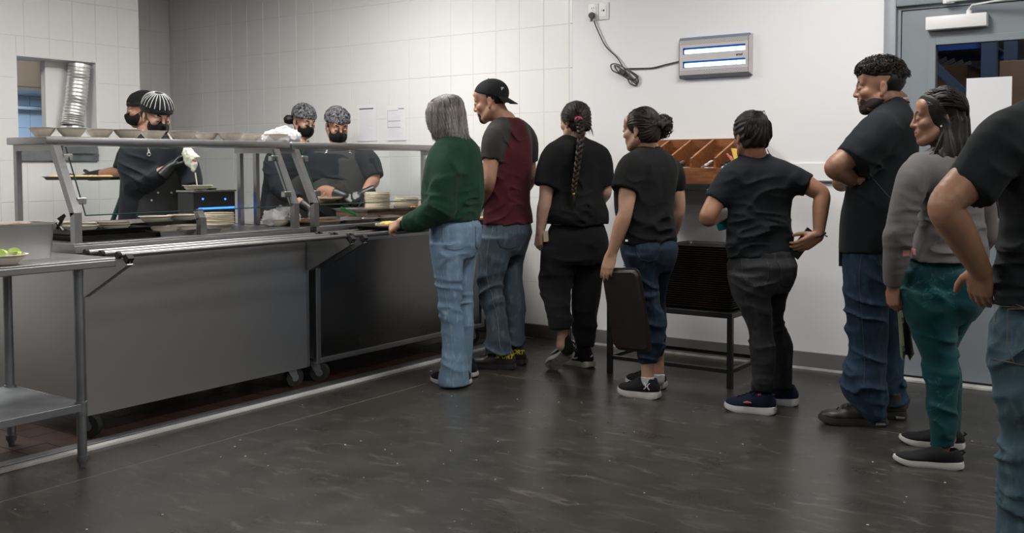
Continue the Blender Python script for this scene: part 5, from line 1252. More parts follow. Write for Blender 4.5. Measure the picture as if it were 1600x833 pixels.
    cutf = hd.T((0, .115, -.06)); pr = [h0, zstack(skirt, .03, 2.1, 0, False), Prim(ell(cutf, np.array((.075, .085, .115))*hd.s, .01, 'u', hd.B).fn, cutf-.13, cutf+.13, .012, 's'), Prim(tube([hd.T((0, 0, -.02)), g.P(706, 232, .02)], .062, .01).fn, g.P(703, 205, .02)-.16, g.P(703, 205, .02)+.16, .006, 's')]
    def strnd(X):
        q = (X-hd.c.astype(f32)); an = np.arctan2(q@hd.B[0].astype(f32), q@hd.B[1].astype(f32)); return -.0035*np.sin(an*46+2.5*vnoise(X*f32(14)))-.004*(vnoise(np.stack([an*9, an*3, q[..., 2]*3], -1))-.5)
    part_sdf('hair', pr, .005, M_hairgry, g.e, strnd)
    rg = random.Random(3); paths = []
    for i in range(420):
        an = rg.uniform(-2.65, 2.65)+math.pi; top = hd.T((.012*math.sin(an), .01+.012*math.cos(an), .122)); 
        sx, cx = math.sin(an), math.cos(an); k = rg.uniform(1.0, 1.05)
        p1 = hd.T((.062*sx*k, -.012+.075*cx*k, .102)); p2 = hd.T((.093*sx*k, -.015+.108*cx*k, .045)); 
        c0 = g.P(700, 190, .015); o_ = (hd.B[0]*sx*.098+hd.B[1]*cx*.104)*k; o_[2] = 0; p3 = g.P(699, 196, .015)+o_; c1 = g.P(706+rg.uniform(-2, 2), 219+rg.uniform(-4, 3), .015); o2 = (hd.B[0]*sx*.10+hd.B[1]*cx*.108)*k*rg.uniform(.93, 1.03); o2[2] = 0; p4 = c1+o2
        paths.append(cat_rom([top, p1, p2, p3, p4], 3))
    strands('hair_locks', paths, .0028, M_hairgry, g.e, .35)
    return g

def shell(hd, g, extra=0.0, regions=None, cuts=()):
    """thin layer over the face (mask, beard, short hair, cap)"""
    ps = [grown(p, g) for p in head_prims(hd.c, hd.B, hd.H, hd.jaw, hd.nose, False, hd.width)]
    return ps+[group_prim(regions, .006, 'i')]+list(cuts)
def hair_cap(hd, R=(.083, .102, .090), c=(0, -.018, .034), face_cut=True, nape=-.075):
    pr = [hd.E(c, R, .02), hd.E((0, -.045, -.02), (.073, .066, .075), .02)]
    if face_cut: q = hd.T((0, .098, -.035)); pr.append(Prim(hd.E((0, .098, -.035), (.078, .082, .108)).fn, q-.14, q+.14, .012, 's'))
    pr.append(half(hd.T((0, -.02, nape)), -hd.B[2], k=.01)); return pr
def streak(hd, freq=40, amp=.0025, toward=None):
    tw = hd.T((0, -.11, .02)) if toward is None else toward
    def fn(X):
        q = X-tw.astype(f32); an = np.arctan2(q@hd.B[0].astype(f32), q@hd.B[2].astype(f32)); return -amp*np.sin(an*freq+3*vnoise(X*f32(22)))-amp*1.2*(vnoise(np.stack([an*8, an*5, q[..., 2]*4], -1))-.5)
    return fn
def braid(P, R, name, m, parent, turns=9):
    P = np.array(cat_rom(P, 10)); n = len(P); mm = MB()
    for k in range(3):
        pts = []; rr = []
        for i in range(n):
            t = i/(n-1); ph = 2*math.pi*turns*t/2+2*math.pi*k/3; r = R[0]+(R[1]-R[0])*t
            d = nrm(P[min(i+1, n-1)]-P[max(i-1, 0)]); s = nrm(np.cross(d, f0)); b = np.cross(s, d)
            pts.append(P[i]+s*r*.62*math.sin(ph)+b*r*.42*math.sin(2*ph)); rr.append(r*.56)
        mm.tube(pts, rr, 8)
    return mm.build(name, m, parent, True)
def tuck(R, n=2, ka=.95, kb=.78):
    R = sorted(R, key=lambda q: -q[0][2]); return [(c, a*ka, b*kb, l) if i < n else (c, a, b, l) for i, (c, a, b, l) in enumerate(R)]
def gl_(ox, oy, sc): return lambda L: [(oy+q[0]/sc, ox+q[1]/sc, ox+q[2]/sc)+tuple(q[3:]) for q in L]

# ------------------------------------------------------------------ 2: man in the maroon raglan shirt
def person_maroon():
    g = Figure('man in a maroon raglan shirt with grey sleeves and a backwards black cap', 6.2, (-.66, .75)); sk = skin('tan_skin', (.40, .21, .135))
    g.start((onz(770, 577)+onz(812, 570))/2)
    tor = g.rings([(183, 779, 809), (188, 772, 815), (194, 766, 820), (203, 762, 825), (218, 761, 829), (236, 762, 831), (255, 764, 831), (272, 765, 830), (290, 763, 828), (305, 761, 826.5), (320, 759, 826.5), (335, 757, 830), (349, 756, 831.5)], .60)
    hd = Head(g, (767, 159, 0), .246, (-.97, .25), -.20, jaw=.98, nose=1.05)
    arms = [dict(pts=[(771, 208, -.12), (764, 284, -.16), (743, 334, .02)], r=(.052, .047, .040, .043, .029), hand=dict(d=cv(-.9, -.35, .3), n=cv(0, -1, .2), side=-1, s=1.0)),
            dict(pts=[(822, 210, .15), (828, 280, .20), (792, 334, .33)], r=(.052, .047, .040, .043, .029), hand=dict(d=cv(-.95, -.1, .2), n=cv(0, -1, 0), side=1, s=1.0))]
    q = gl_(640, 330, 2.975)
    pel = g.rings(q([(35, 346, 570), (60, 343, 571), (100, 334, 566), (140, 327, 552), (175, 330, 540), (205, 345, 520)]), .78)
    pel = tuck(pel)
    lL = g.rings(q([(120, 330, 490), (160, 324, 480), (200, 320, 471), (250, 318, 456), (300, 317, 441), (350, 320, 433), (400, 330, 436), (450, 346, 446), (500, 357, 456), (550, 361, 462), (600, 352, 471), (640, 348, 472), (662, 352, 468)]), .95, dd=-.07)
    lR = g.rings(q([(120, 430, 556), (160, 432, 546), (200, 430, 536), (250, 426, 527), (300, 428, 527), (350, 430, 531), (400, 434, 536), (450, 440, 539), (500, 447, 538), (550, 450, 536), (600, 448, 530), (618, 448, 526)]), .95, dd=.08)
    bd = make_body(g, sk, hd, (791, 190, .02), arms, tor, [pel, lL, lR], [], .060)
    head_details(bd, g.e, hd.c, hd.B, hd.H, sk, M_hairblk, mat('brown_lip', (.30, .12, .10), .5))
    M_beard = mat('short_dark_beard', (.022, .014, .011), .8, bump=.6, bscale=260)
    part_sdf('beard', shell(hd, .0024, regions=[hd.E((0, .078, -.096), (.034, .04, .024)), hd.E((0, .098, -.0455), (.028, .02, .0052)), hd.E((.030, .07, -.075), (.006, .025, .03)), hd.E((-.030, .07, -.075), (.006, .025, .03))]), .0036, M_beard, g.e)
    part_sdf('hair', shell(hd, .004, regions=[hd.E((0, -.075, .0), (.08, .062, .058)), hd.E((-.072, -.02, .03), (.02, .024, .035)), hd.E((.072, -.02, .03), (.02, .024, .035))]), .0045, M_hairblk, g.e)
    M_mar = cloth('maroon_cotton', (.055, .0095, .013), (.075, .014, .018), .85, .25); M_chr = cloth('charcoal_cotton', (.030, .029, .029), (.042, .040, .040), .9, .3)
    sL = tube(g.pts([(782, 208, -.07), (771, 219, -.13), (767, 250, -.15)]), [.072, .070, .060], .04, flat_end=True); sR = tube(g.pts([(808, 204, .10), (824, 218, .16), (828, 254, .18)]), [.070, .068, .058], .04, flat_end=True)
    nk = g.P(794, 186, .02)
    def mf(C):
        cL = g.P(777, 226, -.12); cR = g.P(822, 226, .15); out = np.zeros(len(C))
        for s_, c_ in ((-1, cL), (1, cR)):
            v = C-nk; x = (v@g.lat)*s_; z = v[:, 2]; out[(x > .055+(-z)*.30) & (z > -.36)] = 1
        return out
    sh = part_sdf('raglan_shirt', [zstack(tor, .03), sL, sR], .0068, [M_mar, M_chr], g.e, folds([(g.P(790, 300, -.2), .14, (.8, .2, .9), .05, .008), (g.P(775, 262, -.2), .10, (.5, 0, 1), .04, .006), (g.P(795, 335, -.1), .12, (-.5, .2, 1), .045, .007), (g.P(800, 215, -.1), .10, (1, .3, .3), .035, .005)], .0045, 8, seed=5), matfn=mf)
    collar(g, g.P(792, 186, .02), .074, .066, M_chr, .010, .006, parent=sh)
    M_j = denim('grey_blue_denim', (.045, .066, .088), (.06, .088, .115), (.105, .14, .17))
    tr = part_sdf('jeans', [zstack(pel, .03), zstack(lL, .025, 2.1, 0, False), zstack(lR, .025, 2.1, 0, False)], .0075, M_j, g.e, folds([(g.P(765, 460, -.1), .14, (-.5, 0, 1), .05, .008), (g.P(780, 535, -.1), .12, (.4, 0, 1), .05, .010), (g.P(812, 520, 0), .12, (.3, 0, 1), .05, .009), (g.P(790, 400, -.2), .10, (.6, 0, 1), .04, .006)], .004, 9, seed=6))
    n_ = cv(.15, .1, -1); pockets(tr, g, (797, 368, -.2), .14, .14, M_j, M_thread, normal=n_, right=nrm(np.cross(UZ, n_)))
    surf_line(tr, [g.P(x, y, -.2) for x, y in [(763, 352), (757, 400), (756, 440), (763, 470), (771, 510), (776, 548)]], cv(-.4, 0, -.9), .0013, M_threadw, 'side_seam', tr)
    # chunky black trainers with yellow heel lettering
    for hl, to, nm in ((onz(806, 577), onz(737, 574), 'a'), (onz(823, 570), onz(756, 566), 'b')):
        u, T, B = shoe(g.e, hl, to, L=.30, W=.108, m_up=M_leather, m_sole=mat('glossy_black_sole', (.03, .03, .032), .3), sole_h=.032, collar=.10, laces=M_soleb)
        place_text('lettering', 'SPORT', .038, T((.062, .046, .085)), -B[0], B[2], mat('yellow_print', (.62, .5, .02), .5), u, shear=.2, bold=.0012, extrude=.002)
    # cap worn backwards
    M_cap = cloth('black_cap_twill', (.0095, .0095, .010), (.012, .012, .013), .8, .2)
    fh = nrm(hd.B[1]*np.array([1, 1, 0])); up_ = nrm(UZ-fh*.24); cB = hd.T((0, -.012, .030))
    cp = part_sdf('cap', [hd.E((0, -.012, .042), (.083, .103, .087), .01), half(cB, -up_, k=.004), Prim(hd.E((0, .088, .046), (.032, .05, .020)).fn, hd.T((0, .088, .046))-.08, hd.T((0, .088, .046))+.08, .004, 's')], .0042, M_cap, g.e)
    br = MB(); v = []; nA = 17; nR = 5
    for r in range(nR):
        for i in range(nA):
            t = (i/(nA-1)-.5)*2; an = t*1.0; e_ = .074*r/(nR-1)*math.cos(an*.9); v.append(cB+hd.B[0]*.083*math.sin(an)*hd.s*(1+.02*r)-fh*(.093*math.cos(an)*hd.s+e_*.86)-UZ*(.018*math.cos(an)+e_*.52-.004+.004*r*t*t))
    th = UZ*.004; v2 = [p+th for p in v]; n1 = nA*nR
    f = [(r*nA+i, r*nA+i+1, (r+1)*nA+i+1, (r+1)*nA+i) for r in range(nR-1) for i in range(nA-1)]; f2 = [tuple(n1+q for q in x[::-1]) for x in f]; rim = [((nR-1)*nA+i, (nR-1)*nA+i+1, n1+(nR-1)*nA+i+1, n1+(nR-1)*nA+i) for i in range(nA-1)]
    br.add(v+v2, f+f2+rim).build('brim', M_cap, cp, True)
    MB().tube([tuple(hd.T((x, .090-abs(x)*.35, .032))) for x in (-.035, -.018, 0, .018, .035)], .0055, 6).build('adjuster_strap', M_cap, cp)
    MB().ball(hd.T((0, -.012, .128)), .006, 8, 6).build('button', M_cap, cp)
    MB().box(0, .0001, 0, .0001, 0, .0001) if False else None
    c_ = hd.T((-.028, .082, .050)); MB().bar(c_, hd.T((-.02, .086, .058)), .012, .008).build('size_label', mat('yellow_label', (.6, .42, .12), .6), cp)
    MB().bar(hd.T((-.055, -.088, .052)), hd.T((-.04, -.097, .05)), .006, .02).build('side_emblem', mat('pale_emblem', (.35, .35, .36), .6), cp)
    return g

# ------------------------------------------------------------------ 3: woman with the long braid
def person_braid():
    g = Figure('woman with a long dark braid in a black t-shirt and black sweatpants, heel raised', 6.15, (-.28, .96)); sk = skin('fair_skin', (.46, .28, .21))
    g.start(onz(907, 574))
    tor = g.rings([(210, 880, 909), (214, 874, 915), (219, 869, 919), (226, 861, 930), (238, 860, 938), (256, 867, 941), (275, 870, 942), (294, 869, 940.5), (308, 863, 942), (320, 857, 946), (332, 852, 950), (344, 851, 951), (349, 853, 950)], .66)
    hd = Head(g, (898, 190, 0), .226, (-.62, .78), -.12)
    arms = [dict(pts=[(862, 236, -.04), (852, 312, -.08), (844, 362, -.06)], r=(.050, .047, .039, .042, .027), hand=dict(d=cv(-.12, -1, .05), n=cv(.75, -.1, .6), side=-1, curl=(.7, .9, .6), s=.95, thumb=(.8, .5, .3))),
            dict(pts=[(938, 236, .05), (946, 300, .06), (926, 330, .25)], r=(.050, .047, .039, .042, .027), hand=dict(d=cv(-.6, 0, .8), n=cv(-.5, 0, -.5), side=1, s=.95))]
    q = gl_(820, 340, 3.204)
    pel = g.rings(q([(0, 140, 384), (25, 132, 392), (45, 128, 396), (90, 106, 414), (120, 95, 419), (160, 90, 417), (200, 88, 412), (230, 95, 400)]), .72)
    pel = tuck(pel)
    lL = g.rings(q([(160, 88, 262), (200, 85, 258), (250, 80, 252), (300, 75, 246), (340, 72, 236, -.02), (380, 82, 223, -.05), (420, 95, 225, -.09), (460, 107, 228, -.13), (500, 117, 232, -.17), (530, 124, 230, -.2), (556, 130, 225, -.22)]), .95, dd=-.03)
    lR = g.rings(q([(160, 245, 417), (200, 242, 413), (250, 243, 405), (300, 241, 396), (340, 239, 390), (380, 235, 387), (420, 235, 380), (460, 235, 372), (500, 238, 365), (550, 240, 357), (600, 247, 353), (625, 252, 352), (645, 262, 346)]), .95, dd=.04)
    heelL = ond(889, 553, 5.93); toeL = onz(856, 578); aL = ond(879, 521, 5.95); aR = g.P(913, 545, .04)
    bd = make_body(g, sk, hd, (894, 217, .02), arms, tor, [pel, lL, lR], [(ond(879, 505, 5.95), ond(878, 540, 5.93), .036, .034)], .052)
    M_sw = cloth('black_sweatpants_fleece', (.0075, .0075, .008), (.010, .010, .0105), .95, .25)
    sL = tube(g.pts([(876, 240, -.02), (863, 250, -.05), (852, 291, -.08)]), [.078, .080, .073], .045, flat_end=True); sR = tube(g.pts([(922, 240, .03), (937, 251, .05), (945, 292, .06)]), [.078, .076, .066], .045, flat_end=True)
    sh = part_sdf('t_shirt', [zstack(tor, .03), sL, sR], .0075, M_teeblk, g.e, folds([(g.P(925, 300, -.15), .14, (.9, 0, .5), .05, .007), (g.P(875, 320, -.15), .12, (-.6, 0, 1), .045, .007), (g.P(905, 335, -.15), .16, (.1, 0, 1), .04, .008), (g.P(900, 240, -.15), .12, (1, 0, .3), .06, .005)], .005, 7, seed=8))
    collar(g, g.P(894, 213, .02), .072, .062, M_teeblk, .010, .006, parent=sh)
    part_sdf('sweatpants', [zstack(pel, .03), zstack(lL, .03, 2.1), zstack(lR, .03, 2.1)], .008, M_sw, g.e, folds([(g.P(870, 450, -.1), .12, (.2, 0, 1), .05, .010), (g.P(880, 500, -.2), .09, (.1, 0, 1), .04, .010), (g.P(915, 525, 0), .12, (.1, 0, 1), .05, .012), (g.P(900, 395, -.15), .12, (.4, 0, 1), .05, .006)], .007, 8, seed=9))
    # trainers: one flat, one rolled up on its toe
    for hl, to, upv, so in ((onz(926, 575), onz(879, 566), (0, 0, 1), M_soleg), (heelL-UZ*.0, toeL+UZ*.004, cv(.22, .42, .88), M_soleg)):
        u, T, B = shoe(g.e, hl, to, upv, L=.262, W=.098, m_up=M_shoeblk, m_sole=M_solew, sole_h=.034, collar=.085, laces=M_soleb, rocker=.012)
        for sg in (-1, 1):
            P_ = [T((.05, sg*.040, .075)), T((.10, sg*.047, .052)), T((.15, sg*.048, .050)), T((.125, sg*.047, .066)), T((.20, sg*.042, .058))]
            MB().tube(P_[:3]+[T((.19, sg*.046, .062))], [.002, .005, .006, .002], 6).build('side_stripe', mat('white_stripe', (.6, .6, .6), .5), u, True)
        MB().tube([T((.004, -.012, .07)), T((.002, 0, .078)), T((.004, .012, .07))], .005, 6).build('heel_tab', mat('white_stripe', (.6, .6, .6), .5), u)
        n = 30; O = outline(.262*.86, .098*.84, n); MB().add([T((p[0]+.016, p[1], -.0005+.010*max(0, (p[0]/.225-.72)/.28)**2)) for p in O], [tuple(range(len(O)))[::-1]]).build('outsole', M_soleg, u)
    part_sdf('sock', [tube([heelL+(aL-heelL)*.25, heelL*.35+aL*.65], [.042, .039], .01)], .006, M_sockb, g.e); part_sdf('sock', [tube([g.P(913, 556, .04), g.P(911, 535, .04)], [.045, .043], .01)], .006, M_sockb, g.e)
    # hair
    tie = g.P(904, 187, -.115)
    hr = part_sdf('hair', hair_cap(hd, nape=-.068), .0046, M_hairbrn, g.e, streak(hd, 34, .0028, tie))
    rg = random.Random(4); paths = []
    for i in range(260):
        an = rg.uniform(-1.9, 1.9); el_ = rg.uniform(-.35, 1.35); st = hd.T((.080*math.sin(an)*math.cos(el_*.8), -.018+.096*math.cos(an)*math.cos(el_*.8), .034+.084*math.sin(el_)))
        if (st-hd.c)@hd.B[1] > .065 and (st-hd.c)@hd.B[2] < .05: continue
        mid = (st+tie)/2; od = nrm(mid-hd.T((0, -.018, .03))); mid = hd.T((0, -.018, .03))+od*.101*hd.s; paths.append(cat_rom([st, mid, tie], 4))
    for i in range(34):   # loose hair at the nape and ears
        a_ = rg.uniform(-1, 1); st = hd.T((.066*a_+.01, -.055, -.03)); paths.append(cat_rom([st, st+UZ*-.03+hd.B[0]*.02*a_, st+UZ*-rg.uniform(.05, .075)+hd.B[0]*(.035*a_+rg.uniform(-.01, .02))-f0*.02], 3))
    strands('hair_strands', paths, .0016, M_hairbrn, hr, .4)
    MB().tube([tuple(tie+(nrm(np.cross(UZ, f0))*math.cos(t)+UZ*math.sin(t)*.8)*.019) for t in np.linspace(0, 2*math.pi, 14)], .006, 7, False).build('hair_tie', mat('pink_hair_tie', (.55, .03, .12), .6), hr, True)
    braid([tie]+g.pts([(906.5, 198, -.12), (907.5, 212, -.135), (905.5, 232, -.165), (903, 251, -.172), (900.5, 270, -.172), (897.5, 287, -.172), (896.5, 302, -.172)]), (.024, .0135), 'braid', M_hairbrn, hr, 10)
    tl = []
    for i in range(26):
        a_, b_ = rg.uniform(-1, 1), rg.uniform(-1, 1); tl.append(cat_rom(g.pts([(896.5+a_, 302, -.172+b_*.005), (897.5+a_*1.8, 316, -.175+b_*.01), (898+a_*1.2, 328+3*b_, -.175)]), 3))
    strands('braid_tail', tl, .0018, M_hairbrn, hr, .3)
    MB().ball(g.P(896.5, 302.5, -.172), .0095, 10, 7).build('braid_band', mat('yellow_band', (.65, .6, .05), .5), hr)
    # card in the trouser pocket, arm tattoo
    c_ = g.P(853.5, 370, -.10); MB().bar(c_-UZ*.03, c_+UZ*.035+r0*-.004, .03, .003, f0).build('pocket_card', mat('tan_card', (.42, .33, .24), .7), g.e)
    for k in range(6):
        p = [g.P(846+2*math.sin(k*2.1+t), 322+k*6.5+t*2, -.03) for t in range(4)]
        surf_line(bd, p, cv(-.35, 0, -1), .0013, mat('tattoo_ink', (.07, .06, .065), .6), 'tattoo', g.e, .0004)
    return g

# ------------------------------------------------------------------ 4: woman holding a tray at her side
def person_tray():
    g = Figure('woman with a curly dark ponytail in a black t-shirt and cropped navy jeans', 5.42, (-.62, .78)); sk = skin('light_tan_skin', (.44, .25, .17))
    g.start((onz(1000, 622)+onz(1030, 606))/2)
    tor = g.rings([(226, 1003, 1028), (231, 995, 1034), (237, 988, 1041), (244, 981, 1049), (254, 973, 1055), (266, 966, 1059), (282, 961, 1059), (302, 960, 1057), (320, 961, 1055), (337, 963, 1055), (352, 966, 1057), (366, 970, 1059.5), (379, 972, 1061)], .64)
    hd = Head(g, (1001, 203, 0), .226, (-.80, .60), -.06)
    tray_grip = g.P(949, 421, -.10)
    arms = [dict(pts=[(986, 254, -.12), (977, 332, -.17), (956, 396, -.13)], r=(.050, .046, .038, .041, .026), hand=dict(d=cv(-.28, -.95, -.12), n=cv(.35, -.1, .9), side=-1, curl=(.15, .35, .3), s=.92, thumb=(.6, .35, .8))),
            dict(pts=[(1052, 264, .13), (1060, 325, .15), (1048, 375, .22)], r=(.050, .046, .038, .041, .026), hand=dict(d=cv(-.4, -.9, .2), n=cv(-.8, 0, -.3), side=1, s=.92))]
    q = gl_(930, 360, 2.975)
    pel = g.rings(q([(15, 116, 380), (40, 115, 383), (80, 118, 385), (120, 125, 380), (155, 138, 370), (190, 155, 352)]), .85)
    pel = tuck(pel)
    lL = g.rings(q([(110, 135, 300), (150, 150, 298), (190, 165, 296), (230, 178, 294), (280, 190, 296), (330, 200, 300), (370, 206, 308), (410, 212, 318), (450, 214, 322), (490, 212, 322), (530, 207, 318), (565, 203, 304), (600, 206, 292), (614, 209, 286)]), .95, dd=-.06)
    lR = g.rings(q([(110, 250, 383), (150, 255, 373), (190, 255, 357), (230, 252, 342), (280, 246, 330), (330, 244, 325), (370, 246, 328), (410, 250, 332), (450, 252, 332), (490, 252, 329), (530, 250, 326), (560, 250, 320), (588, 254, 313)]), .95, dd=.08)
    bd = make_body(g, sk, hd, (1014, 233, .02), arms, tor, [pel, lL, lR], [(g.P(1012, 550, -.06), g.P(1012, 600, -.06), .042, .033), (g.P(1027, 540, .1), g.P(1029, 588, .1), .040, .032)], .053)
    head_details(bd, g.e, hd.c, hd.B, hd.H, sk, M_hairbrn, mat('brown_lip', (.30, .12, .10), .5))
    sL = tube(g.pts([(999, 258, -.07), (986, 266, -.13), (976, 298, -.16)]), [.074, .077, .074], .04, flat_end=True); sR = tube(g.pts([(1034, 258, .08), (1051, 270, .13), (1058, 298, .15)]), [.068, .064, .056], .04, flat_end=True)
    sh = part_sdf('t_shirt', [zstack(tor, .03), sL, sR], .0072, M_teeblk, g.e, folds([(g.P(1020, 275, -.15), .14, (1, .2, -.35), .05, .007), (g.P(1010, 345, -.15), .12, (.4, 0, 1), .045, .007), (g.P(1040, 365, -.1), .12, (-.3, 0, 1), .04, .007), (g.P(990, 310, -.2), .10, (.7, 0, .7), .04, .006)], .0045, 8, seed=11))
    collar(g, g.P(1014, 230, .02), .070, .062, M_teeblk, .010, .006, parent=sh)
    M_j = denim('dark_navy_denim', (.0085, .016, .030), (.012, .024, .042), (.020, .042, .066))
    tr = part_sdf('cropped_jeans', [zstack(pel, .03), zstack(lL, .025, 2.1, 0, False), zstack(lR, .025, 2.1, 0, False)], .0075, M_j, g.e, folds([(g.P(1015, 500, -.1), .12, (.2, 0, 1), .045, .009), (g.P(1010, 545, -.1), .08, (0, 0, 1), .04, .008), (g.P(1030, 530, 0), .09, (.1, 0, 1), .04, .008), (g.P(1010, 450, -.15), .12, (.7, 0, .8), .05, .006)], .003, 9, seed=12))
    n_ = cv(.1, .1, -1); pockets(tr, g, (1017, 387, -.2), .13, .13, M_j, mat('navy_thread', (.02, .035, .055), .8), normal=n_, right=nrm(np.cross(UZ, n_)))
    MB().bar(g.P(977, 376, -.16), g.P(981, 376, -.16), .006, .010).build('key_tag', M_white, g.e)
    for hl, to in ((onz(1031, 624), onz(962, 615)), (onz(1041, 608), onz(975, 600))):
        u, T, B = shoe(g.e, hl, to, L=.248, W=.092, m_up=M_shoeblk, m_sole=M_solew, sole_h=.034, collar=.080, laces=M_soleb, rocker=.014)
        mw = mat('white_emblem', (.6, .6, .6), .5); y_ = .0405
        mm = MB()
        for sg in (-1, 1):
            mm.tube([T((.058+sg*.016, y_, .088)), T((.058+sg*.006, y_+.002, .078)), T((.058+sg*.006, y_+.003, .064)), T((.058+sg*.016, y_+.003, .054))], .0028, 6)
        mm.tube([T((.050, y_+.003, .071)), T((.066, y_+.003, .071))], .0026, 6); mm.build('emblem', mw, u, True)
    for a_, b_ in ((g.P(1012, 588, -.06), g.P(1012, 599, -.06)), (g.P(1029, 584, .1), g.P(1029, 594, .1))): part_sdf('sock', [tube([a_, b_], [.0365, .034], .01, flat_start=True)], .005, M_sock, g.e)
    tie = hd.T((.0, -.112, .018))
    hr = part_sdf('hair', hair_cap(hd, R=(.081, .100, .088)), .0046, M_hairbrn, g.e, streak(hd, 36, .0022, tie))
    bun = g.P(1036, 193, .02)
    part_sdf('ponytail', [ell(bun, (.046, .046, .052), .02), ell(g.P(1031, 207, .02), (.036, .036, .038), .02), tube([tie, bun], [.024, .03], .02)], .005, M_hairbrn, hr, lambda X: -.016*(vnoise(X*f32(42))-.5)-.008*(vnoise(X*f32(90))-.5))
    rg = random.Random(9); paths = []
    for i in range(230):
        d_ = nrm([rg.gauss(0, 1), rg.gauss(0, 1), rg.gauss(0, 1)]); p = bun+d_*.040+UZ*rg.uniform(-.035, .01); t_ = nrm(np.cross(d_, [rg.gauss(0, 1), rg.gauss(0, 1), rg.gauss(0, 1)])); b_ = np.cross(d_, t_); P_ = []
        for k in range(9): a_ = k*.75; P_.append(p+(t_*math.cos(a_)+b_*math.sin(a_))*.010+d_*(.002+.0014*k)+t_*.0015*k)
        paths.append(P_)
    strands('curls', paths, .0030, M_hairbrn, hr, .4)
    paths = []
    for i in range(150):
        an = rg.uniform(-1.7, 1.7); el_ = rg.uniform(-.2, 1.3); st = hd.T((.079*math.sin(an)*math.cos(el_*.8), -.018+.095*math.cos(an)*math.cos(el_*.8), .034+.083*math.sin(el_)))
        if (st-hd.c)@hd.B[1] > .07 and (st-hd.c)@hd.B[2] < .05: continue
        od = nrm((st+tie)/2-hd.T((0, -.018, .03))); paths.append(cat_rom([st, hd.T((0, -.018, .03))+od*.098*hd.s, tie], 4))
    strands('hair_strands', paths, .0015, M_hairbrn, hr, .4)
    # the tray she holds
    c_ = g.P(975, 485, -.175); ux = cv(.16, -.98, .0); uy = cv(-.55, 0, .83); uy = nrm(uy-ux*np.dot(uy, ux)); nn = np.cross(ux, uy)
    me = tray_mesh(.45, .32, .020, .05); o = link('cafeteria_tray', me, None); 
    o.matrix_world = Matrix(((ux[0], uy[0], nn[0], c_[0]), (ux[1], uy[1], nn[1], c_[1]), (ux[2], uy[2], nn[2], c_[2]), (0, 0, 0, 1)))
    tag(o, 'brown plastic tray held upright at her side by the woman with the curly ponytail', 'tray')
    ww = empty('phone_case', g.P(991, 425, -.04), 'small pink pouch behind the upright tray', 'pouch'); MB().bar(g.P(986, 420, -.04), g.P(993, 434, -.04), .03, .03).build('pouch_body', mat('pink_pouch', (.5, .06, .09), .5), ww)
    return g
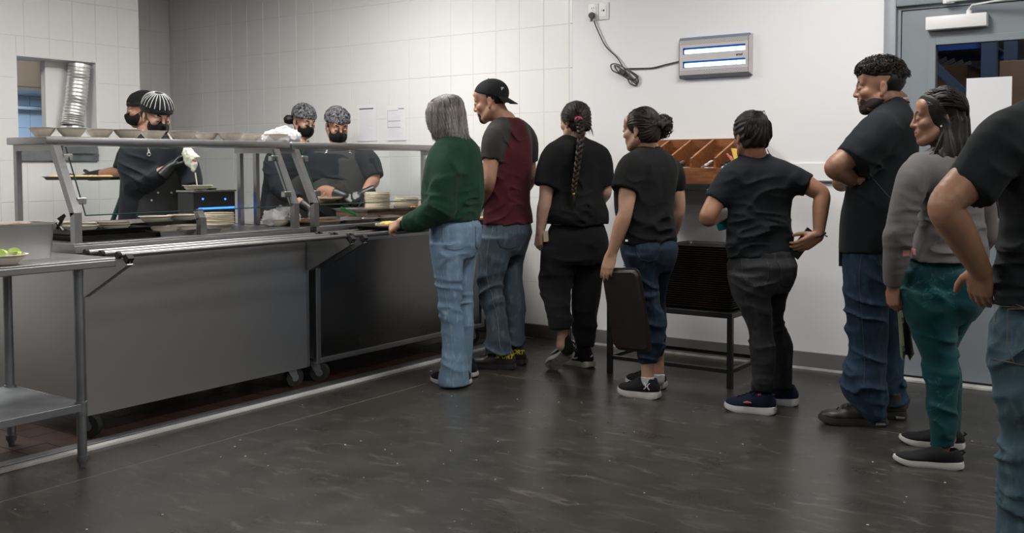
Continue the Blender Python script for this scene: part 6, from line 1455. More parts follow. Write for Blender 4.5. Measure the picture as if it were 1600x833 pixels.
# ------------------------------------------------------------------ 5: woman seen from behind, hand on hip
def person_phone():
    g = Figure('woman with sleek black hair seen from behind, hand on hip, dark grey jeans', 5.06, (-.22, .97)); sk = skin('warm_brown_skin', (.30, .145, .085))
    g.start((onz(1175, 647)+onz(1228, 635))/2)
    tor = g.rings([(240, 1163, 1200), (245, 1157, 1208), (250, 1148, 1221), (257, 1140, 1233), (267, 1135, 1240), (281, 1134, 1243), (296, 1135, 1242), (312, 1137, 1239), (329, 1138, 1236), (345, 1137, 1237), (360, 1134, 1239), (375, 1133, 1241), (390, 1135, 1242), (400, 1136, 1242)], .62)
    hd = Head(g, (1172, 213, 0), .232, (-.30, .95), -.18)
    arms = [dict(pts=[(1138, 274, .0), (1106, 340, -.05), (1140, 332, .24)], r=(.052, .048, .044, .043, .027), hand=dict(d=cv(.35, .1, .9), n=cv(.9, 0, -.3), side=1, curl=(.8, .9, .5), s=.92)),
            dict(pts=[(1240, 274, .0), (1284, 304, -.06), (1279, 369, -.09)], r=(.052, .046, .040, .041, .026), hand=dict(d=cv(-.86, -.5, -.05), n=cv(0, .3, .95), side=-1, curl=(.30, .55, .4), s=.98, thumb=(.75, .5, .4)))]
    q = gl_(1120, 380, 2.975)
    pel = g.rings(q([(30, 48, 362), (65, 50, 368), (100, 52, 370), (150, 57, 365), (190, 63, 350), (225, 75, 332)]), .85)
    pel = tuck(pel)
    lL = g.rings(q([(140, 57, 252), (200, 65, 246), (250, 84, 245), (300, 104, 251), (350, 124, 257), (400, 143, 260), (440, 150, 265), (480, 154, 270), (520, 159, 272), (560, 162, 271), (600, 164, 268), (640, 166, 262), (685, 166, 256)]), .98, dd=-.06)
    lR = g.rings(q([(140, 225, 364), (200, 228, 344), (250, 228, 326), (300, 226, 313), (350, 226, 309), (390, 230, 319), (430, 242, 341), (470, 252, 352), (520, 256, 353), (560, 258, 350), (600, 258, 348), (640, 258, 347), (672, 262, 345)]), .98, dd=.09)
    bd = make_body(g, sk, hd, (1181, 247, .02), arms, tor, [pel, lL, lR], [], .056)
    sL = tube(g.pts([(1156, 274, .01), (1140, 284, -.01), (1117, 314, -.03)]), [.074, .070, .055], .04, flat_end=True); sR = tube(g.pts([(1220, 274, .01), (1240, 281, -.01), (1262, 290, -.035)]), [.074, .070, .056], .04, flat_end=True)
    sh = part_sdf('t_shirt', [zstack(tor, .03), sL, sR], .0072, M_teenav, g.e, folds([(g.P(1190, 355, -.15), .14, (.1, 0, 1), .04, .008), (g.P(1220, 370, -.1), .12, (.25, 0, 1), .035, .008), (g.P(1160, 380, -.1), .12, (-.2, 0, 1), .035, .008), (g.P(1180, 300, -.15), .15, (-.3, 0, 1), .05, .006), (g.P(1238, 285, -.1), .08, (.8, 0, -.6), .04, .007)], .004, 8, seed=14))
    collar(g, g.P(1183, 244, .02), .082, .066, M_teenav, .012, .007, parent=sh)
    M_j = denim('charcoal_denim', (.017, .017, .018), (.024, .024, .025), (.042, .042, .044))
    tr = part_sdf('grey_jeans', [zstack(pel, .03), zstack(lL, .025, 2.1, 0, False), zstack(lR, .025, 2.1, 0, False)], .0075, M_j, g.e, folds([(g.P(1185, 515, -.1), .10, (.1, 0, 1), .035, .008), (g.P(1165, 460, -.1), .10, (.5, 0, 1), .045, .006), (g.P(1180, 600, -.1), .10, (0, 0, 1), .03, .005), (g.P(1230, 500, 0), .10, (-.2, 0, 1), .035, .006), (g.P(1190, 440, -.15), .10, (-.3, 0, 1), .04, .006)], .003, 9, seed=15))
    n_ = cv(.0, .1, -1); pockets(tr, g, (1185, 425, -.2), .13, .13, M_j, mat('grey_thread', (.05, .05, .052), .8), normal=n_, right=nrm(np.cross(UZ, n_))); n2 = cv(.55, .1, -.85); pockets(tr, g, (1229, 425, -.1), .12, .13, M_j, mat('grey_thread', (.05, .05, .052), .8), normal=n2, right=nrm(np.cross(UZ, n2)))
    pk = mat('coral_lining', (.5, .12, .11), .6)
    for hl, to in ((onz(1213, 648), onz(1135, 640)), (onz(1248, 634), onz(1172, 628))):
        u, T, B = shoe(g.e, hl, to, L=.262, W=.095, m_up=M_shoenav, m_sole=mat('bright_white_sole', (.62, .62, .64), .5), sole_h=.034, collar=.076, laces=M_shoenav, rocker=.012)
        MB().tube([T((.115, .046, .058)), T((.135, .047, .060)), T((.155, .046, .056))], [.003, .007, .003], 6).build('side_mark', pk, u, True); MB().tube([T((.07, .03, .103)), T((.085, .032, .098))], .006, 6).build('tongue_lining', pk, u, True)
    hr = part_sdf('hair', hair_cap(hd, R=(.083, .099, .092), nape=-.070)+[hd.E((0, -.088, .01), (.052, .036, .062), .03)], .0046, M_hairblk, g.e, streak(hd, 26, .0026, hd.T((.01, -.10, .075))))
    rg = random.Random(12); paths = []
    for i in range(230):
        a_ = rg.uniform(-1.25, 1.25); st = hd.T((.062*math.sin(a_), -.018-.070*math.cos(a_), -.068+.03*abs(a_))); mid = hd.T((.088*math.sin(a_*.85), -.022-.100*math.cos(a_*.8), rg.uniform(-.02, .03))); en = hd.T((rg.uniform(-.03, .03), -.085+rg.uniform(-.02, .03), .105)); paths.append(cat_rom([st, mid, hd.T((.055*math.sin(a_), -.018-.108*math.cos(a_*.7), .062)), en], 3))
    for i in range(20):
        a_ = rg.choice((-1, 1)); st = hd.T((.07*a_, -.03, -.07)); paths.append(cat_rom([st, st-UZ*.02+hd.B[0]*.012*a_, st-UZ*rg.uniform(.03, .05)+hd.B[0]*rg.uniform(-.01, .03)*a_], 3))
    strands('hair_strands', paths, .0017, M_hairblk, hr, .5)
    part_sdf('neck_lanyard', [tube([g.P(1167, 243, -.02), g.P(1181, 241, -.055), g.P(1194, 240, -.03)], .011, .01)], .004, mat('black_ribbon', (.010, .010, .011), .6), g.e)
    w_ = g.P(1279, 368, -.09); MB().tube([tuple(w_+(cv(.2, .15, -.95)*math.cos(t)+cv(.9, .35, 0)*math.sin(t))*.031) for t in np.linspace(0, 2*math.pi, 20)], .0065, 7, False).build('bracelet', M_blkp, g.e, True)
    MB().tube([w_+r0*.03, w_+r0*.045-UZ*.006], .003, 5).build('bracelet_cord', M_blkp, g.e)
    # phone in her hand, bottle under the other arm
    ph = empty('mobile_phone', g.P(1252, 381, -.115), 'dark mobile phone in the hand behind her hip', 'phone'); a_, b_ = g.P(1269, 361, -.055), g.P(1239, 400, -.055)
    MB().bar(a_, b_, .062, .009, cv(.1, .0, -1)).build('phone_body', M_blkp, ph)
    bt = empty('water_bottle', g.P(1131, 355, .16), 'teal water bottle under the bent left arm of the woman seen from behind', 'bottle')
    p0, p1 = g.P(1133, 358, .13), g.P(1111, 294, .13); d_ = p1-p0; MT = mat('teal_bottle', (.0, .19, .21), .3)
    MB().tube([p0, p0+d_*.02, p0+d_*.82, p0+d_*.9], [.030, .036, .036, .026], 20).build('bottle_body', MT, bt, True); MB().tube([p0+d_*.9, p0+d_*1.0], .024, 18).build('lid', mat('light_teal_lid', (.02, .42, .46), .35), bt, True)
    return g

# ------------------------------------------------------------------ 6: man with crossed arms
def person_crossed():
    g = Figure('bearded man with curly black hair and crossed arms in a black t-shirt', 4.86, (-.86, .51)); sk = skin('brown_skin', (.30, .15, .095))
    g.start((onz(1335, 665)+onz(1400, 655))/2)
    tor = g.rings([(153, 1380, 1414), (160, 1374, 1420), (168, 1366, 1425), (178, 1357, 1431), (194, 1349, 1436), (214, 1343, 1438), (240, 1335, 1437), (268, 1328, 1433), (296, 1321, 1427), (325, 1316, 1421), (355, 1312, 1416), (391, 1309, 1413)], .68)
    hd = Head(g, (1374, 137, 0), .252, (-.955, .30), -.04, jaw=1.02)
    arms = [dict(pts=[(1374, 208, -.16), (1304, 262, -.21), (1352, 292, -.02)], r=(.060, .056, .047, .048, .031), hand=dict(d=cv(.8, .2, .55), n=cv(0, .3, .9), side=1, s=1.0)),
            dict(pts=[(1392, 208, .18), (1316, 284, .12), (1330, 276, -.13)], r=(.060, .056, .046, .046, .031), hand=dict(d=cv(.85, .15, -.15), n=cv(-.1, -.4, .9), side=-1, curl=(.45, .6, .5), s=.95, thumb=(.6, .6, .3)))]
    q = gl_(1270, 370, 2.687)
    pel = g.rings(q([(20, 118, 388), (45, 122, 385), (100, 128, 384), (150, 132, 384), (200, 137, 382), (240, 142, 376)]), .9)
    pel = tuck(pel)
    lL = g.rings(q([(60, 132, 302), (100, 133, 309), (150, 134, 313), (200, 137, 316), (250, 139, 319), (300, 142, 320), (350, 147, 319), (400, 150, 313), (450, 157, 309), (500, 155, 306), (550, 138, 303), (600, 126, 300), (635, 127, 300), (660, 140, 302), (700, 172, 304), (730, 190, 306), (752, 200, 305)]), .95, dd=-.07)
    lR = g.rings(q([(100, 240, 385), (200, 245, 384), (300, 250, 383), (350, 252, 382), (400, 252, 382), (450, 252, 382), (500, 250, 379), (550, 248, 375), (600, 252, 376), (650, 262, 390), (690, 275, 398), (716, 285, 394)]), .95, dd=.09)
    bd = make_body(g, sk, hd, (1397, 162, .02), arms, tor, [pel, lL, lR], [], .066)
    head_details(bd, g.e, hd.c, hd.B, hd.H, sk, M_hairblk, mat('brown_lip', (.30, .12, .10), .5))
    M_beard = mat('trimmed_black_beard', (.016, .012, .010), .8, bump=.6, bscale=260)
    part_sdf('beard', shell(hd, .0026, regions=[hd.E((0, .068, -.100), (.046, .05, .030)), hd.E((0, .098, -.0455), (.030, .02, .0052))]+[hd.E((s_*.034, .068, -.075), (.012, .03, .032)) for s_ in (-1, 1)]+[hd.E((s_*.056, .014, -.070), (.024, .056, .026)) for s_ in (-1, 1)]), .0038, M_beard, g.e)
    fade = part_sdf('hair', shell(hd, .003, regions=[hd.E((0, -.060, .005), (.085, .066, .062)), hd.E((0, -.02, .075), (.085, .09, .06))]), .0048, M_hairblk, g.e)
    part_sdf('curly_top', [hd.E((0, -.006, .072), (.076, .094, .060), .02), hd.E((0, .055, .082), (.055, .04, .034), .02), hd.E((0, -.07, .05), (.062, .044, .056), .02)], .005, M_hairblk, fade, lambda X: -.017*(vnoise(X*f32(48))-.45)-.007*(vnoise(X*f32(100))-.5))
    rg = random.Random(21); paths = []
    for i in range(520):
        d_ = nrm([rg.gauss(0, 1), rg.gauss(0, 1), abs(rg.gauss(0, 1))*1.0-.05])
        p = hd.T((d_[0]*.078, -.006+d_[1]*.098, .070+d_[2]*.064)) if rg.random() < .75 else hd.T((d_[0]*.062, -.068+d_[1]*.05, .045+d_[2]*.055)); dw = nrm(p-hd.T((0, -.01, .04))); t_ = nrm(np.cross(dw, [rg.gauss(0, 1), rg.gauss(0, 1), rg.gauss(0, 1)])); b_ = np.cross(dw, t_); P_ = []
        for k in range(9): a_ = k*.9; P_.append(p+(t_*math.cos(a_)+b_*math.sin(a_))*.0085+dw*(.002*k-.002))
        paths.append(P_)
    strands('curls', paths, .0023, M_hairblk, fade, .5)
    sL = tube(g.pts([(1385, 200, -.08), (1368, 212, -.17), (1333, 252, -.20)]), [.088, .092, .088], .045, flat_end=True); sR = tube(g.pts([(1398, 204, .10), (1385, 218, .19), (1345, 256, .18)]), [.085, .088, .082], .045, flat_end=True)
    sh = part_sdf('t_shirt', [zstack(tor, .03), sL, sR], .0072, M_teenav, g.e, folds([(g.P(1360, 270, -.2), .14, (.6, 0, .8), .05, .008), (g.P(1370, 230, -.2), .10, (.9, 0, -.2), .045, .007), (g.P(1340, 350, -.1), .16, (.9, 0, .2), .06, .006), (g.P(1385, 300, -.1), .12, (-.6, 0, 1), .05, .006)], .005, 7, seed=17))
    collar(g, g.P(1397, 158.5, .02), .074, .066, mat('white_tee_collar', (.5, .5, .5), .8), .016, .006, 'undershirt_collar', drop=.004, parent=sh); collar(g, g.P(1396, 161, .02), .080, .072, M_teenav, .014, .007, parent=sh)
    M_j = denim('mid_blue_denim', (.014, .030, .055), (.020, .042, .074), (.034, .064, .098))
    tr = part_sdf('baggy_jeans', [zstack(pel, .03), zstack(lL, .03, 2.2), zstack(lR, .03, 2.2)], .0075, M_j, g.e, folds([(g.P(1345, 500, -.15), .16, (.2, 0, 1), .05, .010), (g.P(1350, 600, -.15), .13, (.35, 0, 1), .055, .014), (g.P(1400, 620, 0), .12, (.1, 0, 1), .05, .012), (g.P(1370, 420, -.15), .12, (.8, 0, .6), .05, .007), (g.P(1365, 640, -.15), .08, (.6, 0, 1), .04, .010)], .006, 8, seed=18))
    surf_line(tr, [g.P(x, y, -.2) for x, y in [(1348, 392), (1343, 430), (1346, 480), (1349, 520), (1352, 570), (1350, 600)]], cv(-.3, 0, -1), .0013, M_thread, 'side_seam', tr)
    n_ = cv(.5, 0, -.85); pockets(tr, g, (1385, 412, -.15), .11, .14, M_j, M_thread, normal=n_, right=nrm(np.cross(UZ, n_)))
    MB().bar(g.P(1316, 388, -.03), g.P(1316, 416, -.03), .03, .014, f0).build('belt_pouch', M_blkp, g.e)
    surf_line(sh, [g.P(x, y, -.2) for x, y in [(1358, 272), (1370, 285), (1385, 303), (1395, 312)]], cv(-.2, 0, -1), .0012, mat('pale_shirt_line', (.16, .17, .18), .7), 'shirt_line', sh)  # thin pale line laid diagonally across the shirt
    for hl, to in ((onz(1386, 665), onz(1280, 661)), (onz(1417, 655), onz(1318, 650))):
        u, T, B = shoe(g.e, hl, to, L=.318, W=.112, m_up=M_leather, m_sole=mat('dark_grey_air_sole', (.035, .034, .034), .35), sole_h=.036, collar=.10, laces=M_soleb, rocker=.014)
        MB().tube([T((.06, .050, .016)), T((.02, .042, .016)), T((-.001, 0, .016)), T((.02, -.042, .016))], .007, 7).build('air_window', mat('clear_grey_window', (.16, .16, .16), .15), u, True)
    return g

# ------------------------------------------------------------------ 7: woman in the grey top and teal trousers
def person_teal():
    g = Figure('woman with long black hair in a grey long-sleeved top and teal patterned trousers', 4.22, (-.80, .60)); sk = skin('brown_skin_warm', (.32, .165, .105))
    g.start((onz(1452, 734)+onz(1462, 703))/2)
    tor = g.rings([(228, 1455, 1494), (234, 1447, 1501), (241, 1438, 1509), (250, 1430, 1518), (264, 1425, 1527), (284, 1426, 1536), (306, 1431, 1540), (326, 1434, 1540), (345, 1431, 1540), (364, 1426, 1543), (380, 1420, 1546), (393, 1414, 1547), (402, 1411, 1547)], .68)
    hd = Head(g, (1466, 185, 0), .230, (-.965, .26), -.02, jaw=.95)
    arms = [dict(pts=[(1424, 276, -.12), (1404, 370, -.13), (1396, 446, -.06)], r=(.046, .042, .036, .037, .026), hand=dict(d=cv(.05, -1, .1), n=cv(.85, -.1, .4), side=-1, curl=(.7, .9, .5), s=.92)),
            dict(pts=[(1527, 276, .14), (1540, 365, .20), (1500, 420, .28)], r=(.046, .042, .036, .037, .026), hand=dict(d=cv(-.6, -.7, .2), n=cv(-.8, 0, -.3), side=1, s=.92))]
    q = gl_(1360, 400, 2.38)
    pel = g.rings(q([(-5, 118, 440), (20, 114, 442), (50, 112, 444), (90, 113, 446), (130, 115, 442), (165, 119, 426), (200, 127, 404), (235, 142, 380)]), .92)
    pel = tuck(pel)
    lL = g.rings(q([(130, 116, 335), (165, 119, 328), (200, 126, 322), (240, 143, 318), (280, 159, 314), (320, 170, 312), (355, 184, 314), (390, 197, 320), (430, 205, 325), (470, 209, 325), (510, 211, 322), (560, 214, 318), (610, 217, 316), (660, 221, 312), (707, 225, 309)]), .98, dd=-.07)
    lR = g.rings(q([(130, 280, 442), (165, 275, 426), (200, 268, 404), (240, 258, 376), (280, 248, 352), (315, 240, 332), (350, 236, 320), (390, 236, 326), (430, 240, 337), (470, 242, 339), (510, 242, 338), (560, 243, 336), (610, 244, 334), (648, 247, 331)]), .98, dd=.12)
    bd = make_body(g, sk, hd, (1476, 234, .02), arms, tor, [pel, lL, lR], [(g.P(1473, 685, -.07), g.P(1470, 714, -.06), .038, .034), (g.P(1481, 660, .15), g.P(1482, 685, .15), .036, .033)], .053)
    head_details(bd, g.e, hd.c, hd.B, hd.H, sk, M_hairblk, mat('rose_lip', (.40, .15, .13), .4), lids=False)
    M_gry = cloth('grey_jersey', (.105, .098, .098), (.13, .122, .122), .85, .2)
    sL = tube(g.pts([(1440, 262, -.06), (1424, 284, -.12), (1412, 330, -.13), (1403, 372, -.13)]), [.064, .062, .058, .055], .035); fL = tube(g.pts([(1403, 370, -.13), (1399, 410, -.10), (1396, 443, -.065)]), [.054, .049, .037], .02, flat_end=True)
    sR = tube(g.pts([(1512, 262, .08), (1527, 288, .14), (1541, 365, .20)]), [.062, .060, .052], .035); fR = tube(g.pts([(1541, 365, .20), (1522, 395, .24), (1504, 416, .275)]), [.05, .045, .034], .02, flat_end=True)
    sh = part_sdf('long_sleeved_top', [zstack(tor, .03), sL, fL, sR, fR], .0068, M_gry, g.e, folds([(g.P(1480, 335, -.2), .12, (.15, 0, 1), .035, .008), (g.P(1470, 375, -.2), .13, (-.15, 0, 1), .03, .009), (g.P(1530, 375, -.1), .12, (.1, 0, 1), .03, .008), (g.P(1445, 300, -.2), .07, (.7, 0, .7), .035, .003), (g.P(1408, 375, -.2), .09, (0, 0, 1), .03, .0025)], .003, 9, seed=20))
    collar(g, g.P(1475, 232, .02), .072, .064, M_gry, .010, .006, parent=sh)
    surf_patch(sh, g.P(1422, 397, -.2), r0, UZ, cv(-.35, 0, -1), grid(-.028, .028, -.012, .012, 4, 3), mat('pink_label', (.5, .22, .24), .6), 'pink_label', sh, .002)
    # teal trousers with pale vein-like print
    M_tl = cloth('teal_print_fabric', (.004, .040, .048), (.006, .056, .064), .6, .2)
    nt = M_tl.node_tree; N = nt.nodes; L = nt.links; b = N['Principled BSDF']; old = b.inputs['Base Color'].links[0].from_socket; tc = [z for z in N if z.type == 'TEX_COORD'][0]
    n1 = N.new('ShaderNodeTexNoise'); n1.inputs['Scale'].default_value = 6; n1.inputs['Detail'].default_value = 5; n1.inputs['Distortion'].default_value = 1.2; L.new(tc.outputs['Object'], n1.inputs['Vector'])
    mt = N.new('ShaderNodeMath'); mt.operation = 'SUBTRACT'; mt.inputs[1].default_value = .5; L.new(n1.outputs['Fac'], mt.inputs[0]); ab = N.new('ShaderNodeMath'); ab.operation = 'ABSOLUTE'; L.new(mt.outputs[0], ab.inputs[0])
    mr = N.new('ShaderNodeMapRange'); mr.inputs[1].default_value = .007; mr.inputs[2].default_value = .0; L.new(ab.outputs[0], mr.inputs[0])
    n2 = N.new('ShaderNodeTexNoise'); n2.inputs['Scale'].default_value = 3; L.new(tc.outputs['Object'], n2.inputs['Vector']); m2 = N.new('ShaderNodeMapRange'); m2.inputs[1].default_value = .45; m2.inputs[2].default_value = .62; L.new(n2.outputs['Fac'], m2.inputs[0])
    mu = N.new('ShaderNodeMath'); mu.operation = 'MULTIPLY'; L.new(mr.outputs[0], mu.inputs[0]); L.new(m2.outputs[0], mu.inputs[1])
    mx = N.new('ShaderNodeMix'); mx.data_type = 'RGBA'; L.new(mu.outputs[0], mx.inputs['Factor']); L.new(old, mx.inputs['A']); mx.inputs['B'].default_value = (.06, .24, .27, 1); L.new(mx.outputs['Result'], b.inputs['Base Color'])
    tr = part_sdf('teal_trousers', [zstack(pel, .03), zstack(lL, .025, 2.1, 0, False), zstack(lR, .025, 2.1, 0, False)], .0072, M_tl, g.e, folds([(g.P(1470, 560, -.1), .11, (.1, 0, 1), .035, .008), (g.P(1420, 470, -.1), .12, (.8, 0, .8), .05, .007), (g.P(1475, 640, -.1), .14, (.3, 0, 1), .05, .006), (g.P(1480, 490, -.15), .12, (.4, 0, 1), .05, .005)], .003, 9, seed=22))
    for hl, to in ((onz(1506, 733), onz(1397, 723)), (onz(1508, 703), onz(1415, 692))):
        u, T, B = shoe(g.e, hl, to, L=.272, W=.094, m_up=M_shoeblk, m_sole=mat('white_knit_sole', (.52, .51, .49), .6), sole_h=.026, collar=.052, laces=None, rocker=.014, slim=1.0, zs=.70)
        MB().tube([T((.010, 0, .058)), T((-.004, 0, .070)), T((.006, 0, .076))], .004, 6).build('heel_loop', M_shoeblk, u, True)
    # hair: sleek crown, long fall over the shoulder
    hr = part_sdf('hair', hair_cap(hd, R=(.084, .101, .093), nape=-.10)+[zstack(g.rings([(190, 1468, 1516), (205, 1466, 1520), (222, 1459, 1521), (240, 1450, 1517), (255, 1443, 1511), (266, 1440, 1505)], .62, dd=-.03, face=(-.7, .7)), .03, 2.1, 0, False)], .0052, M_hairblk, g.e,
        lambda X: -.005*np.sin((X@cv(1, 0, .3).astype(f32))*150+4*vnoise(X*f32(9))+X[..., 2]*f32(20))-.008*(vnoise(X*np.array([22, 22, 7], f32))-.5))
    rg = random.Random(31); paths = []; tie = hd.T((-.02, -.112, .0)); cc = hd.T((0, -.018, .030))
    for i in range(300):
        an = rg.uniform(-1.75, 1.75); el_ = rg.uniform(.15, 1.35); st = hd.T((.083*math.sin(an)*math.cos(el_*.8), -.018+.098*math.cos(an)*math.cos(el_*.8), .032+.09*math.sin(el_)))
        if (st-hd.c)@hd.B[1] > .062 and (st-hd.c)@hd.B[2] < .06: continue
        od = nrm((st+tie)/2-cc+UZ*.01); paths.append(cat_rom([st, cc+od*.104*hd.s, tie], 4))
    for i in range(240):
        k = rg.random(); px = 1474+40*k; w_ = rg.uniform(-.012, .012); p3 = g.P(px, 206, -.085+.05*k); p4 = g.P(px-8+4*math.sin(i), 232, -.10+.05*k); p5 = g.P(1446+58*k+rg.uniform(-4, 4), 260+rg.uniform(-8, 8), -.10+.06*k)
        paths.append(cat_rom([hd.T((-.080, -.045, -.005)) if k < .5 else tie, p3, p4, (p4+p5)/2+r0*w_, p5], 4))
    strands('hair_locks', paths, .0026, M_hairblk, hr, .35)
    MB().ball(hd.T((-.078, .0, -.036)), .0042, 8, 6).build('earring', mat('pearl', (.7, .68, .62), .2), g.e)
    # olive garment hanging from her hand
    cg = empty('olive_garment', g.P(1420, 470, .05), 'olive green garment hanging behind the teal trousers', 'garment'); rows = []
    for j in range(13):
        t = j/12; xl, xr = 1401+7*t, 1413+16*t; rows.append([g.P(xl+(xr-xl)*i/6, 452+106*t+(6*math.sin(i*1.9) if j == 12 else 0), .04+.035*math.sin(i*1.3+t*3)) for i in range(7)])
    v = [p for r_ in rows for p in r_]; v2 = [p+f0*.008 for p in v]; n_ = len(v); fs = [(j*7+i, j*7+i+1, (j+1)*7+i+1, (j+1)*7+i) for j in range(12) for i in range(6)]
    ed = [(j*7, (j+1)*7, n_+(j+1)*7, n_+j*7) for j in range(12)]+[(j*7+6, n_+j*7+6, n_+(j+1)*7+6, (j+1)*7+6) for j in range(12)]+[(84+i, 84+i+1, n_+84+i+1, n_+84+i) for i in range(6)]
    MB().add(v+v2, fs+[tuple(n_+q_ for q_ in x[::-1]) for x in fs]+ed).build('cloth', cloth('olive_fabric', (.05, .062, .028), (.085, .095, .045), nscale=25), cg, True)
    return g

# ------------------------------------------------------------------ 8: man at the right edge
def person_edge():
    g = Figure('man in black t-shirt and blue jeans at the right edge, hand on hip', 2.78, (-.55, .83)); sk = skin('light_brown_skin', (.36, .19, .115))
    g.start(onz(1660, 962))
    tor = g.rings([(128, 1655, 1715), (137, 1635, 1735), (148, 1610, 1752), (162, 1586, 1768), (182, 1566, 1780), (210, 1553, 1786), (250, 1549, 1786), (300, 1551, 1780), (335, 1556, 1775), (368, 1552, 1775), (400, 1546, 1777), (432, 1546, 1778), (467, 1548, 1778)], .62)
    hd = Head(g, (1674, 46, 0), .24, (-.7, .7), -.05)
    arms = [dict(pts=[(1575, 215, -.10), (1476, 322, -.16), (1531, 420, -.06)], r=(.056, .052, .042, .045, .030), h=.0036, hand=dict(d=cv(.25, -.85, .45), n=cv(.75, .3, .5), side=-1, curl=(.2, .35, .3), s=.97, thumb=(.6, .6, -.2))),
            dict(pts=[(1765, 215, .16), (1790, 340, .22), (1740, 450, .3)], r=(.056, .052, .042, .045, .030), hand=dict(d=cv(-.1, -1, .1), n=cv(-.8, 0, -.3), side=1, s=.97))]
    pel = g.rings([(448, 1550, 1776), (475, 1549, 1777), (510, 1547, 1779), (545, 1548, 1778), (580, 1551, 1772), (615, 1556, 1762)], .8)
    pel = tuck(pel)
    lL = g.rings([(540, 1548, 1672), (580, 1551, 1668), (630, 1560, 1662), (670, 1566, 1659), (705, 1568, 1657), (735, 1562, 1656), (765, 1562, 1658), (800, 1562, 1660), (840, 1560, 1660), (890, 1562, 1664), (940, 1566, 1670)], .95, dd=-.06)
    lR = g.rings([(540, 1655, 1778), (580, 1655, 1772), (630, 1655, 1765), (700, 1655, 1755), (765, 1655, 1755), (840, 1655, 1756), (925, 1658, 1758)], .95, dd=.09)
    bd = make_body(g, sk, hd, (1684, 122, .02), arms, tor, [pel, lL, lR], [], .062)
    head_details(bd, g.e, hd.c, hd.B, hd.H, sk, M_hairblk, mat('brown_lip', (.30, .12, .10), .5))
    part_sdf('hair', hair_cap(hd, R=(.080, .099, .088)), .006, M_hairblk, g.e, streak(hd, 30, .002))
    sL = tube(g.pts([(1612, 204, -.04), (1570, 224, -.11), (1512, 299, -.14)]), [.080, .078, .066], .04, flat_end=True); sR = tube(g.pts([(1738, 190, .09), (1768, 225, .16), (1784, 320, .2)]), [.078, .076, .066], .04, flat_end=True)
    sh = part_sdf('t_shirt', [zstack(tor, .03), sL, sR], .0066, M_teenav, g.e, folds([(g.P(1600, 400, -.15), .12, (.2, 0, 1), .04, .008), (g.P(1580, 440, -.1), .12, (-.2, 0, 1), .035, .008), (g.P(1585, 290, -.15), .12, (.9, 0, -.2), .05, .006), (g.P(1560, 250, -.15), .07, (.6, 0, .8), .035, .005)], .003, 8, seed=25))
    collar(g, g.P(1684, 122, .02), .078, .068, M_teenav, .012, .007, parent=sh)
    M_j = denim('teal_blue_denim', (.030, .058, .078), (.042, .078, .10), (.075, .12, .145))
    tr = part_sdf('jeans', [zstack(pel, .03), zstack(lL, .03, 2.1, 0, False), zstack(lR, .03, 2.1, 0, False)], .0072, M_j, g.e, folds([(g.P(1590, 720, -.1), .12, (.3, 0, 1), .045, .010), (g.P(1590, 600, -.15), .14, (-.6, 0, 1), .05, .007), (g.P(1580, 800, -.1), .10, (.2, 0, 1), .04, .007)], .004, 9, seed=26))
    n_ = cv(.0, .1, -1); pockets(tr, g, (1615, 525, -.2), .15, .15, M_j, M_thread, lines=True, normal=n_, right=nrm(np.cross(UZ, n_)))
    surf_line(tr, [g.P(x, 478+.06*(x-1552), -.2) for x in range(1553, 1760, 6)], cv(-.1, 0, -1), .0012, M_thread, 'yoke_stitching', tr); surf_line(tr, [g.P(1554+.02*k, 480+k*2.2, -.2) for k in range(34)], cv(-.5, 0, -1), .0012, M_thread, 'side_stitching', tr, dash=True)
    for hl, to in ((onz(1668, 965), onz(1560, 950)), (onz(1760, 948), onz(1650, 930))): shoe(g.e, hl, to, L=.29, W=.104, m_up=M_leather, m_sole=M_soleb, sole_h=.03, collar=.09, laces=M_soleb)
    return g
# ------------------------------------------------------------------ the kitchen staff behind the counter
M_chef = cloth('navy_black_chef_cloth', (.014, .017, .022), (.018, .021, .027), .85, .22); M_apron = cloth('charcoal_apron', (.040, .041, .042), (.050, .051, .052), .8, .15); M_mask = cloth('black_face_mask', (.0065, .0065, .007), rough=.8); M_glove = mat('black_nitrile', (.012, .013, .015), .38, bump=.08, bscale=80)
def paisley():
    if 'paisley_print' in MATS: return MATS['paisley_print']
    m = mat('paisley_print', (.010, .010, .012), .8); nt = m.node_tree; N = nt.nodes; L = nt.links; b = N['Principled BSDF']; tc = [z for z in N if z.type == 'TEX_COORD'][0]
    n = N.new('ShaderNodeTexNoise'); n.inputs['Scale'].default_value = 24; n.inputs['Distortion'].default_value = 2.6; n.inputs['Detail'].default_value = 1; L.new(tc.outputs['Object'], n.inputs['Vector'])
    r = N.new('ShaderNodeValToRGB'); e = r.color_ramp.elements; e[0].position = .46; e[0].color = (.010, .010, .012, 1); e[1].position = .50; e[1].color = (.22, .22, .24, 1); q = e.new(.545); q.color = (.22, .22, .24, 1); q = e.new(.575); q.color = (.010, .010, .012, 1); q = e.new(.63); q.color = (.012, .012, .014, 1); q = e.new(.66); q.color = (.2, .2, .22, 1)
    L.new(n.outputs['Fac'], r.inputs['Fac']); L.new(r.outputs['Color'], b.inputs['Base Color']); return m
def skull_cap(hd, m, parent, zcut=.036, tilt=.16, puff=1.0, name='cook_cap', band=None):
    up_ = nrm(hd.B[2]-hd.B[1]*tilt)
    cp = part_sdf(name, [hd.E((0, -.014, .044), (.083*puff, .101*puff, .086*puff), .01), half(hd.T((0, -.01, zcut)), -up_, k=.004)], .0042, m, parent, folds([], .003, 30, (1, 1, 1), 3))
    if band is not None:
        part_sdf('cap_band', [hd.E((0, -.014, .044), (.0845*puff, .1025*puff, .0875*puff), .01), half(hd.T((0, -.01, zcut-.004)), -up_, k=.003), half(hd.T((0, -.01, zcut+.022)), up_, k=.003)], .0042, band, cp)
    return cp
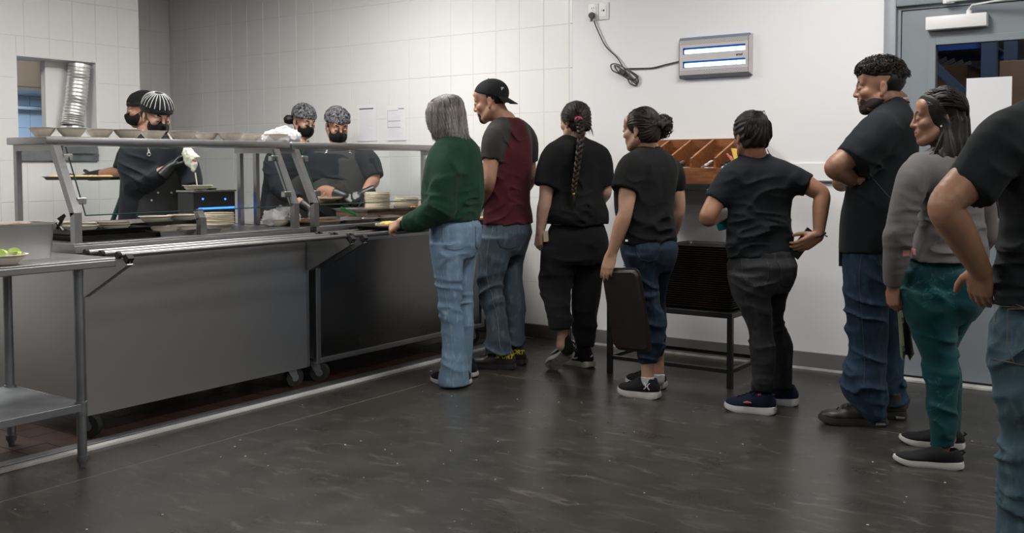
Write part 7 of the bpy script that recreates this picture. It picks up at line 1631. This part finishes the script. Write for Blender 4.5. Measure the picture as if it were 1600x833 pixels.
def face_mask(hd, parent):
    mk = part_sdf('face_mask', [hd.E((0, .036, -.056), (.062, .066, .060), .02), tube([hd.T((0, .085, -.006)), hd.T((0, .100, -.030)), hd.T((0, .092, -.060))], [.014, .020, .022], .02), half(hd.T((0, .09, -.010)), nrm(hd.B[2]+hd.B[1]*.25), k=.004), half(hd.T((0, .012, 0)), -hd.B[1], k=.004)], .0036, M_mask, parent)
    for s_ in (-1, 1):
        MB().tube([hd.T((s_*.052, .052, -.028)), hd.T((s_*.066, .02, -.020)), hd.T((s_*.078, -.012, .018))], .0018, 5).tube([hd.T((s_*.055, .035, -.085)), hd.T((s_*.066, .008, -.062)), hd.T((s_*.080, -.022, -.024))], .0018, 5).build('ear_loop', M_mask, mk)
    return mk
def lower_body(g, c, lat, m_, feet_fwd):
    """plain trousers and shoes down to the kitchen floor"""
    c = np.asarray(c, float); hips = [(c+UZ*0, .17, .12, lat)]; pel = [(c+UZ*.04, .170, .120, lat), (c-UZ*.12, .180, .128, lat)]; legs = []
    for s_ in (-1, 1):
        h_ = c+lat*s_*.09-UZ*.08; f_ = np.array([h_[0]+lat[0]*s_*.03, h_[1]+lat[1]*s_*.03, .05]); legs.append(leg_straight(h_, f_, .088)); shoe(g.e, np.array([f_[0], f_[1], 0])-feet_fwd*.07, np.array([f_[0], f_[1], 0])+feet_fwd*.2, L=.27, W=.1, m_up=M_leather, m_sole=M_soleb)
    part_sdf('trousers', [zstack(pel, .03)]+[zstack(l, .03, 2.0) for l in legs], .014, m_, g.e); return legs, pel
def staff(label, X, cpx, H, face, headface, pitch, rows, ratio, neck, arms, skn, pants=M_chef, coat_sleeves=(), foldsL=(), seed=40, brow=M_hairblk, apron_rows=None, gloves=()):
    d0 = depth(onX(cpx[0], cpx[1], X)); g = Figure(label, d0, face); c = g.P((rows[-1][1]+rows[-1][2])/2, rows[-1][0]); g.start((c[0], c[1], 0)); sk = skin(*skn)
    tor = g.rings(rows, ratio); hd = Head(g, (cpx[0], cpx[1], 0), H, headface, pitch, width=.94)
    legs, pel = lower_body(g, np.array([tor[-1][0][0], tor[-1][0][1], .90]), g.lat, pants, g.fwd)
    z0 = tor[-1][0]; tor2 = tor+[(np.array([z0[0], z0[1], .80]), tor[-1][1]*1.02, tor[-1][2]*1.05, g.lat)]
    bd = make_body(g, sk, hd, neck, arms, tor2, legs, [], .054, .026)
    head_details(bd, g.e, hd.c, hd.B, hd.H, sk, brow, None, gaze=-1.0)
    ps = [zstack(tor2, .03)]+[tube(g.pts([q[:3] for q in s_]), [q[3] for q in s_], .04, flat_end=True) for s_ in coat_sleeves]
    sh = part_sdf('chef_coat', ps, .0085, M_chef, g.e, folds([(g.P(*q[0]), q[1], q[2], q[3], q[4]) for q in foldsL], .004, 8, seed=seed))
    nk = g.P(*neck); collar(g, nk+UZ*.012, .072, .064, M_chef, .006, .012, 'stand_collar', parent=sh)
    if apron_rows is not None:
        at_ = g.rings(apron_rows, ratio); z1 = at_[-1][0]; at_ = at_+[(np.array([z1[0], z1[1], .62]), at_[-1][1]*1.02, at_[-1][2]*1.05, g.lat)]
        fc = at_[0][0]+g.fwd*.24-UZ*.3
        ap = part_sdf('apron', [zstack(at_, .02, 2.2, .009, False), half(at_[3][0]+g.fwd*.01, -g.fwd, size=1.2)], .0085, M_apron, g.e, folds([], .004, 6, seed=seed+1)); g.apron = ap
        top = at_[0][0]
        for s_ in (-1, 1):
            a_ = top+g.lat*s_*.085+g.fwd*.11-UZ*.01; b_ = nk+g.lat*s_*.062+UZ*.022+g.fwd*.02; MB().tube([a_, (a_+b_)/2+g.fwd*.02+UZ*.01, b_], .007, 6).build('apron_strap', mat('pale_apron_strap', (.42, .38, .3), .7), ap, True); MB().tube([a_-UZ*.012+g.fwd*.012+(np.array([math.cos(t), 0, 0])[0])*g.lat*.010+UZ*math.sin(t)*.010 for t in np.linspace(0, 2*math.pi, 12)], .003, 6, False).build('strap_ring', M_steelb, ap, True)
    for (wr, kw) in gloves:
        wr = g.P(*wr); gp = [grown(p, .0028) for p in hand_prims(wr, **kw)]+[tube([wr-nrm(kw['d'])*.075, wr, wr+nrm(kw['d'])*.02], [.040, .034, .030], .01, flat_start=True)]; part_sdf('glove', gp, .0042, M_glove, g.e)
    g.hd = hd; g.sh = sh; g.bd = bd; return g
def staff_stripes():
    hR = dict(d=cv(.55, .65, .25), n=cv(.6, -.5, .2), side=-1, curl=(.7, .8, .5), s=.95); hL = dict(d=cv(.3, .1, -.9), n=cv(0, .9, .1), side=1, curl=(.1, .2, .2), s=.95)
    arms = [dict(pts=[(204, 236, -.06), (214, 291, -.14), (266, 262, -.14)], hand=hR), dict(pts=[(288, 236, -.02), (300, 296, -.10), (312, 306, -.22)], hand=hL)]
    g = staff('cook in a striped skull cap and black mask pouring sauce into a bowl', -5.42, (245, 181), .240, (.35, -.94), (.70, -.71), -.36,
        [(212, 228, 262), (217, 218, 272), (223, 207, 284), (232, 199, 293), (250, 196, 297), (275, 194, 298), (305, 192, 298), (340, 190, 299)], .62, (245, 214, .0), arms, ('fair_skin_cook', (.45, .26, .185)),
        coat_sleeves=[[(212, 236, -.04, .080), (205, 258, -.10, .078), (213, 288, -.14, .066)], [(213, 290, -.14, .060), (232, 283, -.14, .056), (250, 272, -.14, .046)], [(282, 236, -.02, .076), (296, 265, -.05, .068), (301, 294, -.10, .06)]],
        foldsL=[((205, 265, -.2), .12, (.4, 0, 1), .045, .008), ((225, 285, -.2), .10, (1, 0, .3), .04, .008)], seed=41, apron_rows=[(236, 226, 284), (250, 214, 294), (275, 200, 299), (305, 196, 299), (340, 194, 300)],
        gloves=[((266, 262, -.14), hR), ((312, 306, -.22), hL)])
    hd = g.hd; face_mask(hd, g.e); cp = skull_cap(hd, cloth('black_cap_cotton', (.010, .010, .011)), g.e, .026, .10, 1.07, band=cloth('dark_cap_band', (.020, .020, .021)))
    bv = bvh_of(cp); up_ = hd.B[2]
    for k in range(22):
        a_ = 2*math.pi*k/22; P_ = []
        for t in np.linspace(.18, 1.30, 8):
            o_ = hd.T((0, -.014, .044)); d_ = (hd.B[0]*math.sin(a_)+hd.B[1]*math.cos(a_))*math.cos(t)+hd.B[2]*math.sin(t); h_ = bv.ray_cast(Vector(o_+d_*.2), Vector(-d_), .2)
            if h_[0] is not None: P_.append(np.array(h_[0])+d_*.0006)
        if len(P_) > 3: MB().tube(P_, .0021, 5).build('stripe', mat('white_stripe_print', (.55, .56, .56), .8), cp, True)
    part_sdf('hair', [hd.E((0, -.085, -.015), (.060, .040, .05), .02), hd.E((0, -.115, -.03), (.04, .036, .04), .02)], .006, M_hairblk, g.e, streak(hd, 24, .002))
    for px, py in ((247, 301), (268, 301), (237, 313), (280, 313)):
        n_ = g.fwd; h_ = bvh_of(g.apron).ray_cast(Vector(g.P(px, py, -.6)), Vector(ray(px, py)), 2.0); p = np.array(h_[0]) if h_[0] is not None else g.P(px, py, -.15); MB().tube([p, p+n_*.004], .0065, 10).build('button', M_white, g.apron)
    # ladle of white sauce and the bowl she fills
    tg = empty('sauce_pouch', g.P(299, 240, -.22), 'white sauce bottle being squeezed above the bowl by the striped cap cook', 'sauce bottle')
    a_, b_ = g.P(293, 236, -.20), g.P(304, 267, -.26)
    part_sdf('pouch_body', [tube([a_, a_*.6+b_*.4, b_], [.030, .040, .012], .02, flat=(g.fwd, 1.5)), tube([a_*.8+b_*.2, g.P(308, 246, -.22)], [.02, .016], .02)], .005, mat('cream_plastic', (.60, .60, .50), .4), tg, lambda X: -.014*(vnoise(X*f32(45))-.5)-.008*(vnoise(X*f32(90))-.5), smooth=0)
    MB().bar(g.P(301, 250, -.30), g.P(306, 252, -.30), .012, .012).build('pouch_label', mat('red_label', (.5, .12, .1), .5), tg)
    c_ = g.P(309, 300, -.30); MB().tube([b_+(b_-a_)*.1, c_+UZ*.02], [.004, .003], 6).build('sauce_stream', mat('cream_sauce', (.7, .66, .55), .3), tg, True)
    put('fibre_bowl', BM2, (c_[0], c_[1], c_[2]), 'fibre bowl held under the sauce by the cook with the striped cap', 'bowl')
    return g
def staff_back():
    hL = dict(d=cv(-.95, -.1, .1), n=cv(0, 1, 0), side=1, curl=(.15, .3, .2), s=1.0)
    arms = [dict(pts=[(200, 232, -.05), (190, 268, -.10), (143, 275, -.06)], hand=hL), dict(pts=[(250, 232, .05), (258, 285, .06), (215, 300, .0)], hand=None)]
    g = staff('cook in a plain black cap carrying a tray, half hidden behind the striped cap cook', -6.25, (222, 172), .235, (-.75, -.66), (-.93, -.36), -.12,
        [(205, 208, 242), (210, 200, 250), (217, 192, 258), (228, 187, 263), (250, 186, 264), (280, 187, 263), (330, 188, 262)], .62, (226, 208, .0), arms, ('tan_skin_cook', (.36, .19, .12)),
        coat_sleeves=[[(208, 230, -.03, .075), (200, 245, -.07, .074), (190, 266, -.10, .062)], [(246, 232, .05, .075), (256, 280, .06, .06)]], seed=45, gloves=[((143, 275, -.06), hL)])
    hd = g.hd; face_mask(hd, g.e); skull_cap(hd, cloth('plain_black_cap', (.009, .009, .010)), g.e, .030, .05, 1.05, band=cloth('dark_cap_band', (.020, .020, .021)))
    part_sdf('hair', [hd.E((0, -.062, -.03), (.068, .045, .055), .02)], .006, M_hairblk, g.e)
    a_, b_ = g.P(84, 281, -.10), g.P(186, 281, -.10); c_ = (a_+b_)/2; L_ = np.linalg.norm(b_-a_); d_ = nrm(b_-a_); s_ = np.cross(UZ, d_); e = empty('sheet_tray', c_, 'steel sheet tray of golden food carried by the cook in the plain black cap', 'tray')
    def ring(ex, z): return [c_+d_*sx*(L_/2+ex)+s_*sy*(.15+ex)+UZ*z for sx, sy in ((-1, -1), (1, -1), (1, 1), (-1, 1))]
    rg_ = [ring(-.012, 0), ring(0, .018), ring(.01, .022), ring(.01, .024), ring(0, .022), ring(-.014, .003)]; v = [p for r_ in rg_ for p in r_]
    MB().add(v, [(i*4+k, i*4+(k+1) % 4, i*4+4+(k+1) % 4, i*4+4+k) for i in range(5) for k in range(4)]+[(3, 2, 1, 0), (20, 21, 22, 23)]).build('tray_body', M_steelb, e)
    mm = MB()
    for k in range(60): p = c_+d_*rnd.uniform(-.46, .46)*L_+s_*rnd.uniform(-.13, .13)+UZ*.022; mm.ball(p, .022, 7, 5, (1, 1, .6))
    mm.build('golden_food', M_fried, e, True, kind='stuff')
    MB().tube([g.P(191, 305, -.3), g.P(176, 345, -.3)], .016, 10).build('tool_handle', mat('dark_teal_handle', (.012, .03, .034), .4), None, True, label='dark teal tool handle leaning beside the apron of the striped cap cook', cat='tool')
    return g
def staff_bun():
    hR = dict(d=cv(.75, -.45, -.3), n=cv(.1, -.9, .2), side=-1, curl=(.4, .5, .4), s=.95)
    arms = [dict(pts=[(425, 244, -.05), (440, 300, -.30), (484, 326, -.50)], r=(.05, .046, .04, .042, .028), hand=hR), dict(pts=[(490, 244, .0), (492, 292, -.20), (500, 316, -.46)], hand=dict(d=cv(.8, .1, -.3), n=cv(0, .9, .2), side=1, curl=(.2, .3, .2), s=.95))]
    g = staff('cook with a hair bun under a paisley cap, reaching across the counter', -5.80, (475, 190), .238, (.62, -.78), (.70, -.71), -.30,
        [(223, 455, 486), (228, 444, 494), (235, 432, 502), (245, 424, 507), (265, 420, 508), (290, 416, 508), (315, 412, 508), (345, 410, 508)], .64, (468, 224, .0), arms, ('light_skin_cook', (.44, .25, .17)),
        coat_sleeves=[[(434, 242, -.03, .078), (426, 265, -.17, .075), (437, 295, -.28, .064)], [(437, 294, -.28, .06), (455, 306, -.38, .054), (466, 312, -.43, .046)], [(488, 244, .0, .074), (492, 288, -.18, .058)]],
        foldsL=[((430, 270, -.2), .12, (.3, 0, 1), .045, .008)], seed=48, apron_rows=[(262, 446, 500), (275, 430, 508), (300, 418, 510), (345, 412, 510)], gloves=[((484, 326, -.50), hR)])
    hd = g.hd; face_mask(hd, g.e); skull_cap(hd, paisley(), g.e, .030, .10, 1.05)
    part_sdf('hair', [hd.E((0, -.075, -.005), (.066, .045, .05), .02), ell(g.P(450.5, 187, .02), (.036, .036, .036), .02)], .0055, M_hairblk, g.e, streak(hd, 24, .002))
    c_ = g.P(516, 312, -.58); put('fibre_plate', PL, (c_[0], c_[1], c_[2]), 'cream plate held out by the cook with the hair bun', 'plate')
    return g
def staff_man():
    hA = dict(d=cv(-.85, -.3, -.3), n=cv(-.1, -.6, .8), side=1, curl=(.6, .7, .5), s=1.02); hB = dict(d=cv(.85, -.3, -.3), n=cv(.1, -.6, .8), side=-1, curl=(.6, .7, .5), s=1.02)
    arms = [dict(pts=[(578, 240, -.02), (584, 282, -.10), (570, 302, -.24)], r=(.056, .052, .044, .045, .031), hand=hA), dict(pts=[(488, 242, .0), (500, 296, -.10), (536, 306, -.24)], r=(.056, .052, .044, .045, .031), hand=hB)]
    g = staff('man in a paisley cap and charcoal apron working behind the counter', -5.36, (527, 197), .248, (.15, -.99), (.44, -.90), -.34,
        [(226, 509, 550), (231, 499, 560), (238, 488, 571), (248, 481, 578), (266, 478, 580), (290, 480, 577), (315, 482, 574), (345, 482, 574)], .62, (529, 227, .0), arms, ('ruddy_tan_skin', (.42, .22, .15)),
        coat_sleeves=[[(566, 243, -.01, .082), (578, 256, -.05, .078), (586, 277, -.09, .066)], [(490, 243, .0, .080), (494, 285, -.08, .066)]],
        foldsL=[((520, 280, -.2), .16, (.3, 0, 1), .06, .007)], seed=52, brow=M_hairblk, apron_rows=[(236, 490, 568), (250, 483, 576), (275, 481, 577), (300, 481, 577), (345, 482, 576)], gloves=[((570, 302, -.24), hA), ((536, 306, -.24), hB)])
    hd = g.hd; face_mask(hd, g.e); skull_cap(hd, paisley(), g.e, .030, .08, 1.05)
    part_sdf('hair', shell(hd, .004, regions=[hd.E((0, -.075, -.01), (.08, .055, .05)), hd.E((-.074, .0, .012), (.02, .016, .03)), hd.E((.074, .0, .012), (.02, .016, .03))]), .005, mat('greying_hair', (.06, .055, .05), .5), g.e)
    MB().tube([hd.T((-.04, -.095, -.02)), hd.T((-.05, -.115, -.06)), hd.T((-.055, -.11, -.11))], [.014, .012, .006], 8).build('cap_tail', M_mask, g.e, True)
    # round crest on the apron bib
    h_ = bvh_of(g.apron).ray_cast(Vector(g.P(500, 248, -.8)), Vector(ray(500, 248)), 2.0); c_ = np.array(h_[0]) if h_[0] is not None else g.P(496, 248, -.18)
    rgt = -g.lat; mw = mat('pale_crest', (.4, .4, .4), .7); cr = surf_patch(g.apron, c_, rgt, UZ, g.fwd, [[(r_*math.cos(t)*1.0, r_*math.sin(t)*.85) for t in np.linspace(0, 2*math.pi, 19)] for r_ in (.024, .027, .030)], mw, 'crest_ring', g.apron, .0015)
    surf_patch(g.apron, c_-UZ*.004, rgt, UZ, g.fwd, grid(-.030, .022, -.008, .006, 6, 3), mw, 'crest_band', g.apron, .0018)
    return g

for e_, c_, r_, h_, sd_, sy_ in BAGS:
    def crump(X, sd=sd_):
        n1 = 1-np.abs(2*vnoise(X*f32(17)+sd+.9*vnoise(X*f32(9)+sd)[..., None])-1); n2 = 1-np.abs(2*vnoise(X*f32(38)+sd)-1); return -.030*(n1*n1-.45)-.012*(n2*n2-.4)
    part_sdf('film', [ell(c_+UZ*h_*.34, (r_, r_*sy_, h_*.62), .02), ell(c_+UZ*h_*.75+np.array([.01, r_*.35, 0]), (r_*.42, r_*.5, h_*.5), .03), half(c_, -UZ, k=.004)], .0055, M_bag, e_, crump, smooth=0)
for fn_ in (person_green, person_maroon, person_braid, person_tray, person_phone, person_crossed, person_teal, person_edge, staff_stripes, staff_back, staff_bun, staff_man):
    fn_()
